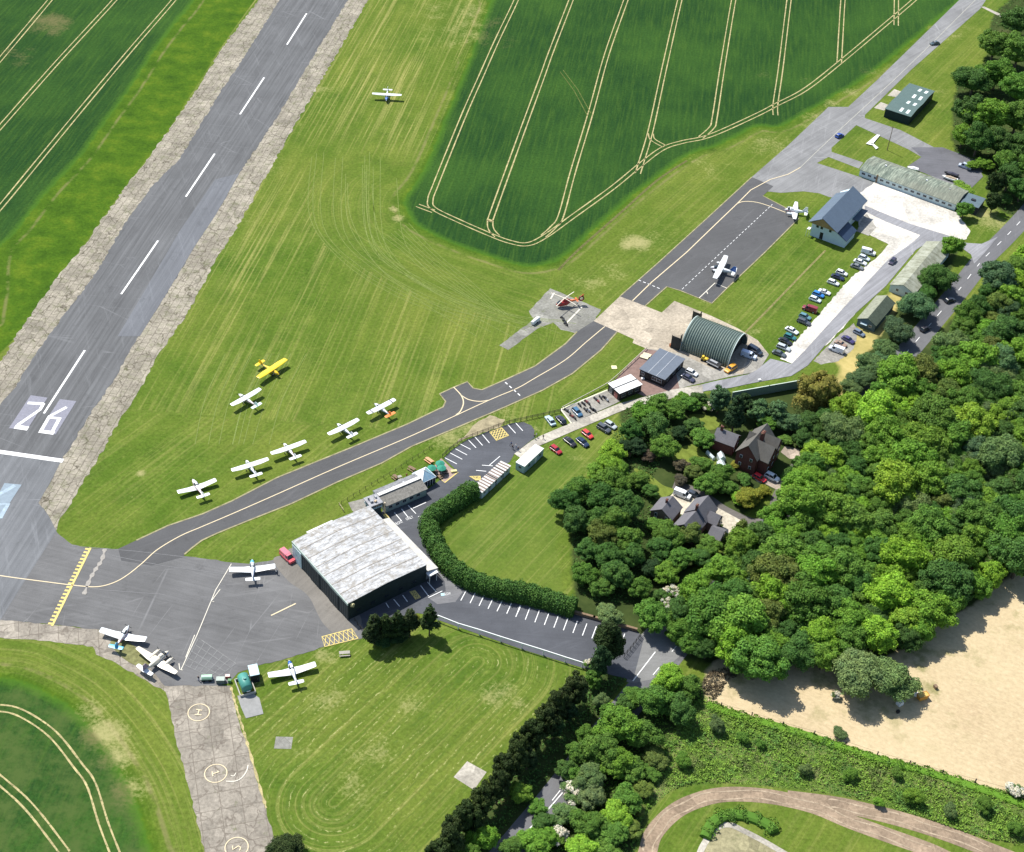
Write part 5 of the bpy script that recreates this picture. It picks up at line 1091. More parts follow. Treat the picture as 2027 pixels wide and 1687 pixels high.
mb = MB(); [mb.box((P[i].x, P[i].y, .1), (.12, .12, .2)) for i in range(4)]; mb.build('peg', m_wood, m_sig)
# fuel tank, store boxes, bowser trailer
def gp(px, z=0): return G(*px, z)
A_, B_ = G(*zq([(1120,650)],380,1280,11.24)[0], 1.6), G(*zq([(1235,960)],380,1280,11.24)[0], 1.6); d = B_-A_; Lt = d.length; c = (A_+B_)/2; c.z = 0
ft = thing('fuel_tank', 'green cylindrical fuel tank lying on a concrete plinth near the apron corner', 'fuel tank', c, math.atan2(d.y, d.x))
m_tg = plain('tank_green', (.06, .24, .20), .45, .4, .15, 1)
mb = MB(); rt = 1.3; pr = [(-.5, .3), (-.48, .75), (-.44, 1.0), (.44, 1.0), (.48, .75), (.5, .3)]
mb.loft([[(x*Lt, rt*k*math.cos(j*2*PI/24), 1.75+rt*k*math.sin(j*2*PI/24)) for j in range(24)] for x, k in pr]); mb.build('tank', m_tg, ft, True)
for x in (-.3, .3): MB().box((x*Lt, 0, .4), (.4, 2.2, .8)).build('cradle', m_gry, ft)
MB().tube((0, 0, 3.0), (0, 0, 3.35), .35, .35, 12).build('manhole', m_tg, ft)
mb = MB(); [mb.box((0, s*(rt+.5), .35), (Lt+.8, .18, .7)) for s in (-1, 1)]; [mb.box((s*(Lt/2+.35), 0, .35), (.18, 2*rt+1.1, .7)) for s in (-1, 1)]; mb.build('bund_wall', plain('bund_concrete', (.42, .40, .35), .9), ft)
MB().box((Lt/2+.12, .2, 1.1), (.1, .9, .3)).build('sign_plate', m_wht, ft)
c, a, L, W, s = frame(zq([(1300,660)],380,1280,11.24)[0], zq([(1500,620)],380,1280,11.24)[0], zq([(1245,430)],380,1280,11.24)[0], 2.5)
bx = thing('store_container', 'pale blue roofed dark store box beside the green tank', 'container', c, a)
flatbox(bx, L, W, 2.5, corr('box_dark', (.05, .07, .07), 4, 0, .6, (.03, .03, .03), .2), plain('pale_blue_roof', (.42, .56, .6), .5, .3, .05), .06, .1); door(bx, 'y-', 0, 1.6, 2.1, L, W, m_blk)
def wheel_mb(r, t): return MB().tube((0, -t/2, 0), (0, t/2, 0), r, r, 12)
m_ty = plain('tyre_black', (.018, .018, .02), .8, .1, .1, 2)
def bowser(label, A, B, D, z, col):
    c, a, L, W, s = frame(A, B, D, z); t = thing('fuel_trailer', label, 'trailer', c, a)
    mb = MB(); prf = [(-W/2, z*.45), (W/2, z*.45), (W/2, z*.8), (W*.3, z), (-W*.3, z), (-W/2, z*.8)]
    mb.loft([[(x, y, q) for y, q in prf] for x in (-L/2, L/2)]); mb.build('tank', col, t)
    MB().box((0, 0, z*.35), (L+.5, W*.7, .2)).build('chassis', m_gry, t)
    for x in (-L*.3, L*.3):
        for y in (-W/2, W/2):
            o = wheel_mb(.35, .2).build('wheel', m_ty, t); o.location = (x, y, .35)
    MB().tube((-L/2, 0, .5), (-L/2-1.3, 0, .45), .05).build('drawbar', m_gry, t); return t
ZT2 = lambda x, y: zq([(x, y)], 380, 1280, 11.24)[0]
bowser('light green fuel trailer at the edge of the apron, left of the small boxes', ZT2(205,700), ZT2(440,690), ZT2(205,610), 1.5, plain('pale_green_tank', (.35, .55, .38), .5, .3, .08))
def crate(label, px, l, w_, h, m, rz=0, name='crate', lid=None):
    t = thing(name, label, name.replace('_', ' '), G(*px), rz)
    MB().box((0, 0, h/2), (l, w_, h)).build('body', m, t); MB().box((0, 0, h+.04), (l+.08, w_+.08, .08)).build('lid', lid or m, t); return t
crate('low grey green store box right of the fuel trailer', ZT2(640,790), 1.9, 1.2, 1.2, plain('dark_box_body', (.12, .15, .13), .7), .1, 'store_box', plain('grey_green_lid', (.35, .40, .35), .7))  # body an even grey green, darker than the lid
crate('small cream topped red box beside the tank fence', ZT2(795,690), 1.0, .7, .7, plain('red_box', (.45, .08, .05), .6), .1, 'fire_box', plain('pink_lid', (.65, .5, .45), .7))
crate('small green bin by the tank fence', ZT2(840,790), .7, .6, .8, plain('bin_green', (.1, .22, .1), .6), .1, 'bin')
# picnic things
def table(label, px, rz, m, l=1.8, group=None, name='picnic_table'):
    t = thing(name, label, 'picnic table', G(*px), rz, group)
    MB().box((0, 0, .74), (l, .75, .06)).build('tabletop', m, t)
    for s in (-1, 1): MB().box((0, s*.7, .44), (l, .28, .05)).build('seat', m, t)
    for s in (-1, 1):
        mb = MB(); mb.tube((s*l*.36, -.75, 0), (s*l*.36, .3, .72), .04); mb.tube((s*l*.36, .75, 0), (s*l*.36, -.3, .72), .04); mb.box((s*l*.36, 0, .42), (.06, 1.6, .08)); mb.build('leg', m, t)
    return t
pw_ = plain('grey_timber', (.32, .30, .26), .8, .1, .15, 2)
table('pale picnic table on the grass below the yellow hatched box', ZB([(515,1460)])[0], .2, pw_, 2.6)
CZ = lambda x, y: zq([(x, y)], 680, 880, 7.24)[0]
table('picnic table behind the clubhouse, nearest the tower', CZ(740,485), 2.4, m_wood); table('picnic table behind the clubhouse roof, second from the tower', CZ(800,490), .5, pw_, 1.4)
table('picnic table on the grass left of the glass pavilion', CZ(975,365), -.6, m_wood, 2.2); table('orange timber table next to the green parasols', CZ(1225,245), -.7, plain('orange_timber', (.6, .3, .16), .7), 2.6)
table('dark table on the patio right of the glass pavilion', CZ(1390,470), .8, m_wood)
for k, (x, y) in enumerate([(1385,265), (1265,330), (1405,330)]):
    t = thing('parasol', ['green parasol farthest from the pavilion', 'green parasol touching the pavilion corner', 'green parasol nearest the yellow edged kerb'][k], 'parasol', G(*CZ(x, y), 2.2)*1, 0, 'green parasols on the patio'); t.location.z = 0
    MB().tube((0, 0, 0), (0, 0, 2.5), .04).build('pole', m_wht, t); n = 8; R_ = 1.35
    mb = MB(); rim = [(R_*math.cos(i*2*PI/n+.2), R_*math.sin(i*2*PI/n+.2), 2.05) for i in range(n)]; mb.add(rim+[(0, 0, 2.6)]+[(x_*.99, y_*.99, 1.93) for x_, y_, _ in rim]+[(0, 0, 2.55)], [(i, (i+1) % n, n) for i in range(n)]+[(i, i+n+1, (i+1) % n+n+1, (i+1) % n) for i in range(n)]+[((i+1) % n+n+1, i+n+1, 2*n+1) for i in range(n)]); mb.build('canopy', plain('parasol_green', (.04, .22, .15), .7, .1, .1), t)
    MB().tube((0, 0, 0), (0, 0, .1), .3, .3, 12).build('base', m_gry, t)
for k, (x, y) in enumerate([(1300,360), (1455,390)]): table(['dark table in the shade of the left parasol', 'dark table in the shade of the right parasol'][k], CZ(x, y+20), .3, m_dk, 1.6)
crate('low wooden planter at the yellow kerb corner', CZ(1580,395), 1.6, .7, .5, plain('planter_yellow', (.6, .55, .25), .8), .3, 'planter')
# timber stacks by the grey cabin
for k, (x, y) in enumerate([(945,690), (928,705)]):
    t = thing('timber_stack', ['stack of pale boards, the upper of two', 'stack of pale boards, the lower of two'][k], 'timber stack', G(*Z5([(x, y)])[0]), -.35, 'timber stacks by the grey cabin')
    for i in range(3): MB().box((0, (i-1)*.5, .4), (2.6, .4, .25), 0).build('board', plain('new_boards', (.68, .62, .42), .8), t)
    MB().box((0, 0, .15), (2.2, 1.3, .25)).build('bearer', m_wood, t)
m_pl = plain('shrub_pot', (.2, .1, .05), .8)
crate('small brown crate at the arched hangar door', Z5([(1108,628)])[0], 1.1, .8, .9, plain('rusty_crate', (.28, .12, .06), .8, .1, .3, 3), .4)
crate('small white box at the corner of the grey cabin', Z5([(918,848)])[0], .9, .7, .5, m_wht, .2, 'white_box')
crate('white post box in the lane grit', Z5([(1697,855)])[0], .8, .6, .4, m_wht, .4, 'grit_bin')
crate('metal inspection box in the shade of the conifers', ZB([(815,1355)])[0], 1.2, 1.3, .5, plain('grey_box', (.25, .26, .24), .8), .1, 'inspection_box')
# skip, tent and debris by the bare field
c, a, L, W, s = frame(zq([(1330,660)],1427,1187,3.373)[0], zq([(1395,640)],1427,1187,3.373)[0], zq([(1325,625)],1427,1187,3.373)[0], 1.4)
sk = thing('orange_skip', 'rusty orange skip on the bare field at the edge of the wood', 'skip', c, a)
mb = MB(); mb.loft([[(-L*.38, -W*.45, 0), (L*.38, -W*.45, 0), (L*.38, W*.45, 0), (-L*.38, W*.45, 0)], [(-L/2, -W/2, 1.4), (L/2, -W/2, 1.4), (L/2, W/2, 1.4), (-L/2, W/2, 1.4)]]); mb.build('hull', plain('skip_orange', (.55, .28, .05), .6, .3, .2, 1), sk)
mb = MB(); [mb.box((0, s_*W/2, 1.42), (L+.1, .12, .12)) for s_ in (-1, 1)]; [mb.box((s_*L/2, 0, 1.42), (.12, W, .12)) for s_ in (-1, 1)]; mb.build('rim', plain('skip_rim', (.45, .2, .04), .6), sk)
MB().box((0, 0, 1.3), (L*.9, W*.9, .25)).build('cover_sheet', plain('tan_sheet', (.55, .36, .1), .8), sk)
crate('white bag of rubble on the bare field left of the orange skip', zq([(1192,700)],1427,1187,3.373)[0], 1.4, 1.2, 1.2, m_wht, .6, 'white_sack')
crate('black stump like box just below the white sack', zq([(1180,755)],1427,1187,3.373)[0], .7, .6, .7, m_blk, .3, 'black_box')
for k, (x, y, m_) in enumerate([(1325,590,plain('dust_yellow', (.6,.5,.2), .8)), (1300,640,m_wht), (1430,590,m_wood)]):
    crate(['yellow drum-like box behind the orange skip', 'pale box touching the orange skip', 'brown box at the right of the orange skip'][k], zq([(x, y)],1427,1187,3.373)[0], .9, .7, .8, m_, k, 'debris_box')
# ================================================================= CARS
def paintm(name, col, rough=.28):
    if name in MATS: return MATS[name]
    m, nt, b = newmat(name, rough, .5); b.inputs['Base Color'].default_value = (*col, 1); b.inputs['Coat Weight'].default_value = .5; b.inputs['Coat Roughness'].default_value = .1
    MATS[name] = m; return m
def carshape(kind):
    S = dict(hatch=dict(L=4.1, W=1.76, hb=.86, ht=1.48, r0=-1.9, r1=.95, t0=-1.55, t1=.25), saloon=dict(L=4.6, W=1.8, hb=.85, ht=1.44, r0=-1.75, r1=1.0, t0=-1.0, t1=.35),
             estate=dict(L=4.7, W=1.82, hb=.9, ht=1.5, r0=-2.2, r1=1.0, t0=-1.95, t1=.3), suv=dict(L=4.6, W=1.9, hb=1.05, ht=1.75, r0=-2.1, r1=1.0, t0=-1.85, t1=.35),
             van=dict(L=5.0, W=1.95, hb=1.15, ht=2.0, r0=-2.42, r1=1.6, t0=-2.35, t1=.9), sport=dict(L=4.2, W=1.78, hb=.78, ht=1.25, r0=-1.2, r1=.8, t0=-.7, t1=.2))[kind]
    return S
CM = {}
def car_meshes(kind):
    if kind in CM: return CM[kind]
    S = carshape(kind); L, W, hb, ht = S['L'], S['W'], S['hb'], S['ht']; h = W/2; b_ = MB(); rings = []
    nose = .72 if kind != 'van' else .9
    for x, zt_, wf in ((-L/2, hb*.72, .86), (-L/2+.12, hb*.95, .95), (-L/2+.6, hb, 1), (-.3, hb, 1), (L*.18, hb, 1), (L*.3, hb*.97, .99), (L/2-.35, hb*.86*(1.06 if kind == 'van' else 1), .95), (L/2-.08, hb*nose, .88), (L/2, hb*.5, .8)):
        w_ = h*wf; z0 = .22 if abs(x) < L/2-.05 else .34
        rings.append([(x, -w_*.92, z0), (x, w_*.92, z0), (x, w_, z0+.16), (x, w_, zt_*.72), (x, w_*.93, zt_*.94), (x, w_*.78, zt_), (x, -w_*.78, zt_), (x, -w_*.93, zt_*.94), (x, -w_, zt_*.72), (x, -w_, z0+.16)])
    b_.loft(rings)
    for sy in (-1, 1): b_.box((S['r1']-.35, sy*(h+.07), hb+.05), (.22, .16, .14))
    g = MB(); bw, tw_ = h*.88, h*.70
    g.loft([[(S['r0'], -bw, hb-.02), (S['r1'], -bw, hb-.02), (S['r1'], bw, hb-.02), (S['r0'], bw, hb-.02)], [(S['t0'], -tw_, ht-.04), (S['t1'], -tw_, ht-.04), (S['t1'], tw_, ht-.04), (S['t0'], tw_, ht-.04)]])
    r = MB(); t0, t1 = S['t0'], S['t1']
    r.loft([[(t0-.03, -tw_-.02, ht-.06), (t1+.05, -tw_-.02, ht-.06), (t1+.05, tw_+.02, ht-.06), (t0-.03, tw_+.02, ht-.06)], [(t0+.06, -tw_*.9, ht), (t1-.05, -tw_*.9, ht), (t1-.05, tw_*.9, ht), (t0+.06, tw_*.9, ht)]])
    for sy in (-1, 1):   # pillars
        for (xa, xb) in ((S['r0'], t0), (S['r1'], t1), ((S['r0']+S['r1'])/2-.1, (t0+t1)/2)): r.tube((xa, sy*bw, hb), (xb, sy*tw_, ht-.04), .045, n=5)
    if kind == 'van':
        r.loft([[(x, -bw, hb-.05), (x, bw, hb-.05), (x, tw_*1.12, ht), (x, -tw_*1.12, ht)] for x in (S['r0']-.02, .35)]); r.box(((S['r0']+.35)/2, 0, ht+.02), (.35-S['r0']-.1, tw_*2.1, .05))
    me = lambda mb, n, sm=False: (lambda o: (o.data, bpy.data.objects.remove(o))[0])(mb.build(n, [m_wht], None, sm))
    wr = .33 if kind in ('hatch', 'saloon', 'sport', 'estate') else .38
    wh = MB().tube((0, -.11, 0), (0, .11, 0), wr, wr, 14); hubm = MB().tube((0, -.125, 0), (0, .125, 0), wr*.55, wr*.55, 10)
    li = MB(); li.box((L/2-.14, 0, hb*.62), (.08, .34, .15))
    CM[kind] = (me(b_, 'body'), me(g, 'windows'), me(r, 'roof'), me(wh, 'wheel'), me(hubm, 'rim'), me(li, 'headlight'), S, wr); return CM[kind]
def lk(me, name, m, parent, loc=(0, 0, 0), cache={}):
    k = (me.name, m.name)
    if k not in cache: d = me.copy(); d.materials.clear(); d.materials.append(m); cache[k] = d
    o = bpy.data.objects.new(name, cache[k]); C.objects.link(o); o.parent = parent; o.location = loc; return o
def car(label, p, q, kind, col, group, cat='car', name='parked_car', roofcol=None, scale=1.0):
    """p = rear, q = front picture points"""
    b_, g, r, wh, hb_, li, S, wr = car_meshes(kind); A_, B_ = G(*p, .6), G(*q, .6); c = (A_+B_)/2; d = B_-A_
    t = thing(name, label, cat, (c.x, c.y, 0), math.atan2(d.y, d.x), group); t.scale = (scale,)*3
    pm = paintm('paint_%03d_%03d_%03d' % tuple(int(x*255) for x in col), col)
    lk(b_, 'body', pm, t); lk(g, 'windows', GL, t); lk(r, 'roof', paintm('paint_%03d_%03d_%03d' % tuple(int(x*255) for x in roofcol), roofcol) if roofcol else pm, t)
    for x in (-S['L']*.3, S['L']*.31):
        for y in (-1, 1): w_ = lk(wh, 'wheel', m_ty, t, (x, y*(S['W']/2-.1), wr)); lk(hb_, 'rim', m_stl, w_)
    for y in (-1, 1): lk(li, 'headlight', m_stl, t, (0, y*S['W']*.32, 0))
    return t
D_ = lambda l: zq(l, 1570, 340, 6.747); E_ = lambda l: zq(l, 1480, 560, 6.747); F_ = lambda l: zq(l, 1060, 760, 8.433)
WHT, SIL, BLK, NAV, DG = (.72, .74, .75), (.42, .46, .48), (.015, .016, .02), (.015, .02, .06), (.07, .08, .09)
g1 = 'cars parked nose to tail along the white gravel strip'
for lab, l, k, col in [
 ('large white estate car at the far end of the gravel row', D_([(900,1050),(1110,1105)]), 'van', WHT),
 ('pale silver hatchback second from the far end of the gravel row', D_([(870,1120),(1030,1180)]), 'hatch', (.55, .62, .66)),
 ('white saloon third from the far end of the gravel row', D_([(810,1175),(985,1235)]), 'saloon', WHT),
 ('dark silver saloon fourth from the far end of the gravel row', D_([(775,1240),(935,1295)]), 'saloon', (.16, .17, .17)),
 ('white hatchback, uppermost of the second cluster in the gravel row', D_([(565,1320),(735,1380)]), 'hatch', WHT),
 ('navy blue car in the middle of the second cluster of the gravel row', D_([(515,1375),(680,1435)]), 'saloon', NAV),
 ('white car, lowest of the second cluster in the gravel row', D_([(455,1450),(620,1510)]), 'hatch', WHT),
 ('white open topped sports car with a black interior', D_([(330,1570),(510,1635)]), 'sport', WHT),
 ('bright blue hatchback between two white cars', E_([(865,125),(1025,185)]), 'hatch', (.03, .18, .5)),
 ('white car just below the bright blue hatchback', E_([(820,190),(985,250)]), 'hatch', (.62, .72, .76)),
 ('dark red van with an open tail at the middle of the gravel row', E_([(925,385),(735,320)]), 'van', (.22, .03, .04)),
 ('teal blue hatchback beside the dark red van', E_([(690,420),(845,480)]), 'hatch', (.10, .22, .26)),
 ('dark grey estate just below the teal hatchback', E_([(665,485),(840,555)]), 'estate', DG),
 ('white saloon, uppermost of the last cluster of the gravel row', E_([(505,590),(680,680)]), 'saloon', WHT),
 ('dark teal car second in the last cluster of the gravel row', E_([(490,690),(645,750)]), 'hatch', (.03, .16, .17)),
 ('black car third in the last cluster of the gravel row', E_([(430,740),(580,815)]), 'saloon', BLK),
 ('silver estate fourth in the last cluster of the gravel row', E_([(385,825),(580,900)]), 'estate', SIL),
 ('dark saloon at the near end of the gravel row', E_([(330,905),(515,980)]), 'saloon', (.09, .11, .12))]:
    car(lab, l[0], l[1], k, col, g1)
g2 = 'cars parked on the grass by the access lane'
for lab, l, k, col in [
 ('light blue silver saloon on the grass by the timber fence', F_([(310,690),(185,530)]), 'saloon', (.40, .52, .56)),
 ('black hatchback beside the motorcycle bay kerb', F_([(495,670),(350,520)]), 'hatch', (.03, .03, .05)),
 ('blue car parked among the motorcycles', F_([(620,390),(775,550)]), 'hatch', (.05, .13, .22)),
 ('dark grey SUV with a pale roof, beside a silver car below the lane', F_([(1050,690),(1235,800)]), 'suv', DG),
 ('silver car next to the wood below the lane', F_([(1180,640),(1330,730)]), 'hatch', SIL),
 ('bright red hatchback on the grass below the lane', F_([(790,780),(945,900)]), 'hatch', (.55, .05, .04)),
 ('black saloon with a bright glint on the grass below the lane', F_([(480,890),(670,1040)]), 'saloon', (.02, .018, .022)),
 ('navy saloon between the black and bright red cars', F_([(690,890),(885,1050)]), 'saloon', (.015, .03, .07)),
 ('dark red hatchback next to the pale green cabin', F_([(255,1035),(425,1160)]), 'hatch', (.35, .02, .03))]:
    car(lab, l[0], l[1], k, col, g2)
g3 = 'vehicles round the huts and hangars'
H_ = lambda l: zq(l, 1460, 800, 10.1); G_ = lambda l: zq(l, 1720, 160, 6.59); P_ = lambda l: zq(l, 1380, 650, 12.67)
for lab, l, k, col, cat, nm in [
 ('slate blue hatchback parked against the short hut', E_([(1420,630),(1560,705)]), 'hatch', (.14, .18, .24), 'car', 'parked_car'),
 ('dark purple saloon in the stony yard below the short hut', E_([(1265,715),(1420,800)]), 'saloon', (.05, .04, .12), 'car', 'parked_car'),
 ('rusty tan old car beside the dark purple saloon', E_([(1165,770),(1325,850)]), 'sport', (.30, .20, .14), 'car', 'parked_car'),
 ('long white van in the stony yard', E_([(1300,935),(1075,850)]), 'van', (.66, .68, .74), 'van', 'parked_van'),
 ('dark car driving on the grey track through the yard', D_([(1365,1150),(1290,1240)]), 'hatch', (.04, .035, .06), 'car', 'car'),
 ('white car parked by the grey cabin', Z5([(1210,785),(1282,818)]), 'hatch', WHT, 'car', 'parked_car'),
 ('dark car parked next to the white one by the grey cabin', Z5([(1182,815),(1262,858)]), 'saloon', (.05, .05, .08), 'car', 'parked_car'),
 ('orange and yellow pickup outside the arched hangar', P_([(990,920),(690,1110)]), 'suv', (.70, .33, .04), 'pickup', 'pickup_truck'),
 ('white van by the open end of the arched hangar', P_([(1130,630),(1460,740)]), 'van', (.55, .62, .75), 'van', 'parked_van'),
 ('dark van in the arched hangar shadow', P_([(1330,500),(1580,640)]), 'van', (.02, .03, .05), 'van', 'parked_van'),
 ('red car in front of the brick house', H_([(320,1400),(560,1540)]), 'hatch', (.62, .03, .04), 'car', 'parked_car'),
 ('white SUV in front of the brick house beside the red car', H_([(545,1390),(845,1540)]), 'suv', WHT, 'car', 'parked_car'),
 ('white van in the drive between the slate roofed buildings', ZL and [ZL(530,225), ZL(775,320)], 'van', WHT, 'van', 'parked_van'),
 ('dark car in the shade right of the white van in the drive', [ZL(790,235), ZL(940,300)], 'hatch', (.05, .06, .08), 'car', 'parked_car'),
 ('silver blue van on the dark yard behind the long hut', G_([(1360,1150),(1150,1085)]), 'van', (.45, .50, .58), 'van', 'parked_van'),
 ('royal blue hatchback driving on the perimeter road', Z3([(770,915),(815,895)]), 'hatch', (.02, .06, .30), 'car', 'car'),
 ('dark green car with a pale windscreen far up the perimeter road', Z3([(1450,285),(1408,292)]), 'saloon', (.04, .07, .08), 'car', 'car'),
 ('black car driving up the public road beside the hedge', zq([(1505,1000),(1555,985)],1427,300,3.373), 'hatch', (.03, .03, .04), 'car', 'car'),
 ('black car in tree shade on the public road', zq([(1340,1195),(1390,1170)],1427,300,3.373), 'hatch', (.03, .03, .04), 'car', 'car'),
 ('pinkish red van parked beside the large hangar', zq([(1665,55),(1760,145)],180,1080,4.404), 'van', (.60, .08, .10), 'van', 'parked_van')]:
    car(lab, l[0], l[1], k, col, g3, cat, nm, roofcol=(.62, .16, .20) if 'pinkish' in lab else None)
# boats / trailer on the yard
def boat(label, p, q, col, deck, grp=None):
    A_, B_ = G(*p, .8), G(*q, .8); d = B_-A_; L = d.length; t = thing('boat', label, 'boat', (A_+B_)/2*1, math.atan2(d.y, d.x), 'boats on the dark yard'); t.location.z = 0
    mb = MB(); mb.loft([[(x*L, -w_, .5+k), (x*L, -w_*1.05, 1.1), (x*L, w_*1.05, 1.1), (x*L, w_, .5+k), (x*L, 0, .25+k)] for x, w_, k in ((-.5, .75, 0), (-.2, .95, 0), (.15, .9, 0), (.38, .5, .1), (.5, .05, .35))]); mb.build('hull', col, t)
    mb = MB(); mb.loft([[(x*L, -w_, 1.12), (x*L, w_, 1.12), (x*L, w_*.6, 1.12+h), (x*L, -w_*.6, 1.12+h)] for x, w_, h in ((-.42, .62, .2), (0, .75, .45), (.3, .45, .15))]); mb.build('cover', deck, t)
    for s in (-1, 1): o = wheel_mb(.28, .15).build('wheel', m_ty, t); o.location = (-.6, s*.8, .28)
boat('black covered boat on the dark yard', G_([(1170,1245)])[0], G_([(985,1190)])[0], m_blk, plain('boat_cover_dark', (.05, .05, .07), .5)); boat('white open boat with brown slats beside the black one', G_([(1155,1300)])[0], G_([(955,1240)])[0], m_wht, plain('boat_brown', (.35, .28, .2), .7)); boat('small white boat behind the long hut roof', G_([(645,1160)])[0], G_([(500,1130)])[0], m_wht, m_wht)
# white trailer by the helicopter, blade shapes handled below
c, a, L, W, s = frame(zq([(300,1120)],1030,540,11.24)[0], zq([(460,1000)],1030,540,11.24)[0], zq([(265,1060)],1030,540,11.24)[0], 1.2)
tr = thing('white_trailer', 'small rounded white trailer on the concrete tail left of the helicopter', 'trailer', c, a)
mb = MB(); mb.loft([[(x*L, y*W*k, .35+z*1.3*k) for y, z in ((-.5, 0), (.5, 0), (.5, .55), (.35, .9), (0, 1), (-.35, .9), (-.5, .55))] for x, k in ((-.5, .75), (-.4, .95), (.3, 1), (.45, .85), (.5, .6))]); mb.build('body', m_wht, tr)
for s in (-1, 1): o = wheel_mb(.3, .15).build('wheel', m_ty, tr); o.location = (0, s*W*.5, .3)
MB().tube((-L*.5, 0, .45), (-L*.5-1.2, 0, .4), .05).build('drawbar', m_gry, tr)
# forklift-like yellow machine and black trailer by the arched hangar
ym_ = plain('machine_yellow', (.65, .45, .05), .5, .3, .1, 2)
t = thing('yellow_dumper', 'small yellow machine beside the arched hangar wall', 'machine', G(*Z5([(1328,722)])[0]), -.4)
MB().box((0, 0, .8), (1.8, 1.1, .7)).box((-.5, 0, 1.4), (.6, .9, .5)).build('body', ym_, t); MB().box((1.1, 0, .7), (.7, 1.3, .6), ry=.3).build('bucket', ym_, t)
for x in (-.6, .6):
    for s in (-1, 1): o = wheel_mb(.38, .25).build('wheel', m_ty, t); o.location = (x, s*.6, .38)
t = thing('black_trailer', 'black flat trailer with a white edge beside the arched hangar', 'trailer', G(*Z5([(1392,755)])[0]), math.atan2(*(lambda d: (d.y, d.x))(G(*Z5([(1430,775)])[0])-G(*Z5([(1350,735)])[0]))))
MB().box((0, 0, .9), (4.6, 2.0, .7)).build('bed', m_blk, t); MB().box((0, -1.02, 1.0), (4.4, .08, .3)).build('edge_board', m_wht, t); MB().box((-.3, .2, 1.35), (2.6, .9, .2)).build('load', m_gry, t)
for x in (-1, 1):
    for s in (-1, 1): o = wheel_mb(.35, .25).build('wheel', m_ty, t); o.location = (x, s*.95, .35)
# ================================================================= MOTORCYCLES
def motorcycle(label, px, rz, col, first=None):
    if first:
        t = copy_tree(first); t['label'] = label; t.location = G(*px); t.rotation_euler = (0, 0, rz); return t
    t = thing('motorcycle', label, 'motorcycle', G(*px), rz, 'motorcycles parked in the concrete bay')
    for x in (-.7, .7): o = wheel_mb(.32, .14).build('wheel', m_ty, t); o.location = (x, 0, .32)
    mb = MB(); mb.loft([[(x, -w_, z0), (x, w_, z0), (x, w_*.6, z1_), (x, -w_*.6, z1_)] for x, w_, z0, z1_ in ((-.85, .06, .7, .82), (-.4, .14, .5, .8), (.1, .2, .35, 1.0), (.5, .16, .45, 1.0), (.75, .08, .7, .95))]); mb.build('body', paintm('bike_%d' % int(col[0]*999), col), t)
    MB().box((-.45, 0, .86), (.7, .26, .1)).build('saddle', m_blk, t); MB().tube((.5, -.36, 1.08), (.5, .36, 1.08), .03).build('handlebar', m_gry, t)
    MB().tube((.55, 0, 1.0), (.72, 0, .32), .05).build('fork', m_stl, t); return t
bikes = [(510,465),(560,485),(605,560),(650,590),(735,375),(800,355),(850,320),(885,350),(830,455),(885,470),(935,440),(985,465),(1000,275),(1040,310),(1085,250),(1150,250),(1190,290)]
bf = []
for i, c_ in enumerate([(.02, .02, .025), (.35, .36, .38), (.3, .03, .03)]): bf.append(motorcycle(f'x', F_([bikes[i]])[0], -.9, c_))
nm_b = ['nearest the bay kerb', 'second from the bay kerb', 'below the kerb pair with pale fairing', 'at the lane side, left end', 'just behind the blue car', 'right of the blue car at the back', 'fourth along the back row', 'fifth along the back row', 'front row, beside the blue car', 'front row, second from the blue car', 'front row, third from the blue car', 'front row, farthest from the blue car', 'upper cluster, left', 'upper cluster, right', 'alone beside the upper cluster', 'nearest the black cabin, left', 'nearest the black cabin, right']
for i, b_ in enumerate(bikes):
    rz = -.85+random.Random(i).uniform(-.2, .2)
    if i < 3: t = bf[i]; t.rotation_euler = (0, 0, rz)
    else: t = motorcycle('', F_([b_])[0], rz, None, bf[(0, 0, 1, 0, 0, 0, 2)[i % 7]])
    t['label'] = 'parked motorcycle '+nm_b[i]
# motor group beside helicopter pad
for k, (x, y) in enumerate([(935,1040),(985,1110),(1010,1170)]):
    motorcycle(['black motorcycle on the helicopter pad, farthest from the taxiway', 'black motorcycle on the helicopter pad, the middle one', 'black motorcycle on the helicopter pad, nearest the taxiway'][k], zq([(x, y)],1030,540,11.24)[0], 2.4, None, bf[0])['group'] = 'motorcycles on the helicopter pad'
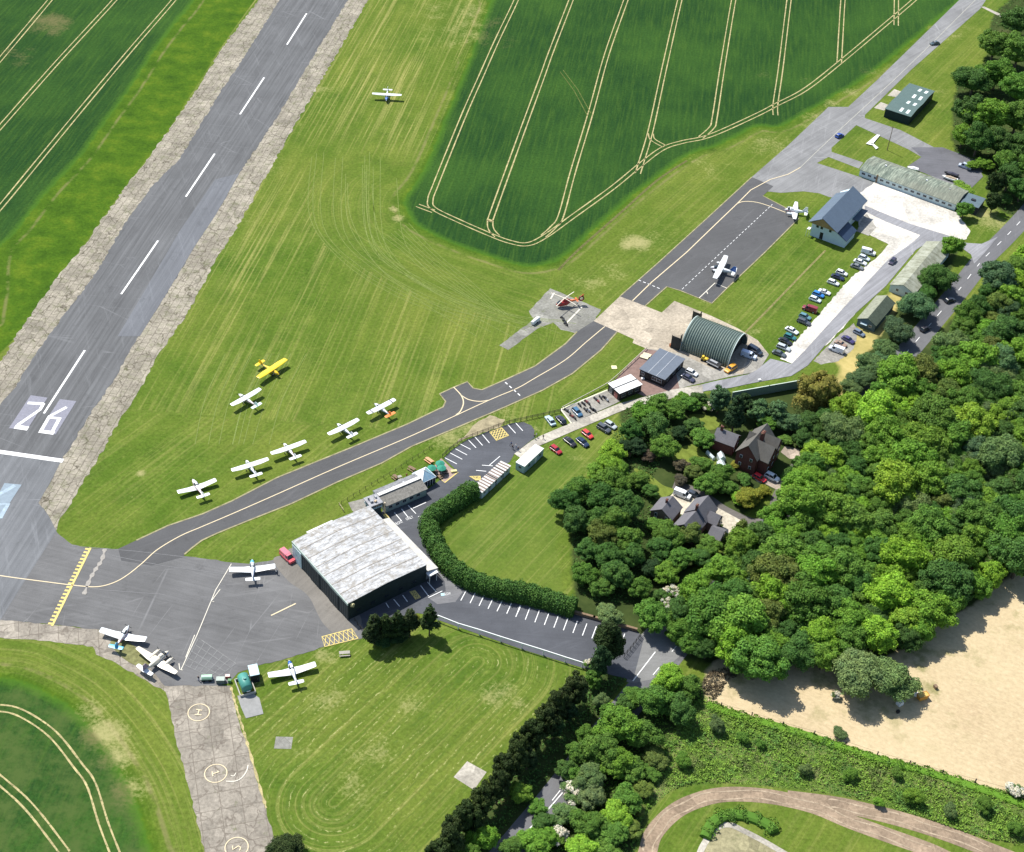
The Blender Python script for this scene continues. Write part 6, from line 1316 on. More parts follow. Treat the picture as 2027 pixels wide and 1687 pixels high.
# ================================================================= PEOPLE
def person(label, px, rz, top, legs, pose=0):
    me = bpy.data.meshes.new('person'); sw = .28 if pose else .12
    V = [(0,0,.95),(0,0,1.12),(0,0,1.32),(0,0,1.48),(0,0,1.62),(.01,0,1.74),(0,.1,.9),(sw,.11,.5),(sw*.6,.11,.08),(sw*.6+.16,.12,.04),(0,-.1,.9),(-sw,-.11,.5),(-sw*1.5,-.11,.1),(-sw*1.5+.15,-.12,.04),(0,.2,1.42),(-sw*.5,.26,1.14),(sw*.4,.26,.9),(0,-.2,1.42),(sw*.7,-.26,1.14),(sw,-.24,.92)]
    Ed = [(0,1),(1,2),(2,3),(3,4),(4,5),(0,6),(6,7),(7,8),(8,9),(0,10),(10,11),(11,12),(12,13),(3,14),(14,15),(15,16),(3,17),(17,18),(18,19)]
    me.from_pydata(V, Ed, []); o = bpy.data.objects.new('person', me); C.objects.link(o)
    sk = o.modifiers.new('s', 'SKIN'); rad = [.15,.15,.17,.09,.085,.1,.1,.075,.05,.04,.1,.075,.05,.04,.06,.045,.035,.06,.045,.035]
    for i, r in enumerate(rad): me.skin_vertices[0].data[i].radius = (r, r*.9)
    me.skin_vertices[0].data[0].use_root = True; su = o.modifiers.new('u', 'SUBSURF'); su.levels = su.render_levels = 1
    dg = bpy.context.evaluated_depsgraph_get(); m2 = bpy.data.meshes.new_from_object(o.evaluated_get(dg)); o.modifiers.clear(); o.data = m2
    for m_ in (top, legs, plain('skin', (.5, .32, .24), .6), plain('hair_brown', (.06, .04, .03), .8)): m2.materials.append(m_)
    for p in m2.polygons:
        z = p.center.z; ay = abs(p.center.y); p.material_index = 3 if z > 1.72 or (z > 1.64 and p.center.x < -.02) else 2 if z > 1.5 or (ay > .19 and z < 1.1) else 0 if z > .95 or ay > .2 else 1; p.use_smooth = True
    o.location = G(*px); o.rotation_euler = (0, 0, rz); tag(o, label, 'person', 'people out on the airfield'); return o
tb, td, tw2, tr_ = plain('cloth_blue', (.08, .12, .25), .9), plain('cloth_dark', (.03, .03, .04), .9), plain('cloth_white', (.65, .65, .62), .9), plain('cloth_red', (.4, .06, .05), .9)
FZ = lambda x, y: zq([(x, y)], 180, 1080, 4.404)[0]
person('person in a white top by the aeroplane wing tip near the hangar', FZ(1620,248), 2.0, tw2, td, 1)
for lab, (x, y), rz, a_, b_ in [('person in dark clothes at the lane end, left of a pair', (1085,375), .5, td, tb), ('person in a pale top at the lane end, right of a pair', (1103,362), 2.5, tw2, td), ('person walking alone on the pale access lane', (1160,378), 1.0, td, td), ('person in blue on the dark tarmac, farthest left of the group', (892,432), 0, tb, td), ('person in dark clothes in the middle of the tarmac group', (905,462), 2, td, td), ('person in a white top in the tarmac group', (935,455), 4, tw2, tb), ('person nearest the pale lane corner in the tarmac group', (952,478), 1, td, tb)]:
    person(lab, ZA([(x, y)])[0], rz, a_, b_, 1)
person('person seated side of the picnic table behind the clubhouse', CZ(905,480), 1, tr_, td); person('person standing between the parasols on the patio', CZ(1345,345), 2, tw2, td)
person('person in dark clothes standing by the fuel trailer', ZT2(150,760), 1, td, tb)
# ================================================================= AIRCRAFT
m_aw = plain('aircraft_white', (.66, .68, .68), .3, .5, .03, .5)
def wingpanel(mb, y0, y1, xl0, c0, xl1, c1, z0, z1, t=.12, tip=True):
    rings = []
    prof = [(0, 0), (.06, .55), (.3, 1.0), (.7, .6), (1, .05), (1, -.05), (.6, -.35), (.2, -.45), (.04, -.3)]
    n = 6
    for i in range(n+1):
        f = i/n; y = y0+(y1-y0)*f; xl = xl0+(xl1-xl0)*f; c = c0+(c1-c0)*f; z = z0+(z1-z0)*f
        rings.append([(xl-c*u, y, z+v_*t*c/c0) for u, v_ in prof])
    if tip:
        s = 1 if y1 > y0 else -1; rings.append([(xl1-c1*(.12+.76*u), y1+s*.18, z1+v_*t*.4) for u, v_ in prof])
    mb.loft(rings if y1 > y0 else [list(reversed(r)) for r in rings])
def aircraft(label, nose, tail, high=True, span=10.6, kind='single', nosecol=None, tailcol=None, col=None, group='parked light aircraft', zref=1.3, wingx=.27, scale=None, stripe=None, cat='aeroplane', finc=None, taildrag=False, chord=1.75, wingcol=None, side=None):
    side = side or (m_blu if len(label) % 2 else m_red)
    A_, B_ = G(*nose, zref), G(*tail, zref); d = A_-B_; L = d.length; c = (A_+B_)/2
    t = thing('light_aircraft', label, cat, (c.x, c.y, 0), math.atan2(d.y, d.x), group)
    M = col or m_aw; fz = 1.35 if not taildrag else 1.3
    if kind == 'twin_high': fz = 1.6
    w_, h_ = (.62, .64) if kind == 'single' else (.62, .7)
    X = lambda f: L/2-f*L
    # fuselage: stations as fraction of the length from the nose
    st = [(0, .18, .22, -.05), (.03, .55, .55, -.05), (.10, .8, .72, -.05), (.17, .92, .85, .0), (.26, 1.0, 1.08, .12), (.38, 1.0, 1.08, .12), (.50, .82, .85, .08), (.65, .5, .55, .08), (.82, .28, .35, .12), (.96, .12, .2, .16), (1.0, .03, .1, .18)]
    if not high: st = [(f, a, b_*(.86 if .2 < f < .45 else 1), z) for f, a, b_, z in st]
    if kind != 'single': st = [(0, .06, .08, -.12), (.04, .38, .4, -.1), (.12, .75, .7, -.05), (.2, 1, 1, 0), (.5, 1, 1, 0), (.65, .75, .78, .05), (.82, .4, .48, .12), (.97, .14, .22, .2), (1, .05, .1, .2)]
    if kind == 'twin_high': st = [(0, .1, .12, -.2), (.05, .5, .5, -.15), (.12, .85, .85, -.05), (.2, 1, 1, 0), (.55, 1, 1, 0), (.75, .7, .7, .1), (.95, .25, .35, .3), (1, .08, .12, .35)]
    def ringf(f, a, b_, z): return [(X(f), a*w_*math.copysign(abs(math.cos(q))**.8, math.cos(q)), fz+z+b_*h_*math.copysign(abs(math.sin(q))**.8, math.sin(q))) for q in [i*2*PI/16 for i in range(16)]]
    k = 3 if nosecol else 0
    mb = MB(); mb.loft([ringf(*s) for s in st[max(0, k-0 if k else 0):]]); fu = mb.build('fuselage', M, t, True)
    if nosecol: MB().loft([ringf(*s) for s in st[:k+1]]).build('cowling', nosecol, t, True)
    wx = X(wingx); wz = (fz+h_*1.12) if high else fz-h_*.62
    if kind == 'twin_low': wz = fz-h_*.55
    dih = .02 if high else .11
    Wm = wingcol or M
    for s in (-1, 1):
        mb = MB()
        y0 = 0 if high else s*w_*.55
        if kind == 'twin_low':
            wingpanel(mb, s*w_*.6, s*span*.2, wx+.5, chord*1.55, wx+.15, chord*1.3, wz, wz+.12, .2, False); wingpanel(mb, s*span*.2, s*span/2, wx+.15, chord*1.3, wx-.35, chord*.75, wz+.12, wz+.6, .16)
        elif high:
            wingpanel(mb, 0, s*span*.27, wx, chord, wx, chord, wz, wz+.05, .16, False); wingpanel(mb, s*span*.27, s*span/2, wx, chord, wx-.12, chord*.78, wz+.05, wz+dih*span/2+.05, .14)
        else:
            wingpanel(mb, y0, s*span*.2, wx+.25, chord*1.18, wx, chord, wz, wz+.2, .18, False); wingpanel(mb, s*span*.2, s*span/2, wx, chord, wx-.05, chord*.86, wz+.2, wz+dih*span/2, .16)
        mb.build('wing', Wm, t, False)
        if high and kind == 'single':
            MB().tube((wx-.4, s*w_*.8, fz-h_*.6), (wx-.5, s*span*.27, wz-.03), .05).build('strut', M, t)
        if stripe: 
            MB().box((wx-chord*.45, s*span*.36, wz+.2), (chord*.96, .3, .05)).build('wing_stripe', stripe, t)
    tz_ = fz+.28 if kind != 'twin_high' else fz+.5; tc_ = tailcol or M; ts = 3.3 if kind == 'single' else 4.6
    for s in (-1, 1):
        mb = MB(); wingpanel(mb, 0, s*ts/2, X(.86), 1.15 if kind == 'single' else 1.3, X(.87), 1.0 if kind == 'single' else .95, tz_, tz_+(.03 if kind != 'twin_low' else .05), .07); mb.build('tailplane', tc_, t)
    fh = 1.15 if kind == 'single' else 1.9; mb = MB(); y = .05
    pf = [(X(.74), tz_), (X(.88), tz_+fh), (X(.985), tz_+fh), (X(1.0), tz_-.1)]
    mb.loft([[(x, yy, z) for x, z in pf] for yy in (-y, y)]); mb.build('fin', finc or tc_, t)
    if side:
        for s in (-1, 1): MB().loft([[(X(f), s*(a*w_+.015), fz+z0), (X(f), s*(a*w_+.03), fz+z0), (X(f), s*(a*w_+.03), fz+z0+.16), (X(f), s*(a*w_+.015), fz+z0+.16)] for f, a, z0 in ((.05, .6, -.1), (.17, .93, -.05), (.38, 1.0, 0), (.5, .83, .05), (.66, .5, .1), (.9, .2, .2))]).build('side_stripe', side, t)
    # glazing
    mb = MB(); wsx = .17 if kind == 'single' else .13
    if high:
        mb.loft([[(X(wsx), -w_*.8, fz+h_*.75), (X(wsx), w_*.8, fz+h_*.75), (X(wsx), w_*.6, fz+h_*.8), (X(wsx), -w_*.6, fz+h_*.8)], [(X(wsx+.075), -w_*1.0, fz+h_*.5), (X(wsx+.075), w_*1.0, fz+h_*.5), (X(wsx+.075), w_*.78, fz+h_*1.24), (X(wsx+.075), -w_*.78, fz+h_*1.24)], [(X(wsx+.22), -w_*1.02, fz+h_*.5), (X(wsx+.22), w_*1.02, fz+h_*.5), (X(wsx+.22), w_*.7, fz+h_*1.1), (X(wsx+.22), -w_*.7, fz+h_*1.1)]])
    else:
        a0, a1 = (.19, .44) if kind == 'single' else (.13, .24)
        mb.loft([[(X(f), a*w_, fz+h_*z0), (X(f), a*w_*.8, fz+h_*z1), (X(f), -a*w_*.8, fz+h_*z1), (X(f), -a*w_, fz+h_*z0)] for f, a, z0, z1 in ((a0, .7, .6, .72), (a0+(a1-a0)*.3, .97, .5, 1.28), (a0+(a1-a0)*.75, .97, .5, 1.22), (a1, .6, .5, .85))])
    mb.build('canopy_glass', GL, t)
    if not high: MB().box((X(.31), 0, fz+h_*1.27), (L*.12, w_*1.0, .08)).build('cabin_roof', M, t)
    def prop(x, y, z, r=.95, a=.5, nb=2, spin=None):
        mb = MB()
        for i in range(nb):
            q = a+i*2*PI/nb; mb.box((x, y+math.cos(q)*r/2, z+math.sin(q)*r/2), (.05, r, .13), 0, 0, 0, q)
        o = mb.build('propeller', m_blk, t); MB().loft([[(x+dx, y+rr2*math.cos(j*PI/4), z+rr2*math.sin(j*PI/4)) for j in range(8)] for dx, rr2 in ((-.1, .17), (.08, .14), (.28, .03))]).build('spinner', spin or M, o)
    if kind == 'single': prop(X(0)+.05, 0, fz-.05)
    else:
        ey, ez, ef, eb = (span*.17, wz+(.12 if kind == 'twin_low' else -.1), 1.9 if kind == 'twin_low' else 1.0, 1.6)
        for s in (-1, 1):
            mb = MB(); mb.loft([[(wx+dx, s*ey+a*.42*math.cos(j*PI/5), ez+a*.36*math.sin(j*PI/5)) for j in range(10)] for dx, a in ((ef, .45), (ef-.3, .95), (ef-1.2, 1.05), (-eb*.6, .8), (-eb, .25))]); mb.build('engine_nacelle', M, t, True)
            prop(wx+ef+.08, s*ey, ez, .95, .9, 3 if kind == 'twin_low' else 2)
    # gear
    if taildrag: g = [(X(.2), .9), (X(.2), -.9), (X(.95), 0)]
    elif kind == 'single': g = [(X(.08), 0), (X(.36), 1.15 if high else 1.5), (X(.36), -1.15 if high else -1.5)]
    else: g = [(X(.1), 0), (X(.4), 2.1), (X(.4), -2.1)]
    for i, (x, y) in enumerate(g):
        r = .24 if not (taildrag and i < 2) else .33
        if taildrag and i == 2: r = .12
        o = wheel_mb(r, .14).build('wheel', m_ty, t); o.location = (x, y, r)
        zt_ = fz-h_*.6 if abs(y) < 1.2 else wz
        MB().tube((x, y*.4 if high else y, zt_), (x, y, r), .05).build('gear_leg', m_stl, t)
    return t
m_red = plain('stripe_red', (.4, .03, .03), .4)
m_yel = plain('aircraft_yellow', (.75, .50, .01), .4, .5, .05, .5); m_blu = plain('aircraft_blue', (.02, .10, .35), .35, .5, .05); m_sky = plain('aircraft_sky_blue', (.10, .42, .60), .35, .5, .05); m_org = plain('aircraft_orange', (.70, .22, .05), .4, .5, .05); m_crm = plain('aircraft_cream', (.66, .60, .48), .35, .5, .05, .5); m_pur = plain('aircraft_mauve', (.30, .22, .28), .4, .4, .05); m_gl2 = plain('wing_grey_mark', (.05, .05, .06), .5)
AF = lambda x, y: zq([(x, y)], 180, 1080, 4.404)[0]
aircraft('white low wing aeroplane with a blue nose parked nearest the hangar', AF(1405,128), AF(1413,312), False, 11.2, nosecol=m_sky, chord=1.95)
aircraft('white low wing aeroplane with a sky blue tail at the left apron edge', AF(325,705), AF(212,905), False, 11.4, nosecol=None, tailcol=m_sky, chord=1.95)
aircraft('cream twin engined aeroplane parked beside the one with a sky blue tail', AF(678,918), AF(455,1105), False, 12.6, 'twin_low', col=m_crm, tailcol=m_aw, finc=m_pur, wingx=.36, chord=1.5)
aircraft('white low wing aeroplane with a blue nose parked on the grass by the tank', AF(1728,1008), AF(1795,1215), False, 11.2, nosecol=m_blu, chord=1.95)
S6 = lambda x, y: zq([(x, y)], 0, 650, 3.373)[0]; S7 = lambda x, y: zq([(x, y)], 400, 650, 3.373)[0]
gr = 'white aeroplanes lined up on the grass beside the taxiway'
aircraft('white low wing aeroplane nearest the apron in the row beside the taxiway', S6(1288,1012), S6(1362,1132), False, 10.6, group=gr, chord=1.75)
aircraft('white high wing aeroplane second from the apron in the row beside the taxiway', S6(1645,885), S6(1714,992), True, 10.4, group=gr)
aircraft('white high wing aeroplane third from the apron in the row beside the taxiway', S7(548,772), S7(628,874), True, 10.4, group=gr)
aircraft('white high wing aeroplane fourth from the apron in the row beside the taxiway', S7(905,640), S7(1008,726), True, 10.4, group=gr)
aircraft('white high wing aeroplane with an orange tail and dark wing stripes', S7(1155,505), S7(1262,588), True, 10.0, tailcol=m_org, stripe=m_gl2, group=gr)
aircraft('white high wing aeroplane standing apart on the grass below the yellow one', S7(248,442), S7(372,528), True, 10.6, tailcol=plain('pale_mint', (.55, .68, .64), .4))
aircraft('bright yellow high wing tail wheel aeroplane on the grass', S7(510,305), S7(378,232), True, 11.6, col=m_yel, taildrag=True, chord=2.0, wingx=.2)
aircraft('white high wing aeroplane with a blue nose taxiing on the grass by the crop field', zq([(1937,503)],0,0,2.5325)[0], zq([(1944,450)],0,0,2.5325)[0], True, 11.0, nosecol=m_blu, group='aeroplanes standing alone')
aircraft('white twin engined high wing aeroplane with a blue tail on the new apron', Z5([(1372,92)])[0], Z5([(1540,135)])[0], True, 14.6, 'twin_high', tailcol=m_aw, finc=m_blu, wingx=.28, chord=1.9, zref=1.8)
aircraft('white twin engined aeroplane at the far end of the new apron', Z3([(425,1398)])[0], Z3([(578,1422)])[0], False, 11.6, 'twin_low', wingx=.36, chord=1.5)
# ================================================================= HELICOPTER
HP = lambda x, y: zq([(x, y)], 1030, 540, 11.24)[0]
A_, B_ = G(*HP(800,700), 1.4), G(*HP(1365,578), 2.2); d = B_-A_; d.z = 0; A0 = Vector((A_.x, A_.y, 0)); Lh = d.length
hc = thing('helicopter', 'red helicopter with white rotor blades on the grey concrete pad', 'helicopter', A0, math.atan2(-d.y, -d.x))
m_rd = plain('helicopter_red', (.33, .025, .02), .35, .5, .08); m_ho = plain('helicopter_orange', (.62, .14, .04), .4, .5, .05)
st = [(0, .15, .15, 1.2), (-.5, .65, .55, 1.25), (-1.3, .95, .85, 1.4), (-2.4, 1.0, 1.0, 1.55), (-3.6, .95, .95, 1.65), (-4.6, .55, .6, 1.9)]
rg = lambda x, a, b_, z: [(x, a*1.0*math.cos(q), z+b_*1.0*math.sin(q)) for q in [i*2*PI/14 for i in range(14)]]
MB().loft([rg(*s) for s in st]).build('fuselage', m_rd, hc, True)
MB().loft([rg(*s) for s in ((-4.5, .45, .5, 1.95), (-6.5, .25, .28, 2.05), (-Lh+.6, .16, .2, 2.1))]).build('tail_boom', m_ho, hc, True)
MB().loft([[(x, y, z) for y, z in ((-a, 1.35), (a, 1.35), (a*.8, 1.35+h), (-a*.8, 1.35+h))] for x, a, h in ((-.25, .35, .3), (-.8, .72, .75), (-1.5, .84, .95))]).build('windscreen', GL, hc)
MB().loft([rg(*s) for s in ((-1.9, .3, .2, 2.45), (-2.6, .5, .42, 2.6), (-3.8, .45, .4, 2.55), (-4.6, .2, .2, 2.3))]).build('engine_cowling', m_rd, hc, True)
rmb = MB(); cx_ = -Lh+.1
for j in range(24):
    q0, q1 = j*2*PI/24, (j+1)*2*PI/24
    rmb.loft([[(cx_+r*math.cos(q), y, 2.35+r*math.sin(q)) for y, r in ((-.22, .62), (.22, .62), (.22, .95), (-.22, .95))] for q in (q0, q1)], cap=False)
rmb.build('tail_ring', plain('dark_red_ring', (.12, .02, .02), .5), hc)
mb = MB(); [mb.box((cx_+.3*math.cos(q), 0, 2.35+.3*math.sin(q)), (.6, .04, .09), 0, 0, -q) for q in [k*PI/4 for k in range(8)]] if False else None
for k in range(8): q = k*PI/4; mb.tube((cx_, 0, 2.35), (cx_+.6*math.cos(q), 0, 2.35+.6*math.sin(q)), .045, n=5)
mb.build('tail_rotor', m_aw, hc)
MB().loft([[(cx_+x, y, z) for x, z in ((.3, 3.1), (-.3, 3.9), (-.75, 3.9), (-.5, 2.9))] for y in (-.06, .06)]).build('fin', m_ho, hc)
MB().box((cx_+1.6, 0, 2.15), (.55, 2.3, .06)).build('tailplane', m_ho, hc)
for s in (-1, 1):
    mb = MB(); mb.tube((-.6, s*1.0, .12), (-4.2, s*1.0, .12), .07); mb.tube((-1.4, s*1.0, .12), (-1.5, s*.5, .8), .05); mb.tube((-3.5, s*1.0, .12), (-3.4, s*.5, .8), .05); mb.build('skid', m_gry, hc)
hub = G(*HP(985,570), 3.3); loc = Matrix.Rotation(-hc.rotation_euler.z, 3, 'Z') @ (hub-A0)
mb = MB(); mb.tube((loc.x, loc.y, 2.7), (loc.x, loc.y, 3.45), .12); mb.tube((loc.x, loc.y, 3.2), (loc.x, loc.y, 3.42), .38, .3, 12); hb = mb.build('rotor_hub', m_crm, hc)
for px_ in ((1188,430), (715,460), (1225,712), (795,748)):
    e = Matrix.Rotation(-hc.rotation_euler.z, 3, 'Z') @ (G(*HP(*px_), 3.2)-A0); dd = e-Vector((loc.x, loc.y, 3.3)); L_ = 5.1; an_ = math.atan2(dd.y, dd.x)
    mb = MB(); mb.loft([[(loc.x+math.cos(an_)*r-math.sin(an_)*w2, loc.y+math.sin(an_)*r+math.cos(an_)*w2, 3.33-.012*r*r*.5+z) for w2, z in ((-.12, 0), (.12, 0), (.12, .05), (-.12, .05))] for r in (.3, 1.5, 3, 4.2, L_)]); mb.build('rotor_blade', m_crm, hb)
# ================================================================= VEGETATION
def leafmat(name, leafy=True, tint=None):
    m, nt, b = newmat(name, .75, .15)
    oi = nt.nodes.new('ShaderNodeObjectInfo'); ge = nt.nodes.new('ShaderNodeNewGeometry'); tc = nt.nodes.new('ShaderNodeTexCoord').outputs['Object']
    base = oi.outputs['Color'] if tint is None else None
    r = ramp(nt, ge.outputs['Random Per Island'], [(0, .60), (.5, .95), (1, 1.45)])
    n = noise(nt, tc, .45, 3, .6)
    c = mix(nt, 1.0, base if tint is None else tint, r, 'MULTIPLY')
    c = mix(nt, 1.0, c, ramp(nt, n, [(.3, (.75, .82, .85)), (.7, (1.3, 1.15, .95))]), 'MULTIPLY')
    nt.links.new(c, b.inputs['Base Color'])
    tr = nt.nodes.new('ShaderNodeBsdfTranslucent'); nt.links.new(mix(nt, 1.0, c, (1.2, 1.3, .5), 'MULTIPLY'), tr.inputs['Color'])
    ms = nt.nodes.new('ShaderNodeMixShader'); ms.inputs[0].default_value = .18
    nt.links.new(b.outputs[0], ms.inputs[1]); nt.links.new(tr.outputs[0], ms.inputs[2]); nt.links.new(ms.outputs[0], nt.nodes['Material Output'].inputs['Surface'])
    return m
m_leaf = leafmat('leaves'); m_bloss = leafmat('blossom', tint=(.62, .60, .55)); m_core = None
m_core, nt, b = newmat('inner_foliage_shade', .95, .02); oi = nt.nodes.new('ShaderNodeObjectInfo'); nt.links.new(mix(nt, 1.0, oi.outputs['Color'], (.72, .76, .7), 'MULTIPLY'), b.inputs['Base Color'])  # leaf colour darkened: shade inside crowns and hedges put into the core
m_scrub, nt, b = newmat('scrub_leaves', .8, .1); tc = nt.nodes.new('ShaderNodeTexCoord').outputs['Object']; ge = nt.nodes.new('ShaderNodeNewGeometry')
cc = ramp(nt, noise(nt, tc, .13, 5, .75), [(.28, (.05, .11, .03)), (.42, (.09, .18, .035)), (.52, (.16, .27, .035)), (.6, (.10, .16, .035)), (.74, (.16, .16, .07))])
cc = mix(nt, 1.0, cc, ramp(nt, ge.outputs['Random Per Island'], [(0, .5), (1, 1.5)]), 'MULTIPLY'); nt.links.new(cc, b.inputs['Base Color'])
m_bark = plain('bark', (.10, .08, .06), .95, .05, .3, 2)
_ico = None
def ico(sub=1):
    import bmesh
    bm = bmesh.new(); bmesh.ops.create_icosphere(bm, subdivisions=sub, radius=1); v = np.array([x.co[:] for x in bm.verts]); f = [[q.index for q in p.verts] for p in bm.faces]; bm.free(); return v, f
ICO = ico(1)
def cards(rng, P, N, size, jit=.6, aspect=1.0):
    """leaf clumps: small quads bent along a diagonal, at P facing N"""
    n = len(P); N = N+rng.normal(0, jit, N.shape); N /= np.linalg.norm(N, axis=1)[:, None]
    a = np.cross(N, rng.normal(0, 1, (n, 3))); a /= np.linalg.norm(a, axis=1)[:, None]; b_ = np.cross(N, a)
    s = (size*rng.uniform(.6, 1.35, n))[:, None]; a = a*s*aspect; b_ = b_*s
    v = np.stack([P-a, P-b_*.75-N*s*.25, P+a, P+b_*.75-N*s*.25], 1).reshape(-1, 3)
    f = np.arange(4*n).reshape(-1, 4)
    return v, f
def mesh_np(name, parts, mats, smooth=False):
    V = []; F3 = []; mi = []; k = 0
    for v, f, m in parts:
        V.append(v); f = np.asarray(f)+k; k += len(v); F3 += f.tolist(); mi += [m]*len(f)
    me = bpy.data.meshes.new(name); me.from_pydata(np.concatenate(V).tolist(), [], F3)
    for m in mats: me.materials.append(m)
    me.polygons.foreach_set('material_index', mi); me.update(); return me
def crown_mesh(seed, R=5.0, H=9.0, z0=.22, npuff=46, nleaf=95, leaf=.33, puffr=(.2, .34), flat=.75, blossom=0, shape='dome', droop=0):
    rng = np.random.default_rng(seed); parts = []; cs = []
    lob = rng.uniform(.78, 1.12, 7); ph = rng.uniform(0, 6.28)
    while len(cs) < npuff:
        u = rng.uniform(-1, 1, 3); r = np.linalg.norm(u)
        if r > 1 or r < .55: continue
        if u[2] < -.45: continue
        a = math.atan2(u[1], u[0])+ph; lf = 1+.2*math.sin(2*a+seed)+.14*math.sin(3*a+seed*1.7)+.1*math.sin(5*a+seed*2)
        if shape == 'cone': 
            zf = (u[2]+1)/2; k = (1-zf)**.62*1.0+.06; u = np.array([math.cos(a)*k*lf*rng.uniform(.6, 1), math.sin(a)*k*lf*rng.uniform(.6, 1), zf*2-1])
            c = np.array([u[0]*R*.8, u[1]*R*.8, H*(z0+(1-z0)*zf*.93)])
        else: c = np.array([u[0]*R*.80*lf, u[1]*R*.80*lf, H*(z0+(1-z0)*.5)+u[2]*H*(1-z0)*.5*.82])
        pr = R*rng.uniform(*puffr)*(1 if shape != 'cone' else max(.35, 1.25-(u[2]+1)*.55))
        if any(np.linalg.norm(c-q[0]) < .48*(pr+q[1]) for q in cs) and rng.random() < .8: continue
        cs.append((c, pr))
    for i, (c, pr) in enumerate(cs):
        n = int(nleaf*(pr/(R*.27))**2)+8
        d = rng.normal(0, 1, (n, 3)); d /= np.linalg.norm(d, axis=1)[:, None]
        d[:, 2] = np.where(d[:, 2] < -.3, -d[:, 2], d[:, 2])
        rad = pr*(1+.16*np.sin(d[:, 0]*7+i)*np.cos(d[:, 1]*6+i*2))*rng.uniform(.86, 1.1, n)
        P = c+d*rad[:, None]*np.array([1, 1, flat])
        if droop: P[:, 2] -= droop*rng.random(n)*pr*1.6
        v, f = cards(rng, P, d+np.array([0, 0, .35]), leaf, .55, 1.0 if not droop else .6)
        parts.append((v, f, 1 if rng.random() < blossom else 0))
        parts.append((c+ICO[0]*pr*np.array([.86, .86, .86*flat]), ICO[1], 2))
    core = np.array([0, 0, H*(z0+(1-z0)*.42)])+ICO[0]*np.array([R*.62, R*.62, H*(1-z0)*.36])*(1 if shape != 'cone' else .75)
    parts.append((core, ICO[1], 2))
    return mesh_np('crown', parts, [m_leaf, m_bloss, m_core])
def trunk_mesh(seed, R, H, limbs=6):
    rr = random.Random(seed); mb = MB(); mb.tube((0, 0, -.1), (.1, .05, H*.5), R*.07, R*.045, 8); mb.tube((.1, .05, H*.5), (.05, 0, H*.85), R*.045, R*.015, 6)
    for i in range(limbs):
        a = i*2*PI/limbs+rr.random(); z = H*(.25+.3*rr.random()); mb.tube((.05, .03, z), (math.cos(a)*R*.6, math.sin(a)*R*.6, z+H*.22), R*.028, R*.01, 5)
    o = mb.build('trunk', m_bark); me = o.data; bpy.data.objects.remove(o); return me
BROAD = [(crown_mesh(s, 5, 9.5, .13, 50+s % 5*4, 200, .205, (.15, .33)), trunk_mesh(s, 5, 9.5)) for s in range(1, 8)]
FINE = [(crown_mesh(20+s, 5, 8.5, .12, 30, 300, .17, (.26, .42), .8), trunk_mesh(20+s, 5, 8.5)) for s in range(3)]
CONE = [(crown_mesh(40+s, 3, 11, .06, 60, 70, .24, (.26, .38), .8, shape='cone'), trunk_mesh(40+s, 3, 11)) for s in range(3)]
CYP = [(crown_mesh(50+s, 2.6, 10, .02, 46, 120, .2, (.3, .42), 1.1, shape='dome'), trunk_mesh(50+s, 2.6, 10)) for s in range(3)]
PINE = [(crown_mesh(60+s, 4.2, 10, .04, 54, 130, .22, (.16, .28), .6, shape='dome'), trunk_mesh(60+s, 4.2, 10)) for s in range(3)]
BLOS = [(crown_mesh(80+s, 5, 8, .15, 34, 140, .24, (.22, .34), blossom=.62), trunk_mesh(80+s, 5, 8)) for s in range(2)]
WILL = [(crown_mesh(90, 5, 9, .1, 40, 260, .22, (.2, .32), .9, droop=1.0), trunk_mesh(90, 5, 9))]
KIND = dict(b=(BROAD, 5, 9.5), f=(FINE, 5, 8.5), c=(CONE, 3, 11), y=(CYP, 2.6, 10), p=(PINE, 4.2, 10), w=(BLOS, 5, 8), v=(WILL, 5, 9))
COL = dict(lime=(.19, .335, .035), bright=(.138, .27, .034), mid=(.10, .205, .034), deep=(.068, .152, .034), olive=(.125, .175, .04), grey=(.125, .195, .07), dark=(.032, .07, .026), teal=(.078, .15, .065), gold=(.21, .22, .03), straw=(.21, .205, .05), purple=(.10, .085, .06), yew=(.038, .062, .02))
NAMEC = dict(lime='lime green', bright='bright green', mid='mid green', deep='deep green', olive='olive green', grey='grey green', dark='very dark green', teal='blue green', gold='golden yellow green', straw='straw coloured', purple='brownish purple', yew='dark bronze green')
NAMEK = dict(b=('broadleaf_tree', 'leafy tree'), f=('bushy_tree', 'dense fine leaved tree'), c=('conifer_tree', 'pointed conifer'), y=('cypress_tree', 'upright cypress'), p=('pine_tree', 'ragged conifer'), w=('hawthorn_tree', 'white flowering tree'), v=('willow_tree', 'drooping willow'))
TREES = []; trng = random.Random(11)
def tree(x, y, r, k, c, zone, label=None, hs=1.0, base=False):
    """crown centre (photo px), crown radius in photo px"""
    protos, R0, H0 = KIND[k]; cr, tk = protos[trng.randrange(len(protos))]
    R = r*mpx(x, y, 5); s = R/R0; H = H0*s*hs; 
    if not base:
        H = min(H, 15.5)
        g = G(x, y, H*.55)
    else: g = G(x, y)
    n = NAMEK[k][0]; t = thing(n, label or '', 'tree' if r*mpx(x, y) > 1.6 else 'bush', (g.x, g.y, 0), trng.uniform(0, 6.28), zone)
    q = trng.uniform(.85, 1.15); cc = [v_*q*trng.uniform(.93, 1.07) for v_ in COL[c]]
    for nm, me in (('crown', cr), ('trunk', tk)):
        o = bpy.data.objects.new(nm, me); C.objects.link(o); o.parent = t; o.scale = (s, s*trng.uniform(.92, 1.08), s*hs if H < 15.4 else 15.5/H0); o.color = (*cc, 1)
    TREES.append((t, k, c, zone, x, y, label)); return t
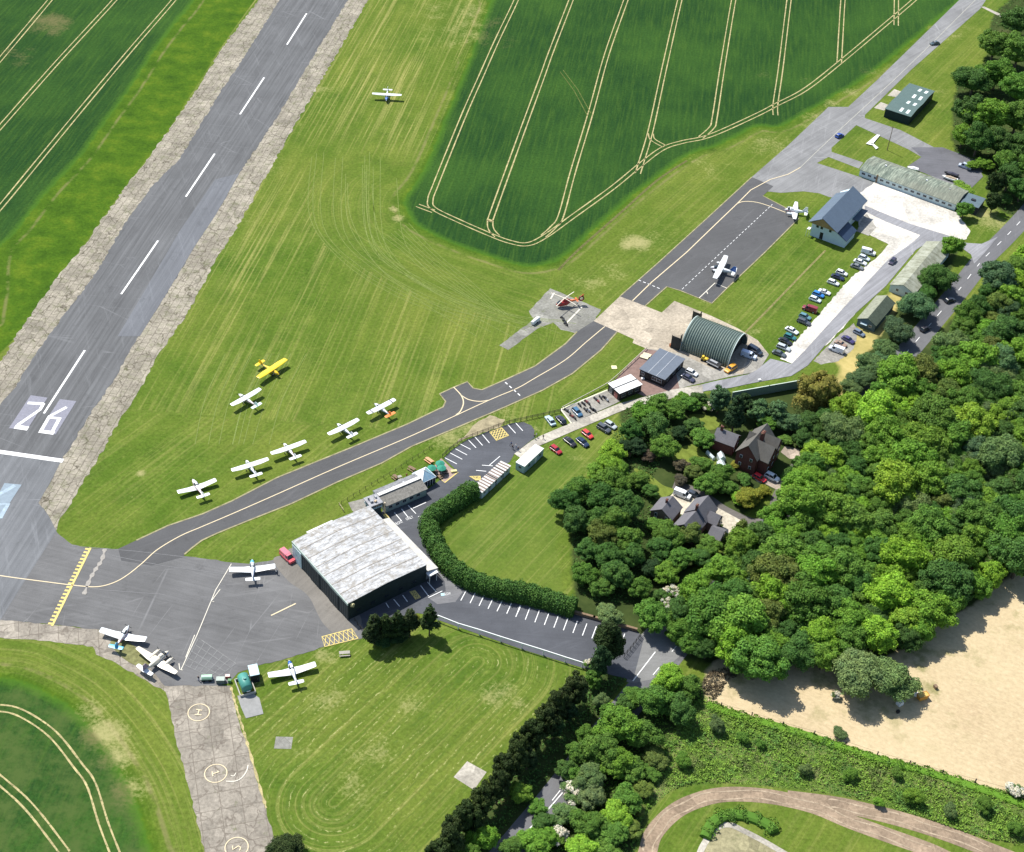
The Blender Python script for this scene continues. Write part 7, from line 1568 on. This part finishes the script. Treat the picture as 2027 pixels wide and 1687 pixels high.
def inpoly(x, y, P):
    r = False
    for (x1, y1), (x2, y2) in zip(P, P[1:]+P[:1]):
        if (y1 > y) != (y2 > y) and x < (x2-x1)*(y-y1)/(y2-y1)+x1: r = not r
    return r
def fill(poly, r0, r1, kinds, zone, sep=1.25, tries=9000, seed=0, keep=None, maxn=400):
    rr = random.Random(seed); xs = [p[0] for p in poly]; ys = [p[1] for p in poly]; got = []
    for _ in range(tries):
        x, y = rr.uniform(min(xs), max(xs)), rr.uniform(min(ys), max(ys))
        if not inpoly(x, y, poly): continue
        f = .0068*6.2/ (1/mpx(x, y)*.0068*6.2)*0+ (1/mpx(x, y))/6.4; r = rr.uniform(r0, r1)*f
        if keep and keep(x, y, r): continue
        if any(math.hypot(x-a, (y-b_)*1.25) < (r+q)*.5*sep for a, b_, q in got): continue
        got.append((x, y, r))
        if len(got) >= maxn: break
    for x, y, r in sorted(got, key=lambda g: g[1]):
        k, c = rr.choices([(a, b_) for a, b_, w_ in kinds], [w_ for a, b_, w_ in kinds])[0]
        if k == 'w': r *= .55
        tree(x, y, r, k, c, zone)
    return got
# ---- main wood on the right
mainw = [(2030,512),(1992,535),(1955,568),(1928,603),(1903,642),(1872,690),(1835,715),(1805,725),(1765,745),(1740,785),(1700,795),(1670,805),(1662,870),(1640,890),(1600,925),(1572,950),(1556,1000),(1510,1030),(1470,1065),(1425,1110),(1380,1150),(1345,1200),(1350,1270),(1420,1300),(1490,1305),(1560,1320),(1640,1300),(1800,1280),(1850,1230),(1900,1180),(1950,1150),(1990,1130),(2060,1090),(2060,495)]
Zm = 'leafy trees of the big wood on the right'
expl = [(1700,1330,58,'f','grey','grey green low spreading tree at the wood edge above the skip',.8), (1760,1345,50,'f','grey','grey green rounded tree at the wood edge next to the skip',.8), (1585,1290,42,'f','deep','dark rounded tree at the wood edge right of the white blossom',.9), (1655,1375,10,'w','grey','small grey blossoming bush at the wood edge',1)]
for x, y, r, k, c, l, hs in expl: tree(x, y, r, k, c, Zm, l, hs)
tree(1499,1312,20,'w','grey',Zm,'white flowering tree at the lower left edge of the big wood')
tree(1630,905,40,'b','lime',Zm,'most vivid lime green tree just right of the brick house',.8); tree(1608,945,34,'b','bright',Zm,'bright tree below the most vivid lime tree by the brick house',.8)
fill(mainw, 21, 48, [('b','bright',4),('b','mid',6),('b','deep',3.5),('b','lime',1.8),('b','olive',.8),('f','grey',1.2),('f','deep',.8),('b','teal',.8)], Zm, 1.02, 30000, 5, lambda x, y, r: any(math.hypot(x-e[0], y-e[1]) < e[2]*1.0 for e in expl) or math.hypot(x-1655, y-1150) < 24, 235)
fill([(1790,1010),(1850,860),(1930,820),(2027,780),(2060,1080),(1980,1130),(1900,1130)], 22, 30, [('f','grey',3),('f','olive',2),('b','grey',2)], Zm, 1.3, 900, 9, None, 16)
# ---- wood at the top right
Zt = 'trees at the top right corner'
for x, y, r, k, c, hs in [(2016,42,30,'b','deep',1),(1970,90,30,'b','mid',1),(2018,100,34,'b','mid',1),(1929,160,33,'f','deep',.9),(1975,145,32,'b','mid',1),(2020,175,34,'b','mid',1),(1925,222,36,'b','deep',1),(1962,228,38,'b','bright',1),(2015,232,36,'b','mid',1),(1908,268,25,'b','bright',1),(1938,275,32,'b','deep',1.1),(1978,280,30,'b','deep',1),(2022,290,30,'b','deep',1),(1990,318,24,'b','mid',1),(1950,325,16,'b','bright',.7),(1973,362,18,'p','yew',1.5),(1998,350,26,'b','deep',1.1),(2022,375,26,'b','deep',1),(1968,398,16,'p','yew',1.2),(2045,330,30,'b','mid',1),(1926,327,13,'b','bright',.6),(1990,395,14,'b','deep',.8)]: tree(x, y, r, k, c, Zt, None, hs)
tree(2008,272,11,'w','grey',Zt,'small pale yellow flowering shrub among the top right trees')
tree(1909,415,17,'b','mid',Zt,'lone round tree at the right end of the long hut'); tree(1884,487,22,'b','bright',Zt,'lone bright tree at the far end of the mint gabled hut')
# ---- belt between huts and public road
Zb = 'grey green hedgerow trees along the public road'
for x, y, r, k, c, hs in [(1857,550,33,'f','deep',.8),(1816,606,33,'f','teal',.8),(1778,655,30,'f','teal',.8),(1752,690,27,'f','grey',.8),(1726,722,29,'f','grey',.8),(1702,750,28,'f','teal',.7),(1836,580,20,'f','deep',.8),(1740,712,24,'f','teal',.7),(1685,765,20,'f','grey',.7)]: tree(x, y, r, k, c, Zb, None, hs)
# ---- trees round the houses
Zg = 'trees round the houses and gardens'
tree(1617,772,46,'v','straw',Zg,'big straw coloured willow by the end of the grey track')
gl = [(1278,823,30,'b','bright',.9),(1302,803,26,'b','mid',.9),(1252,853,26,'b','deep',1),(1296,842,32,'b','deep',1),(1335,812,25,'b','mid',.9),(1366,800,20,'b','mid',.8),(1352,790,18,'b','bright',.8),(1385,790,18,'b','deep',.8),(1404,803,15,'w','mid',.8),(1425,790,24,'p','teal',1.2),(1458,812,28,'c','dark',1.0),(1475,800,22,'p','dark',1.1),(1503,812,26,'p','teal',.9),(1539,815,27,'p','teal',.9),(1570,838,25,'b','teal',.9),(1522,836,22,'b','mid',.8),(1600,840,28,'b','deep',.9),(1636,832,28,'b','deep',.9),(1590,868,24,'b','deep',.8),(1556,870,14,'b','mid',.6),(1620,862,24,'b','deep',.9),(1648,858,22,'b','mid',.9),
 (1373,842,20,'b','deep',.8),(1392,868,26,'b','mid',.7),(1345,858,18,'b','dark',.9),(1315,884,30,'b','mid',.9),(1285,902,16,'b','purple',.8),(1262,885,22,'b','dark',.9),(1240,885,20,'b','dark',.9),(1214,894,28,'b','lime',.8),(1206,922,28,'b','lime',.8),(1180,935,24,'b','bright',.7),(1226,930,22,'b','bright',.8),(1263,950,22,'b','mid',.8),(1288,972,18,'b','deep',.8),(1214,960,34,'b','mid',1),(1236,1000,36,'b','deep',1),(1120,992,32,'b','deep',1),(1150,970,33,'b','mid',1),(1190,985,34,'b','deep',1),(1140,1030,30,'b','deep',1),(1180,1030,30,'b','deep',1),(1218,1030,32,'b','mid',1),(1194,1062,32,'b','olive',1),(1240,1068,30,'b','mid',1),(1165,1090,26,'b','deep',1),(1205,1105,33,'b','deep',1),(1158,1136,28,'b','mid',.9),(1222,1138,32,'b','deep',1),(1250,1100,28,'b','deep',1),(1190,1165,24,'b','mid',.9),(1265,1165,26,'b','mid',.9),
 (1323,1060,32,'b','mid',.9),(1366,1054,30,'b','olive',.8),(1402,1078,27,'b','mid',.7),(1307,1085,28,'b','deep',.9),(1347,1107,30,'b','mid',.8),(1385,1105,24,'b','deep',.8),(1319,1136,28,'b','bright',.8),(1290,1125,22,'b','dark',.9),(1333,1172,18,'w','mid',.9),(1305,1180,18,'b','deep',.8),(1300,1042,22,'b','mid',.8),
 (1350,922,18,'b','purple',.8),(1372,935,20,'b','olive',.8),(1392,920,22,'b','mid',.7),(1425,940,26,'b','mid',.8),(1400,958,28,'b','mid',.8),(1440,965,20,'b','mid',.7),(1347,950,16,'b','purple',.6),(1456,920,11,'b','gold',.5),(1473,948,17,'b','deep',.6),(1483,985,27,'b','gold',.7),(1512,972,16,'b','gold',.6),(1463,985,18,'b','lime',.6),
 (1460,1100,22,'b','olive',.6),(1430,1040+90,24,'b','bright',.7),(1290,1222,36,'b','mid',.9),(1205,1217,26,'b','grey',.7),(1320,1195,16,'w','mid',.9),(1345,1225,28,'b','mid',.9),(1340,1260,22,'b','mid',.8)]
for x, y, r, k, c, hs in gl: tree(x, y, r, k, c, Zg, None, hs)
# clipped shrubs by the drives
# ---- roadside belt, lower middle
Zr = 'broadleaf trees between the road and the dirt track'
for x, y, r, k, c, hs in [(1324,1344,33,'b','lime',.9),(1362,1362,28,'b','mid',.8),(1300,1388,38,'b','mid',.9),(1345,1404,34,'b','deep',.9),(1254,1380,25,'b','mid',.8),(1226,1436,46,'b','bright',.9),(1270,1455,36,'b','mid',.9),(1190,1485,40,'b','mid',.9),(1222,1508,34,'b','bright',.9),(1250,1525,28,'b','mid',.8),(1167,1540,33,'b','grey',.8),(1133,1568,28,'w','grey',.7),(1170,1575,30,'b','grey',.8),(1241,1584,32,'b','mid',.8),(1220,1614,34,'b','lime',.7),(1116,1612,28,'b','grey',.7),(1104,1652,22,'w','mid',.8),(1167,1634,36,'b','mid',.8),(1212,1650,32,'b','mid',.7),(1057,1668,32,'b','bright',.7),(1152,1682,34,'b','lime',.7),(1270,1560,24,'b','olive',.6),(1296,1500,26,'b','olive',.6),(1290,1530,20,'b','mid',.5),(1200,1690,30,'b','mid',.7),(1245,1640,24,'b','olive',.6),(1262,1600,18,'b','olive',.5),(1135,1535,22,'b','mid',.9),(1078,1630,24,'b','deep',.8),(1150,1500,22,'b','mid',.9),(1205,1415,22,'b','mid',.9),(1238,1395,20,'b','deep',.9),(1012,1680,26,'b','mid',.8),(1145,1490,24,'b','mid',1.0),(1120,1525,22,'b','deep',1.0),(1160,1455,22,'b','mid',1.0),(1065,1600,20,'b','mid',.8),(1085,1655,24,'b','bright',.8)]: tree(x, y, r, k, c, Zr, None, hs)
Zc = 'conifers in the dark row between the meadow and the road'
for x, y, r, k, c, hs in [(1205,1270,27,'y','yew',1.15),(1176,1343,20,'p','mid',1.1),(1190,1310,18,'y','dark',1.4),(1140,1365,28,'p','yew',1.55),(1110,1392,28,'p','yew',1.55),(1082,1425,28,'p','yew',1.55),(1056,1452,28,'p','yew',1.55),(1026,1486,28,'p','yew',1.55),(1003,1520,28,'p','yew',1.55),(985,1556,28,'p','yew',1.55),(955,1586,28,'p','yew',1.55),(924,1618,30,'p','yew',1.55),(895,1652,30,'p','yew',1.55),(870,1690,28,'p','yew',1.55),(1125,1408,20,'p','dark',1.4),(1098,1440,20,'p','dark',1.4),(1045,1500,20,'p','dark',1.4)]: tree(x, y, r, k, c, Zc, None, hs)
tree(1166,1316,13,'w','mid',Zc,'small white flowering bush at the end of the white rail fence'); tree(1190,1388,17,'f','grey',Zc,'small pale rounded bush between the dark row and the road')
tree(1030,1569,24,'b','bright',Zc,'bright leafy tree behind the dark row, right of the square pad'); tree(959,1660,30,'b','bright',Zc,'bright leafy tree behind the dark row at the bottom edge'); tree(930,1690,24,'b','mid',Zc,'leafy tree below the dark row at the bottom edge')
tree(565,1680,34,'f','yew','lone','single dense dark cypress at the bottom edge by the old concrete strip',.9)
# cypresses by the hangar
Zy = 'five cypresses behind the hangar'
for i, (x, y, r, hs, l) in enumerate([(740,1240,26,.95,'leftmost of the clump of upright dark cypresses'),(763,1238,24,.95,'second from left in the clump of upright cypresses'),(787,1235,25,.95,'third from left in the clump of upright cypresses'),(811,1228,25,.95,'fourth from left in the clump of upright cypresses'),(851,1222,22,1.15,'upright cypress standing alone right of the clump'),(760,1262,22,.6,'low dark cypress in front of the clump, left'),(790,1258,22,.6,'low dark cypress in front of the clump, right')]): tree(x, y, r, 'c' if i < 5 else 'f', 'dark' if i > 4 else 'yew', Zy, l, hs)
tree(822,1222,9,'b','gold',Zy,'small yellow green shrub between the cypresses',.6)
# thin birch-like bushes
for x, y, r, l in [(1663,1452,14,'grey green bush on the edge of the bare field, above the fence'),(2010,1565,18,'pale grey bush at the right edge of the bare field')]: tree(x, y, r, 'w' if x > 2000 else 'f', 'grey', 'bushes at the edge of the bare field', l, .6)
Zs = 'bushes scattered over the scrub bank'
fill([(1350,1480),(1430,1420),(1640,1480),(1850,1545),(2010,1590),(2020,1650),(1850,1625),(1650,1560),(1450,1540),(1350,1540)], 7, 15, [('f','mid',3),('f','bright',2),('f','grey',1)], Zs, 2.2, 900, 21, None, 12)
# labels for the unlabelled: by shade, kind and rank inside their zone
def place(x, y, zone):
    if zone == Zm:
        if x > 1880 and y < 800: return 'in the upper right of the big wood'
        if y < 800: return 'in the upper left tip of the big wood'
        if y < 960: return 'in the big wood right of the brick house' if x < 1820 else 'in the big wood at the right edge'
        if y < 1130: return 'in the middle of the big wood' if x < 1820 else 'in the right flank of the big wood'
        return 'along the lower left of the big wood' if x < 1620 else 'along the lower edge of the big wood near the bare field'
    if zone == Zt: return 'in the top right wood'
    if zone == Zb: return 'in the hedgerow between the huts and the road'
    if zone == Zg:
        if x > 1480 and y < 900: return 'behind the brick house'
        if x > 1340 and y < 815: return 'between the lane and the cottage'
        if y < 870: return 'below the black cabin'
        if x < 1300 and y < 1180: return 'in the grove right of the inner lawn'
        if y < 1000: return 'in the gardens between the houses'
        return 'in front of the slate roofed house' if y < 1185 else 'by the road entrance'
    if zone == Zr: return 'between the road and the dirt track'
    if zone == Zs: return 'on the scrub bank above the dirt track'
    return 'in the dark row beside the meadow'
grp = {}
for T in TREES:
    if T[6] is None: grp.setdefault((T[1], T[2], place(T[4], T[5], T[3])), []).append(T)
ords = ['leftmost', 'second', 'third', 'fourth', 'fifth', 'sixth', 'seventh', 'eighth', 'ninth', 'tenth', 'eleventh', 'twelfth']
for (k, c, pl), L in grp.items():
    L.sort(key=lambda T: T[4])
    for i, T in enumerate(L):
        nm = NAMEC[c]+' '+NAMEK[k][1]
        if len(L) == 1: s = 'only '+nm+' '+pl
        elif i == 0: s = 'leftmost '+nm+' '+pl
        elif i == len(L)-1: s = 'rightmost '+nm+' '+pl
        elif i < 12: s = nm+' '+ords[i]+' from left '+pl
        else: s = nm+' '+'%d places from left ' % (i+1)+pl
        w2 = s.split(); T[0]['label'] = ' '.join(w2[:16])
# ---- hedges: leafy walls following a line
def hedge(name, label, px, width, height, col, n_per_m=55, leaf=.24, seed=1, closed=False, crownpx=True, rough=.35):
    rng = np.random.default_rng(seed); P = smooth_line([G(*p, height*.55 if crownpx else 0) for p in px], 5); c = P[0]
    t = thing(name, label, name.replace('_', ' '), (c.x, c.y, 0)); parts = []; L = 0; pos = []; nr = []; core = MB(); 
    for a_, b_ in zip(P[:-1], P[1:]):
        d = b_-a_; ln = d.length
        if ln < 1e-3: continue
        d.normalize(); n = np.array([-d.y, d.x, 0]); k = max(1, int(ln*n_per_m)); s = rng.random(k)*ln; th = rng.uniform(-.1, PI+.1, k)
        base = np.array([a_.x-c.x, a_.y-c.y, 0])+np.outer(s, [d.x, d.y, 0]); sa = np.array([a_.x, a_.y])+np.outer(s, [d.x, d.y])
        lump = 1+rough*.5*np.sin(sa[:, 0]*1.3+sa[:, 1]*.9)*np.cos(sa[:, 1]*1.7-sa[:, 0]*.4+th)+rng.normal(0, .06, k)
        off = np.cos(th)*width/2*lump; zz = np.maximum(.1, np.sign(np.sin(th))*np.abs(np.sin(th))**.6*height*lump)
        pos.append(base+n*off[:, None]+np.stack([0*zz, 0*zz, zz], -1)); nr.append(n*np.cos(th)[:, None]+np.stack([0*zz, 0*zz, np.abs(np.sin(th))], -1))
    v, f = cards(rng, np.concatenate(pos), np.concatenate(nr), leaf, .6)
    me = mesh_np('foliage', [(v, f, 0)], [m_leaf]); o = bpy.data.objects.new('foliage', me); C.objects.link(o); o.parent = t; o.color = (*COL[col], 1)
    rings = []
    for i, p in enumerate(P):
        d = (P[min(i+1, len(P)-1)]-P[max(i-1, 0)]).normalized(); n = Vector((-d.y, d.x)); q = p-c
        rings.append([(q.x+n.x*width*.42*a, q.y+n.y*width*.42*a, z*height) for a, z in ((-1, 0), (-.95, .55), (-.5, .86), (.5, .86), (.95, .55), (1, 0))])
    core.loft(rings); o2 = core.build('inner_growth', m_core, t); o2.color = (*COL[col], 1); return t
hedge('conifer_hedge', 'thick tall conifer hedge curving round the inner lawn', [(946,968),(928,972),(897,992),(860,1018),(849,1030),(852,1050),(870,1088),(895,1120),(935,1145),(990,1162),(1040,1172),(1090,1185),(1140,1200)], 5.0, 4.2, 'deep', 300, .22, 3, rough=.22)
hedge('clipped_hedge', 'long clipped hedge beside the lawn of the slate roofed house', zq([(1680,870),(1740,810),(1800,775)],1280,950,9.214), 2.4, 2.2, 'olive', 160, .16, 4, rough=.1)
hedge('clipped_hedge', 'lower clipped hedge below the pale courtyard', zq([(1470,1120),(1560,1020),(1660,950)],1280,950,9.214), 2.0, 2.0, 'olive', 160, .16, 5, rough=.1)
hedge('clipped_hedge', 'clipped hedge on the shaded lawn by the white SUV', zq([(920,1480),(990,1380),(1080,1290)],1460,800,10.1), 2.2, 2.2, 'deep', 160, .16, 6, rough=.1)
hedge('clipped_hedge', 'upper clipped hedge between lawn and drive by the brick house', zq([(1110,1160),(1190,1130),(1215,1180),(1150,1260)],1460,800,10.1), 1.6, 1.6, 'deep', 160, .16, 7, rough=.1)
hedge('field_hedge', 'bright scrubby hedge around the bare earth island', [(1395,1660),(1410,1632),(1440,1615),(1480,1618),(1520,1635),(1532,1650)], 3.0, 1.2, 'mid', 90, .2, 8, crownpx=False, rough=1.2)
tree(1903,377,26,'f','bright','bushes','bright green low mound of bushes behind the long hut',.35)
hedge('boundary_growth', 'low bramble strip along the wire fence of the bare field', [(1400,1395),(1470,1420),(1546,1440),(1640,1470),(1723,1498),(1872,1540),(1990,1580),(2040,1600)], 2.4, .45, 'bright', 50, .24, 9, crownpx=False, rough=.9)
# ---- scrub and ground cover nobody could count
def groundcover(name, label, poly, n, leaf, h, col, seed, lump=.12):
    rng = np.random.default_rng(seed); gp_ = SM(poly); lo_, hi_ = gp_.min(0), gp_.max(0); P = rng.uniform(lo_, hi_, (int(n*1.8), 2)); P = P[sdf(P, gp_) < 0]; P = P[dline(P, np.array([tuple(q) for q in RP]))[0] > 4.2]; P = P[sdf(P, GA([(1180,1225),(1345,1180),(1375,1262),(1330,1320),(1256,1352),(1180,1325)])) > 0][:n]
    f1 = np.sin(P[:, 0]*lump*3+np.cos(P[:, 1]*lump*2)*2)*np.sin(P[:, 1]*lump*3.3+1.3*np.sin(P[:, 0]*lump*2.1)); f2 = np.sin(P[:, 0]*1.9+P[:, 1]*.7)*np.sin(P[:, 1]*2.3-P[:, 0]*.6)
    z = h*np.clip(.25+.45*f1+.35*f2, .02, 1.2)*rng.uniform(.5, 1.1, len(P)); Q = np.concatenate([P, z[:, None]], 1)
    v, f = cards(rng, Q, np.tile([[0, 0, 1.]], (len(Q), 1)), leaf, .7); me = mesh_np(name, [(v, f, 0)], [m_scrub if 'scrub' in label else m_leaf]); o = bpy.data.objects.new(name, me); C.objects.link(o); o.color = (*COL[col], 1); tag(o, label, 'undergrowth', None, 'stuff'); return o
groundcover('undergrowth', 'rough green scrub and brambles between the bare field and the dirt track', scrubp, 42000, .2, .9, 'mid', 1)
groundcover('tall_weeds', 'brighter weeds scattered through the scrub', [(1330,1480),(1400,1400),(1500,1435),(1650,1485),(1800,1530),(1980,1590),(2060,1680),(1900,1640),(1700,1570),(1500,1540),(1350,1545)], 7000, .2, 1.1, 'bright', 2, .2)
groundcover('wood_floor_growth', 'dark undergrowth beneath the roadside trees', woodp[3], 7000, .3, .9, 'deep', 3)
groundcover('garden_growth', 'garden shrubs and undergrowth between the houses', [(1140,1150),(1135,1000),(1180,940),(1240,810),(1300,785),(1330,860),(1290,960),(1310,1040),(1270,1180),(1180,1190)], 6000, .28, 1.0, 'deep', 4)
groundcover('brushwood', 'brown brushwood heap at the tip of the bare field', [(1390,1365),(1400,1335),(1440,1322),(1470,1332),(1440,1350),(1415,1385)], 1500, .22, 1.1, 'purple', 12, .3)
groundcover('wood_edge_growth', 'dark undergrowth below the top right trees', woodp[2], 6000, .35, 1.6, 'deep', 6)
groundcover('roadside_growth', 'undergrowth beneath the trees by the dirt track', woodp[4], 6000, .3, 1.2, 'mid', 5)
